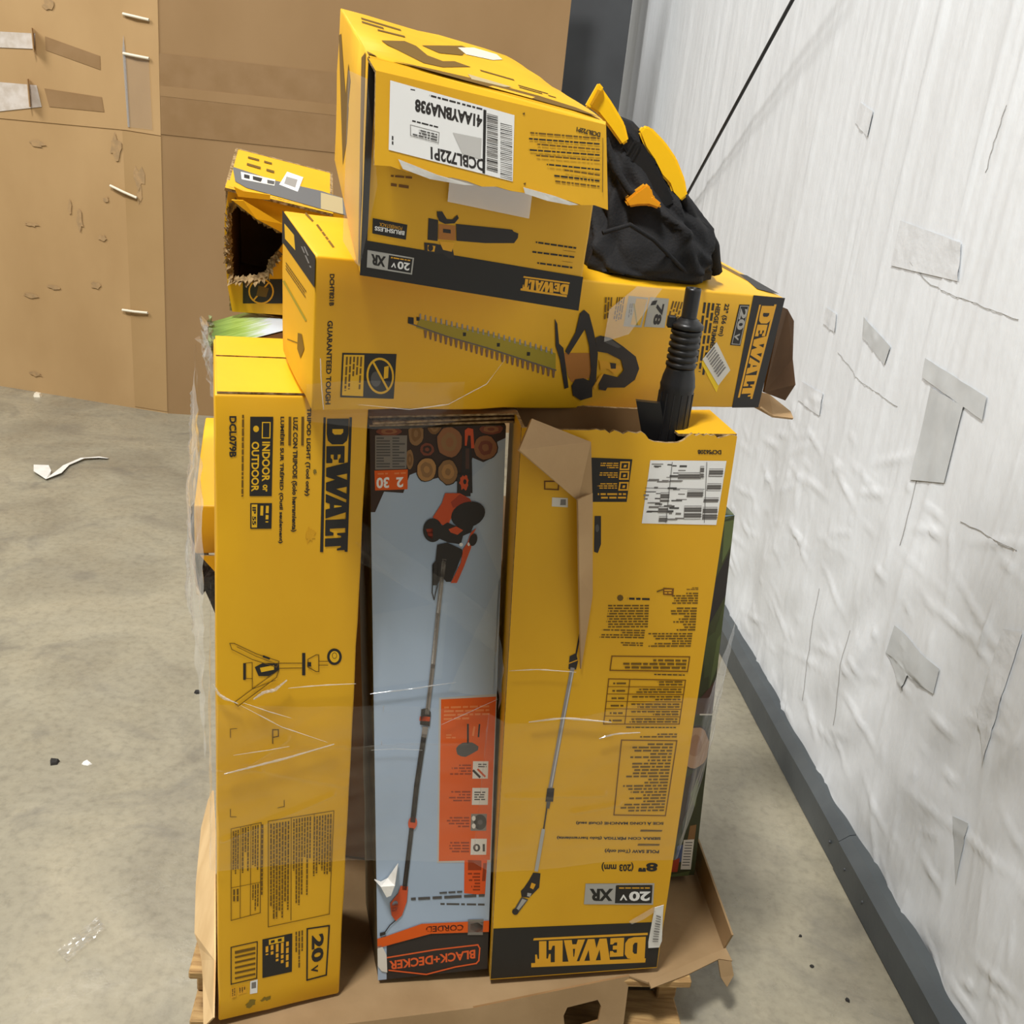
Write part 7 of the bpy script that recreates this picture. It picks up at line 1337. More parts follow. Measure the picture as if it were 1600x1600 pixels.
# front flap hanging over the pallet front, with a hand hole
f0 = Vector((-.45, 1.312, .147)); pts_t = [f0]+[p for p in fold]
for p in pts_t: p.z = .147
bot = [Vector((p.x+.008, p.y-.03, .02)) for p in pts_t]; bot[-1] = Vector((fold[2].x+.0, fold[2].y-.035, .02))
for i in range(2):
    a, b, c, d = pts_t[i], pts_t[i+1], bot[i+1], bot[i]
    prism('tray_front_flap', [a, b, c, d], (b-a).cross(Vector((0, 0, 1))), .004, [TRAYC], tray)
a, b, c, d = pts_t[2], pts_t[3], bot[3], bot[2]
def fq(u, v): return (a.lerp(b, u)).lerp(d.lerp(c, u), v)
prism('tray_front_flap', [a, b, c, d], (b-a).cross(Vector((0, 0, 1))), .004, [TRAYC, KRAFT2, KRAFT2], tray, holes=[[fq(.58, .42), fq(.60, .30), fq(.80, .28), fq(.83, .40), fq(.82, .62), fq(.6, .66)]])

# ------------------------------------------------------------------ cartons
def carton(name, key, label, body=YEL, seed=0, wear=.004, art=(), loc=None):
    P, w, u, d = [Vector(v) for v in BOX[key]]
    e = tag(empty(name, P), label, 'box')
    rounded_hexa('carton_body', P, w, u, d, body, e, seed=seed, wear=wear)
    for fn in art: artwork(fn, e)
    return e, P, w, u, d

# tall light box, left
e, P, w, u, d = carton('tripod_light_box', 'A', 'tall narrow yellow box with vertical black logo and tripod light drawing, at the left', seed=1, art=('A_front',))
for v0, v1 in ((.01, .60), (.625, .99)):
    n = w.cross(d).normalized()
    q = [P+u+w*.015+d*v0+n*.0035, P+u+w*.985+d*v0+n*.0035, P+u+w*.985+d*v1+n*.0035, P+u+w*.015+d*v1+n*.0035]
    prism('top_flap', q, n, .0032, [YEL, KRAFT, TORN], e)

# blue pole saw box, middle
e, P, w, u, d = carton('blue_pole_saw_box', 'B', 'upright pale blue box with orange panels and a pole saw picture between two yellow boxes', OLIVE, 2, .006, ('B_front',))
n = w.cross(d).normalized(); fwd = -d.normalized()
for k, (z, o0, o1, x0, x1, mat) in enumerate(((.002, .004, .006, .0, 1.06, KRAFT2), (.008, .012, .004, .02, 1.09, TORN), (.016, .006, .012, .0, 1.07, KRAFT2))):
    q = [P+u+w*x0+fwd*o0+n*(z+.003), P+u+w*x1+fwd*o1+n*(z+.004), P+u+w*(x1-.02)+d*.8+n*(z+.012), P+u+w*(x0+.02)+d*.8+n*(z+.01)]
    prism('top_flap', q, n, .003, [mat, KRAFT2, TORN], e)
sheet('torn_paper', X3['b_curl'], .0015, WHITEP, e, faces=[(0, 1, 7), (1, 2, 4, 6, 7), (2, 3, 4), (4, 5, 6)])

# yellow pole saw box, right: open torn top, so built from panels
P, w, u, d = [Vector(v) for v in BOX['C']]
e = tag(empty('open_pole_saw_box', P), 'wide upright yellow box torn open at the top, a kraft flap hanging out', 'box')
nf = w.cross(u).normalized(); nr = d.cross(u).normalized(); R = random.Random(6)
top = [(1, 1.0)]
for k in range(1, 13): top.append((1-k*.018, 1.0+R.uniform(-.004, .003)))
top += [(.765, .997), (.745, .991), (.72, .9875), (.67, .9865), (.61, .9875), (.585, .990), (.565, .997)]
for k in range(1, 12): top.append((.565-k*.021, 1.0+R.uniform(-.005, .003)))
top += [(.30, 1.0), (.15, .999), (0, 1.0)]
def cq(a, b, c=0): return P+w*a+u*b+d*c
prism('front_panel', [cq(0, 0), cq(1, 0)]+[cq(a, b) for a, b in top], nf, .005, [YEL, KRAFT2, TORN], e)
i_ = Vector(nf)*-.0052
prism('side_panel', [cq(0, 0, 1), cq(0, 0)+i_, cq(0, 1.0)+i_, cq(0, 1.0, 1)], -w, .005, [YEL, KRAFT2, TORN], e)
prism('side_panel', [cq(1, 0)+i_, cq(1, 0, 1), cq(1, 1.0, 1), cq(1, 1.0)+i_], w, .005, [YEL, KRAFT2, TORN], e)
prism('back_panel', [cq(.99, 0, 1), cq(.01, 0, 1), cq(.01, 1.0, 1), cq(.99, 1.0, 1)], -nf, .005, [YEL, KRAFT2, TORN], e)
prism('bottom_panel', [cq(.02, .003, .05), cq(.98, .003, .05), cq(.98, .003, .95), cq(.02, .003, .95)], u, .003, [KRAFT2, YEL], e)
prism('top_flap', [cq(1.0, 1.003, .02), cq(1.0, 1.003, .98), cq(.70, .998, .99), cq(.735, .996, .12)], u, .004, [YEL, KRAFT, TORN], e)
c_ = X3['c_flap']; sheet('torn_flap', c_, .004, KRAFT, e, faces=[(0, 1, 2, 3, 4)])
c_ = X3['c_strip']; sheet('torn_strip', c_, .003, KRAFT, e, faces=[(0, 1, 4, 5), (1, 2, 3, 4)])
artwork('C_front', e)
st = sheet('crumpled_sticker', X3['c_sticker'], .001, WHITEP, e); sheet('crumpled_film', X3['c_hang'], .001, FILM2, e)
q = [Vector(p) for p in X3['c_sticker']]
bars = []; bf = []
for k in range(11):
    t = .14+k*.066; a = q[0].lerp(q[5], t)+nf*.0025; b = q[2].lerp(q[4], t)+nf*.0025; a, b = a.lerp(b, .25), a.lerp(b, .8); o_ = (q[5]-q[0])*(.02 if k % 3 else .034)
    s_ = len(bars); bars += [a, b, b+o_, a+o_]; bf.append((s_, s_+3, s_+2, s_+1))
mesh('barcode', bars, bf, ink('grey'), e)

# black blower nozzle standing in the open box
noz = tag(empty('black_nozzle', (.2291, 1.545, 1.19)), 'black ribbed plastic nozzle tube sticking up out of the torn yellow box', 'nozzle')
N0, N1 = Vector((.2291, 1.545, 1.2346)), Vector((.2299, 1.545, 1.4719))
lathe('barrel', N0, N1, [(-.35, .0265), (0, .0262), (.36, .0258), (.385, .0268), (.40, .0258), (.44, .0245), (.485, .0215), (.50, .0215)], BLACKP, noz)
prof = []
for k in range(6):
    t0 = .5+k*.042; prof += [(t0, .0205), (t0+.008, .0232), (t0+.026, .0232), (t0+.034, .0205)]
lathe('bellows', N0, N1, prof, BLACKP, noz)
lathe('collar', N0, N1, [(.745, .021), (.75, .0245), (.775, .0245), (.785, .021), (.80, .0165), (.815, .0125)], BLACKP, noz)
lathe('thin_tube', N0, N1, [(.81, .0122), (.82, .0115), (.985, .0118), (1.0, .0112), (1.0, .0085), (.93, .008)], BLACKP, noz)
ax = (N1-N0)
for t in (.60,): box('latch_tab', (-.031, -.006, -.004), (-.018, .006, .014), BLACKP, noz, Matrix.Translation(N0+ax*.76), .002)
for k in range(14):
    a_ = k*math.pi*2/14; v = Vector((math.cos(a_), math.sin(a_), 0))*.0262
    tube('grip_rib', [N0+ax*.02+v, N0+ax*.34+v*.985], .0012, BLACKP, noz)
tag(prism('inner_strap', [(.168, 1.52, 1.30), (.205, 1.52, 1.30), (.235, 1.53, 1.20), (.20, 1.53, 1.20)], (0, -1, 0), .012, [BLACKP]), 'flat black plastic strip leaning inside the torn yellow box beside the nozzle', 'strip').name = 'black_strip'

# hedge trimmer box lying on top
e, P, w, u, d = carton('hedge_trimmer_box', 'D', 'long yellow box lying across the tops of the upright boxes, with a hedge trimmer picture', seed=4, art=('D_front', 'D_left', 'D_top'))
sheet('end_flap', [(.434, 1.856, 1.41), (.455, 1.90, 1.40), (.478, 1.93, 1.375), (.490, 1.93, 1.305), (.505, 1.93, 1.257), (.492, 1.93, 1.225), (.436, 1.872, 1.25)], .004, SHADEC, e, faces=[(0, 1, 6), (1, 2, 3, 6), (3, 4, 5, 6)])
sheet('end_flap', [(.425, 1.870, 1.2215), (.436, 1.868, 1.222), (.470, 1.905, 1.197), (.515, 1.93, 1.19), (.512, 1.95, 1.198), (.47, 1.97, 1.222), (.39, 1.96, 1.235)], .004, KRAFT, e, faces=[(0, 1, 2, 5, 6), (2, 3, 4, 5)])
tapef = film_mat('glare_tape', .22, (236, 214, 176)); O_, A_, B_ = P, w, u; n = A_.cross(B_).normalized()  # warm tint paints film glare into the clear tape
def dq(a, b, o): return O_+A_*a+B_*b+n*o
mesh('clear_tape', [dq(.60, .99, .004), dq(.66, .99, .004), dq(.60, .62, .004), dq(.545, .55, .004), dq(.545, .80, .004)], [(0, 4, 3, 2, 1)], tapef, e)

# blower box on top
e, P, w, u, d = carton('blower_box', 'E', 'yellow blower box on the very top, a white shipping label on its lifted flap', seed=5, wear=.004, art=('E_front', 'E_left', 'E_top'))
q = [Vector(v) for v in FLAP_QUAD]; n = (q[1]-q[0]).cross(q[3]-q[0]).normalized()
R = random.Random(8)
edge = [q[0].lerp(q[1], t/16)+(q[0]-q[3])*R.uniform(-.03, .01) for t in range(1, 16)]
lf = prism('label_flap', [q[0]]+edge+[q[1], q[2], q[3]], n, .004, [YEL, KRAFT, TORN], e)
artwork('E_flap', lf)
tp = P+u
prism('flap_hinge', [q[3]-n*.001, q[2]-n*.001, tp+w-u*.01, tp+w*.0-u*.01], u, .003, [YEL, KRAFT, TORN], e)
# torn white layer and the grey-taped gap under the flap
W_ = [q[0].lerp(q[1], t) for t in (.09, .25, .40, .36, .22, .11)]; dn = (q[0]-q[3])*.06
sheet('torn_paper', [W_[0]-dn*1.9+n*.003, W_[1]-dn*.4+n*.003, W_[2]+dn*.2+n*.002, W_[3]+dn*.5+n*.002, W_[4]+dn*.6+n*.002, W_[5]-dn*.3+n*.002], .001, WHITEP, e, faces=[(0, 5, 1), (1, 5, 4), (1, 4, 3, 2)])
W_ = [q[0].lerp(q[1], t) for t in (.61, .75, .86, .82, .72, .62)]
sheet('torn_paper', [W_[0]-dn*1.2+n*.003, W_[1]-dn*.7+n*.003, W_[2]+dn*.1+n*.002, W_[3]+dn*.5+n*.002, W_[4]+dn*.5+n*.002, W_[5]-dn*.1+n*.002], .001, WHITEP, e, faces=[(0, 5, 1), (1, 5, 4), (1, 4, 3, 2)])
nf = w.cross(u).normalized()
def eq(a, b, o): return P+w*a+u*b+nf*o
tapeg2 = film_mat('grey_clear_tape', .55, (104, 88, 62))
mesh('clear_tape', [eq(.34, .44, .0045), eq(.70, .44, .0045), eq(.70, .60, .006), eq(.34, .60, .006)], [(0, 1, 2, 3)], tapeg2, e)
mesh('clear_tape', [P-nf*.01+w*-.006+u*.05, P+w*-.006+u*.05+nf*.008, P+w*.05+u*.45+nf*.008, P+u*.9+nf*.006+w*-.004, P+u*.9-nf*.06+w*-.008, P-nf*.06+w*-.008+u*.1], [(0, 1, 2, 3, 4, 5)], film_mat('corner_tape', .05), e)

# holed carton behind on the left: panels around a dark inside
P, w, u, d = [Vector(v) for v in BOX['F']]
e = tag(empty('torn_open_box', P), 'yellow box behind on the left with a big torn hole in its front', 'box')
nf = w.cross(u).normalized(); nt_ = w.cross(d).normalized()
hole = [Vector(p) for p in X3['f_hole']]
prism('front_panel', X3['f_outer'], nf, .005, [YEL, KRAFT2, TORN], e, holes=[hole])
i_ = nf*-.0052
def F(a, b, c): return P+w*a+u*b+d*c
wx = w.length; xr = ((Vector(X3['f_outer'][2])-P).dot(w.normalized()))/wx
prism('side_panel', [F(-.02, 0, 1), F(-.02, 0, 0)+i_, F(-.02, 1, 0)+i_, F(-.02, 1, 1)], -w, .005, [YEL, KRAFT2, TORN], e)
prism('side_panel', [F(xr, 0, 0)+i_, F(xr, 0, 1), F(xr, 1, 1), F(xr, 1, 0)+i_], w, .005, [YEL, KRAFT2, TORN], e)
prism('back_panel', [F(xr, 0, 1), F(0, 0, 1), F(0, 1, 1), F(xr, 1, 1)], d, .005, [YEL, KRAFT2, TORN], e)
prism('bottom_panel', [F(0, .02, .03), F(xr, .02, .03), F(xr, .02, .98), F(0, .02, .98)], u, .004, [KRAFT2, YEL, TORN], e)
prism('top_panel', [F(-.02, .998, -.03), F(xr, .998, -.03), F(xr, .998, 1), F(.0, .998, 1.0)], nt_, .005, [YEL, KRAFT2, TORN], e)
for k in ('f_strip1', 'f_strip2'): sheet('torn_strip', X3[k], .004, YEL, e)
# frayed torn rim of the hole
R = random.Random(2); rim = []; rf = []
cen = sum(hole, Vector())/len(hole)
for a, b in zip(hole, hole[1:]+hole[:1]):
    if a.x > cen.x+.01 and a.z > cen.z: continue
    m = int((b-a).length/.003)+1
    for k in range(m):
        p = a.lerp(b, (k+R.random())/m); o_ = (p-cen).normalized(); s_ = len(rim)
        t_ = (b-a).normalized()*R.uniform(.004, .010); l_ = R.uniform(.004, .013)
        rim += [p-o_*R.uniform(.002, .008), p+t_, p+o_*l_+t_*R.uniform(-1, 1)+nf*R.uniform(.004, .018), p-t_+nf*R.uniform(.002, .012)]; rf.append((s_, s_+1, s_+2, s_+3))
fr = mesh('torn_rim', rim, rf, TORN, e); fr['kind'] = 'stuff'
for fn in ('F_front', 'F_top'): artwork(fn, e)

# grass-printed carton with a crumpled film end
def grass():
    m = bpy.data.materials.new('grass_print'); m.use_nodes = True; nt = m.node_tree; b = nt.nodes['Principled BSDF']; L = nt.links
    tc = nt.nodes.new('ShaderNodeTexCoord'); uvn = nt.nodes.new('ShaderNodeUVMap'); sp = nt.nodes.new('ShaderNodeSeparateXYZ'); L.new(uvn.outputs[0], sp.inputs[0])
    mp = nt.nodes.new('ShaderNodeMapping'); mp.inputs['Scale'].default_value = (2.2, 26, 1); L.new(uvn.outputs[0], mp.inputs[0])
    n = nt.nodes.new('ShaderNodeTexNoise'); n.inputs['Scale'].default_value = 1.2; n.inputs['Detail'].default_value = 5; L.new(mp.outputs[0], n.inputs['Vector'])
    a = nt.nodes.new('ShaderNodeMath'); a.operation = 'MULTIPLY_ADD'; L.new(n.outputs['Fac'], a.inputs[0]); a.inputs[1].default_value = .75; L.new(sp.outputs[0], a.inputs[2])
    r = nt.nodes.new('ShaderNodeValToRGB'); els = [(.3, (60, 78, 34)), (.5, (98, 128, 44)), (.74, (146, 172, 84)), (.98, (190, 202, 190)), (1.0, (196, 206, 214))]
    while len(r.color_ramp.elements) < len(els): r.color_ramp.elements.new(.5)
    for e_, (p, c) in zip(r.color_ramp.elements, els): e_.position = p; e_.color = lin(c)
    L.new(a.outputs[0], r.inputs[0]); L.new(r.outputs[0], b.inputs['Base Color']); b.inputs['Roughness'].default_value = .4
    return m
ge = tag(empty('grass_print_box', (-.5, 1.8, 1.06)), 'brown box with a printed green grass and white top, its end wrapped in crumpled film', 'box')
gt = [Vector(v) for v in ((-.493, 1.592, 1.29), (-.436, 1.887-.07, 1.29), (-.484, 2.09, 1.29), (-.556, 1.762, 1.29))]
gt = [gt[0], Vector((-.42, 1.78, 1.29)), Vector((-.47, 2.06, 1.29)), gt[3]]
gb = [v+Vector((.03, 0, -.22)) for v in gt]
verts = gt+gb; o = mesh('carton_body', verts, [(0, 1, 2, 3), (7, 6, 5, 4), (0, 4, 5, 1), (1, 5, 6, 2), (2, 6, 7, 3), (3, 7, 4, 0)], KRAFT2, ge)
bm = bmesh.new(); bm.from_mesh(o.data); bmesh.ops.recalc_face_normals(bm, faces=bm.faces); bm.to_mesh(o.data); bm.free()
me = bpy.data.meshes.new('grass_print'); N_ = 12; vv = []; ff = []; uvs = []
for i in range(N_+1):
    for j in range(7):
        s, t = i/N_, j/6; p = gt[0].lerp(gt[1], s).lerp(gt[3].lerp(gt[2], s), t); vv.append(p+Vector((0, 0, .003+.006*math.sin(t*3.1)))); uvs.append((s*.95, t))
for i in range(N_):
    for j in range(6): ff.append((i*7+j, (i+1)*7+j, (i+1)*7+j+1, i*7+j+1))
me.from_pydata(vv, [], ff); ul = me.uv_layers.new(name='UVMap')
for lp in me.loops: ul.data[lp.index].uv = uvs[lp.vertex_index]
link('grass_print', me, grass(), ge)
def crumple(name, quad, nu, nv, amp, seed, mat, parent):
    """wrinkled film stretched over a quad (four corners)"""
    q = [Vector(p) for p in quad]; n = (q[1]-q[0]).cross(q[3]-q[0]).normalized(); V_ = []; F_ = []
    for i in range(nu+1):
        for j in range(nv+1):
            s, t = i/nu, j/nv; p = q[0].lerp(q[1], s).lerp(q[3].lerp(q[2], s), t)
            z = noise.noise(Vector((s*7+seed, t*9, seed)))+.6*abs(noise.noise(Vector((s*19+t*11, t*17+seed, 4))))+.4*noise.noise(Vector((s*40, t*46, seed)))
            V_.append(p+n*amp*z)
    for i in range(nu):
        for j in range(nv): F_.append((i*(nv+1)+j, (i+1)*(nv+1)+j, (i+1)*(nv+1)+j+1, i*(nv+1)+j+1))
    return mesh(name, V_, F_, mat, parent, smooth=False)
DARKF = pmat('dark_crumpled_wrap', (92, 84, 66), (150, 160, 110), scale=45, rough=.25, spec=.7, bump=.6, bscale=70)
crumple('crumpled_end', [gt[3]+Vector((-.006, .02, .012)), gt[0]+Vector((-.004, -.002, .01)), gb[0]+Vector((-.004, -.004, .05)), gb[3]+Vector((.0, .02, .05))], 16, 20, .016, 3, DARKF, ge)
crumple('crumpled_film', [gt[3]+Vector((-.018, .02, .01)), gt[0]+Vector((-.014, -.02, .012)), gb[0]+Vector((-.004, -.01, .04)), gb[3]+Vector((-.008, .02, .04))], 14, 18, .014, 8, FILM2, ge)

# small yellow box peeking out at the left, and the cartons that carry the back of the load
e, P, w, u, d = carton('small_yellow_box', 'K', 'small yellow box poking out behind the left edge of the tall tripod light box', seed=7)
q = [P+w*.0+u*.02, P+w*.10-u*.5-d*.02, P+w*.16-u*.5-d*.02, P+w*.16+u*.02]
n = w.cross(u).normalized()
prism('bottom_flap', [P+w*.03-u*.02+n*.002, P+w*.14-u*.50+n*.004, P+w*.30-u*.50+n*.004, P+w*.30-u*.02+n*.002], n, .004, [YEL, KRAFT, TORN], e)
prism('flap_print', [P+w*.12-u*.15+n*.006, P+w*.15-u*.42+n*.007, P+w*.19-u*.42+n*.007, P+w*.17-u*.15+n*.006], n, .001, [ink('black')], e)
bw = tag(empty('black_wrap', X3['k_black'][0]), 'crumpled black plastic bag edge hanging below the small yellow box at the left', 'bag')
BW = pmat('black_bag_film', (30, 28, 28), (58, 50, 44), scale=40, rough=.3, spec=.6, bump=.5, bscale=60)
prism('bag_edge', X3['k_black'], (0, -1, 0), .05, [BW], bw); prism('bag_edge', X3['k_black2'], (0, -1, 0), .03, [BW], bw)
def plain(name, lo, hi, label, rz=0.0):
    c = Vector(((lo[0]+hi[0])/2, (lo[1]+hi[1])/2, lo[2])); e = tag(empty(name, c), label, 'box')
    rounded_hexa('carton_body', lo, (hi[0]-lo[0], 0, 0), (0, 0, hi[2]-lo[2]), (0, hi[1]-lo[1], 0), KRAFT2, e, seed=9, wear=.002)
    prism('sealing_tape', [((lo[0]+hi[0])/2-.025, lo[1]+.01, hi[2]+.0012), ((lo[0]+hi[0])/2+.025, lo[1]+.01, hi[2]+.0012), ((lo[0]+hi[0])/2+.025, hi[1]-.01, hi[2]+.0012), ((lo[0]+hi[0])/2-.025, hi[1]-.01, hi[2]+.0012)], (0, 0, 1), .001, [TAPEB], e)
plain('brown_carton', (-.40, 1.80, .151), (-.19, 2.15, .905), 'plain brown carton hidden in the dark gap behind the tall left box')
plain('brown_carton', (-.17, 1.76, .151), (.165, 2.12, .9), 'plain brown carton hidden in the dark gap behind the blue pole saw box')

# forest-printed box at the right
P, w, u, d = [Vector(v) for v in BOX['L']]; d = Vector((-.035, .17, 0))
e = tag(empty('forest_print_box', P), 'green forest printed box with a cut log picture peeking out behind the right yellow box', 'box')
rounded_hexa('carton_body', P, w, u, d, FOREST, e, seed=12, wear=.004)
artwork('L_front', e)

# ------------------------------------------------------------------ black tool bag on the hedge trimmer box
bag = tag(empty('black_tool_bag', (.186, 1.76, 1.455)), 'slumped black fabric tool bag with yellow plastic handle on the hedge trimmer box', 'bag')
RINGS = [(.194, 1.762, 1.456, .092, .085), (.188, 1.762, 1.463, .112, .10), (.184, 1.765, 1.475, .118, .105), (.178, 1.765, 1.505, .114, .10), (.173, 1.765, 1.540, .105, .088), (.155, 1.765, 1.569, .088, .072), (.143, 1.765, 1.592, .071, .058), (.131, 1.765, 1.631, .058, .046), (.116, 1.765, 1.663, .043, .034), (.1, 1.765, 1.688, .024, .02), (.092, 1.765, 1.695, .006, .005)]
def ring_at(t):
    t = t*(len(RINGS)-1); i = min(int(t), len(RINGS)-2); f = t-i; return [a+(b-a)*f for a, b in zip(RINGS[i], RINGS[i+1])]
NR, NS = 70, 96; V_ = []; F_ = []
FOLDS = [(.9, .10, 2.2, .012), (2.2, .25, -1.8, .011), (3.6, .05, 1.4, .012), (4.3, .15, -2.4, .014), (4.9, .30, 1.9, .012), (5.5, .0, -1.2, .013), (5.9, .4, 2.6, .010), (4.6, .55, -3., .010)]
for i in range(NR+1):
    t = i/NR; x, y, z, rx, ry = ring_at(t)
    for j in range(NS):
        a = 2*math.pi*j/NS; k = 1.0
        dsp = .010*noise.noise(Vector((math.cos(a)*1.6, math.sin(a)*1.6, t*4)))
        for (a0, t0, sl, am) in FOLDS:
            dd = (a-a0-sl*(t-t0)+math.pi) % (2*math.pi)-math.pi; dsp += am*math.exp(-(dd/.10)**2)*math.sin(min(1, max(0, t*1.25))*math.pi) - am*.5*math.exp(-((dd-.2)/.12)**2)*math.sin(t*math.pi)
        c, s = math.cos(a), math.sin(a); c = math.copysign(abs(c)**.8, c); s = math.copysign(abs(s)**.8, s)
        zz = z + (x+rx*c-.19)*(-.10 if t < .12 else -.02)*(1-t)
        V_.append((x+(rx+dsp*min(1, rx/.05))*c, y+(ry+dsp*min(1, rx/.05))*s+(x+rx*c-.18)*.62*(1-t), zz))
for i in range(NR):
    for j in range(NS): F_.append((i*NS+j, i*NS+(j+1) % NS, (i+1)*NS+(j+1) % NS, (i+1)*NS+j))
F_.append(tuple(range(NS))[::-1]); F_.append(tuple(NR*NS+j for j in range(NS)))
mesh('bag_body', V_, F_, FABRIC, bag, smooth=True)
def slab2(name, pts, y0, y1, mat, bev=.003):
    """a moulded piece: outline in the x-z plane, from y0 back to y1"""
    bm = bmesh.new(); vs = [bm.verts.new((x, y0, z)) for x, z in pts]; f = bm.faces.new(vs)
    r_ = bmesh.ops.extrude_face_region(bm, geom=[f]); bmesh.ops.translate(bm, vec=(0, y1-y0, 0), verts=[v for v in r_['geom'] if isinstance(v, bmesh.types.BMVert)])
    bmesh.ops.recalc_face_normals(bm, faces=bm.faces)
    if bev: bmesh.ops.bevel(bm, geom=bm.edges[:], offset=bev, segments=2, affect='EDGES', clamp_overlap=True)
    return fromb(name, bm, mat, bag)
h = slab2('handle', [(.061, 1.737), (.046, 1.704), (.066, 1.694), (.085, 1.676), (.108, 1.652), (.118, 1.660), (.108, 1.684), (.085, 1.712)], 1.70, 1.745, YPLAS)
slab2('handle_lip', [(.061, 1.738), (.045, 1.703), (.053, 1.699), (.070, 1.730)], 1.692, 1.753, YPLAS, .002)
slab2('handle_recess', [(.0605, 1.728), (.0515, 1.7065), (.0545, 1.705), (.065, 1.727)], 1.6912, 1.694, pmat('recess_shade', (206, 150, 14), rough=.5), 0)  # flat darker plate: the socket recess and its shade are painted on
slab2('handle_pad', [(.086, 1.688), (.094, 1.694), (.128, 1.66), (.14, 1.66), (.165, 1.628), (.19, 1.595), (.205, 1.575), (.188, 1.565), (.155, 1.602), (.12, 1.634), (.095, 1.665)], 1.706, 1.748, BLACKP)
slab2('back_guard', [(.132, 1.674), (.140, 1.684), (.150, 1.683), (.175, 1.664), (.196, 1.642), (.214, 1.612), (.222, 1.588), (.212, 1.578), (.197, 1.590), (.190, 1.603), (.176, 1.614), (.160, 1.636), (.145, 1.652)], 1.712, 1.76, YPLAS)
slab2('guard_vent', [(.153, 1.637), (.158, 1.641), (.166, 1.632), (.161, 1.628)], 1.7095, 1.7125, BLACKP, 0)
slab2('clip', [(.120, 1.575), (.135, 1.590), (.150, 1.603), (.158, 1.598), (.163, 1.585), (.178, 1.576), (.174, 1.568), (.158, 1.572), (.142, 1.570), (.128, 1.566)], 1.652, 1.69, pmat('amber_plastic', (220, 150, 20), rough=.4), .003)
for k in range(3): slab2('pad_rib', [(.116+k*.008, 1.668-k*.009), (.121+k*.008, 1.672-k*.009), (.112+k*.008, 1.644-k*.009+.006), (.107+k*.008, 1.640-k*.009+.006)], 1.7035, 1.707, BLACKP, 0)
tube('strap', [(.215, 1.735, 1.585), (.225, 1.732, 1.572), (.236, 1.735, 1.556), (.243, 1.745, 1.542)], .009, FABRIC, bag)
tube('strap', [(.08, 1.68, 1.66), (.10, 1.672, 1.62), (.125, 1.662, 1.59), (.15, 1.668, 1.575)], .006, FABRIC, bag)
tube('seam_piping', [(.09, 1.60, 1.53), (.13, 1.612, 1.545), (.17, 1.635, 1.525), (.215, 1.675, 1.49), (.25, 1.715, 1.462)], .0035, FABRIC, bag)
tube('strap', [(.235, 1.75, 1.55), (.262, 1.755, 1.535), (.283, 1.77, 1.51), (.292, 1.79, 1.485), (.30, 1.80, 1.465)], .012, FABRIC, bag)

# ------------------------------------------------------------------ stretch film round the load
film = tag(empty('stretch_film', (0, 1.45, .7)), 'clear stretch film wrapped in creased bands round the boxes', 'film')
def film_band(name, ctrl, n, m, seed, ridges=(), amp=.0035, mat=FILM):
    """ctrl: list of (bottom point, top point) round the load"""
    V_ = []; F_ = []; c = [(Vector(a), Vector(b)) for a, b in ctrl]; ln = [0]
    for a, b in zip(c[:-1], c[1:]): ln.append(ln[-1]+(b[0]-a[0]).length)
    for i in range(n+1):
        s = ln[-1]*i/n; k = max(j for j in range(len(c)-1) if ln[j] <= s+1e-9); f = (s-ln[k])/(ln[k+1]-ln[k])
        lo, hi = c[k][0].lerp(c[k+1][0], f), c[k][1].lerp(c[k+1][1], f); tan = (c[k+1][0]-c[k][0]).normalized(); nn = tan.cross(Vector((0, 0, 1))).normalized()
        rg = .022*noise.noise(Vector((s*3.7, seed, 1))); rh = .022*noise.noise(Vector((s*4.3, seed, 8)))
        for j in range(m+1):
            t = j/m; p = lo.lerp(hi, t); p.z += rg*(1-t)+rh*t
            hgt = amp*(abs(noise.noise(Vector((s*5+seed, p.z*16-s*5, seed))))*1.6+.5*noise.noise(Vector((s*14, p.z*40, seed))))
            for (s0, z0, s1, z1, w_, a_) in ridges:
                L2 = (s1-s0)**2+(z1-z0)**2; q = max(0, min(1, ((s-s0)*(s1-s0)+(p.z-z0)*(z1-z0))/L2)); dd = math.hypot(s-s0-q*(s1-s0), p.z-z0-q*(z1-z0))
                hgt += a_*math.exp(-(dd/w_)**2)
            V_.append(p+nn*(.004+hgt))
    for i in range(n):
        for j in range(m): F_.append((i*(m+1)+j, (i+1)*(m+1)+j, (i+1)*(m+1)+j+1, i*(m+1)+j+1))
    return mesh(name, V_, F_, mat, film, smooth=True)
CREASE = film_mat('folded_film_highlight', .5, (245, 245, 242))  # whitened film folds: highlight streaks are painted in with this pale tint
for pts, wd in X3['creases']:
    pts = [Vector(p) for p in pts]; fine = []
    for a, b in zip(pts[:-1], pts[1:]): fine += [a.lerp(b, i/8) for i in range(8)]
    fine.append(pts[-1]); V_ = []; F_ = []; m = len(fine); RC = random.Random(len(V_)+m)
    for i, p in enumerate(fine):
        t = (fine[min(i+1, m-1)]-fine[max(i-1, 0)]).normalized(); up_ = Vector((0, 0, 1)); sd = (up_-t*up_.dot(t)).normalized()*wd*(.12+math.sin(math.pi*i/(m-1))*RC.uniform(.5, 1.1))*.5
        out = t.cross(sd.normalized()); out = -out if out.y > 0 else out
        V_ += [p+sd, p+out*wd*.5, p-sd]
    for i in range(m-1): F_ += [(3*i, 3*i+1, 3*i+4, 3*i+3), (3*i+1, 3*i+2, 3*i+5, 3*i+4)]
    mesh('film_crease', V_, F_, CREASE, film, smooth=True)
def pr(x, y, z0, z1, x1=None, y1=None): return ((x, y, z0), (x1 if x1 is not None else x, y1 if y1 is not None else y, z1))
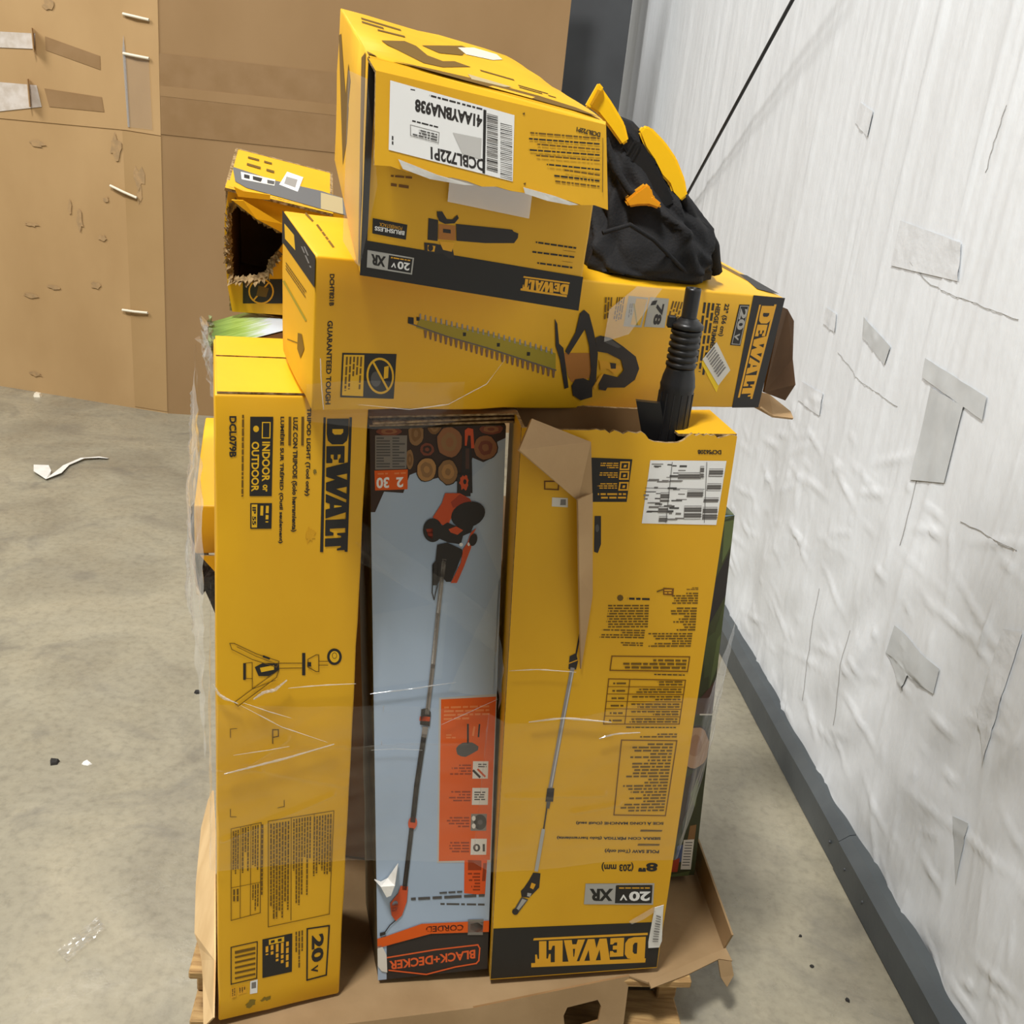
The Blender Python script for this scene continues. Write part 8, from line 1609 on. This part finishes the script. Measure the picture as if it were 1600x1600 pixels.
film_band('film_band', [pr(-.50, 1.60, .56, .88), pr(-.4185, 1.332, .50, .815), pr(-.222, 1.4255, .47, .775), pr(-.175, 1.445, .46, .77), pr(.00, 1.462, .46, .77), pr(.03, 1.444, .46, .77), pr(.358, 1.520, .47, .80), pr(.455, 1.83, .5, .82)], 640, 100, 2,
 [(.30, .56, .48, .612, .0035, .007), (.34, .70, .40, .735, .004, .007), (.29, .70, .36, .685, .003, .006), (.36, .685, .50, .625, .006, .004), (.50, .70, .70, .712, .003, .004), (.78, .62, .95, .62, .004, .006), (.90, .585, .98, .598, .004, .006), (.40, .715, .58, .70, .004, .004)])
film_band('film_band', [pr(-.60, 1.86, .98, 1.25, -.585, 1.80), pr(-.56, 1.66, .88, 1.24, -.53, 1.62), pr(-.424, 1.328, .72, 1.20)], 130, 120, 5, [(.1, .95, .55, .74, .004, .006), (.05, 1.05, .5, .95, .004, .005), (.2, 1.2, .4, .8, .004, .005)], .006, FILM2)
film_band('film_band', [pr(-.232, 1.436, 1.03, 1.10), pr(-.0, 1.50, .86, .92), pr(.02, 1.44, .80, .86)], 60, 14, 7, [(.0, 1.06, .28, .84, .003, .004)])
film_band('film_band', [pr(-.285, 1.298, 1.285, 1.335), pr(-.09, 1.45, 1.265, 1.32)], 40, 14, 9, [(.02, 1.30, .22, 1.29, .004, .004)])

# ------------------------------------------------------------------ litter on the floor
def scrap_ribbon(name, pts, wds, mat, label, cat):
    V_ = []; F_ = []
    for i, (p, w_) in enumerate(zip(pts, wds)):
        a = Vector(pts[max(0, i-1)]); b = Vector(pts[min(len(pts)-1, i+1)]); t = (b-a); t.z = 0; t.normalize(); s = Vector((-t.y, t.x, 0))*w_; p = Vector(p)
        V_ += [p+s, p-s+Vector((0, 0, .006)), ]
    for i in range(len(pts)-1): F_.append((2*i, 2*i+1, 2*i+3, 2*i+2))
    o = mesh(name, V_, F_, mat); m = o.modifiers.new('thick', 'SOLIDIFY'); m.thickness = .0015
    return tag(o, label, cat)
scrap_ribbon('plastic_strip', [(-2.088, 4.25, .003), (-2.04, 4.16, .012), (-1.995, 4.113, .004), (-1.979, 4.17, .006), (-1.99, 4.28, .003), (-1.96, 4.38, .006), (-1.90, 4.42, .004), (-1.86, 4.42, .003)], [.03, .035, .03, .018, .014, .014, .016, .01], WHITEP, 'curled white plastic strip lying on the concrete at the left', 'litter')
o = crumple('film_scrap', [(-.825, 1.60, .006), (-.795, 1.575, .006), (-.755, 1.675, .006), (-.785, 1.70, .006)], 10, 16, .008, 6, FILM2, None); tag(o, 'crumpled clear film scrap on the concrete at the lower left', 'litter')
def chip(name, x, y, r_, h, mat, label, seed):
    R = random.Random(seed); n = 7; top = [(x+r_*R.uniform(.5, 1.1)*math.cos(i*2*math.pi/n), y+r_*R.uniform(.5, 1.1)*math.sin(i*2*math.pi/n)) for i in range(n)]
    V_ = [(a, b, .0002) for a, b in top]+[(x+(a-x)*.7, y+(b-y)*.7, h*R.uniform(.6, 1)) for a, b in top]
    F_ = [tuple(range(n))[::-1], tuple(range(n, 2*n))]+[(i, (i+1) % n, n+(i+1) % n, n+i) for i in range(n)]
    return tag(mesh(name, V_, F_, mat), label, 'litter')
CH = pmat('dark_debris', (46, 44, 42), rough=.9)
chip('dark_chip', -1.106, 2.208, .018, .01, CH, 'dark chip on the concrete left of the boxes, beside a pale chip', 1)
chip('pale_chip', -1.027, 2.219, .014, .005, WHITEP, 'small pale chip on the concrete left of the boxes, beside a dark chip', 2)
chip('wood_splinter', -2.566, 5.24, .035, .02, STAPLE, 'cream scrap on the floor at the foot of the cardboard container', 3)
chip('dark_chip', -.86, 2.60, .012, .008, CH, 'tiny dark chip on the concrete close to the left side of the load', 4)
chip('dark_chip', .758, 1.874, .005, .004, CH, 'farther of two tiny dark crumbs on the concrete by the base angle', 5)
chip('dark_chip', .764, 1.786, .006, .004, CH, 'nearer of two tiny dark crumbs on the concrete by the base angle', 6)
chip('dark_chip', .82, 1.70, .008, .006, CH, 'dark crumb at the lower right on the concrete against the base angle', 7)
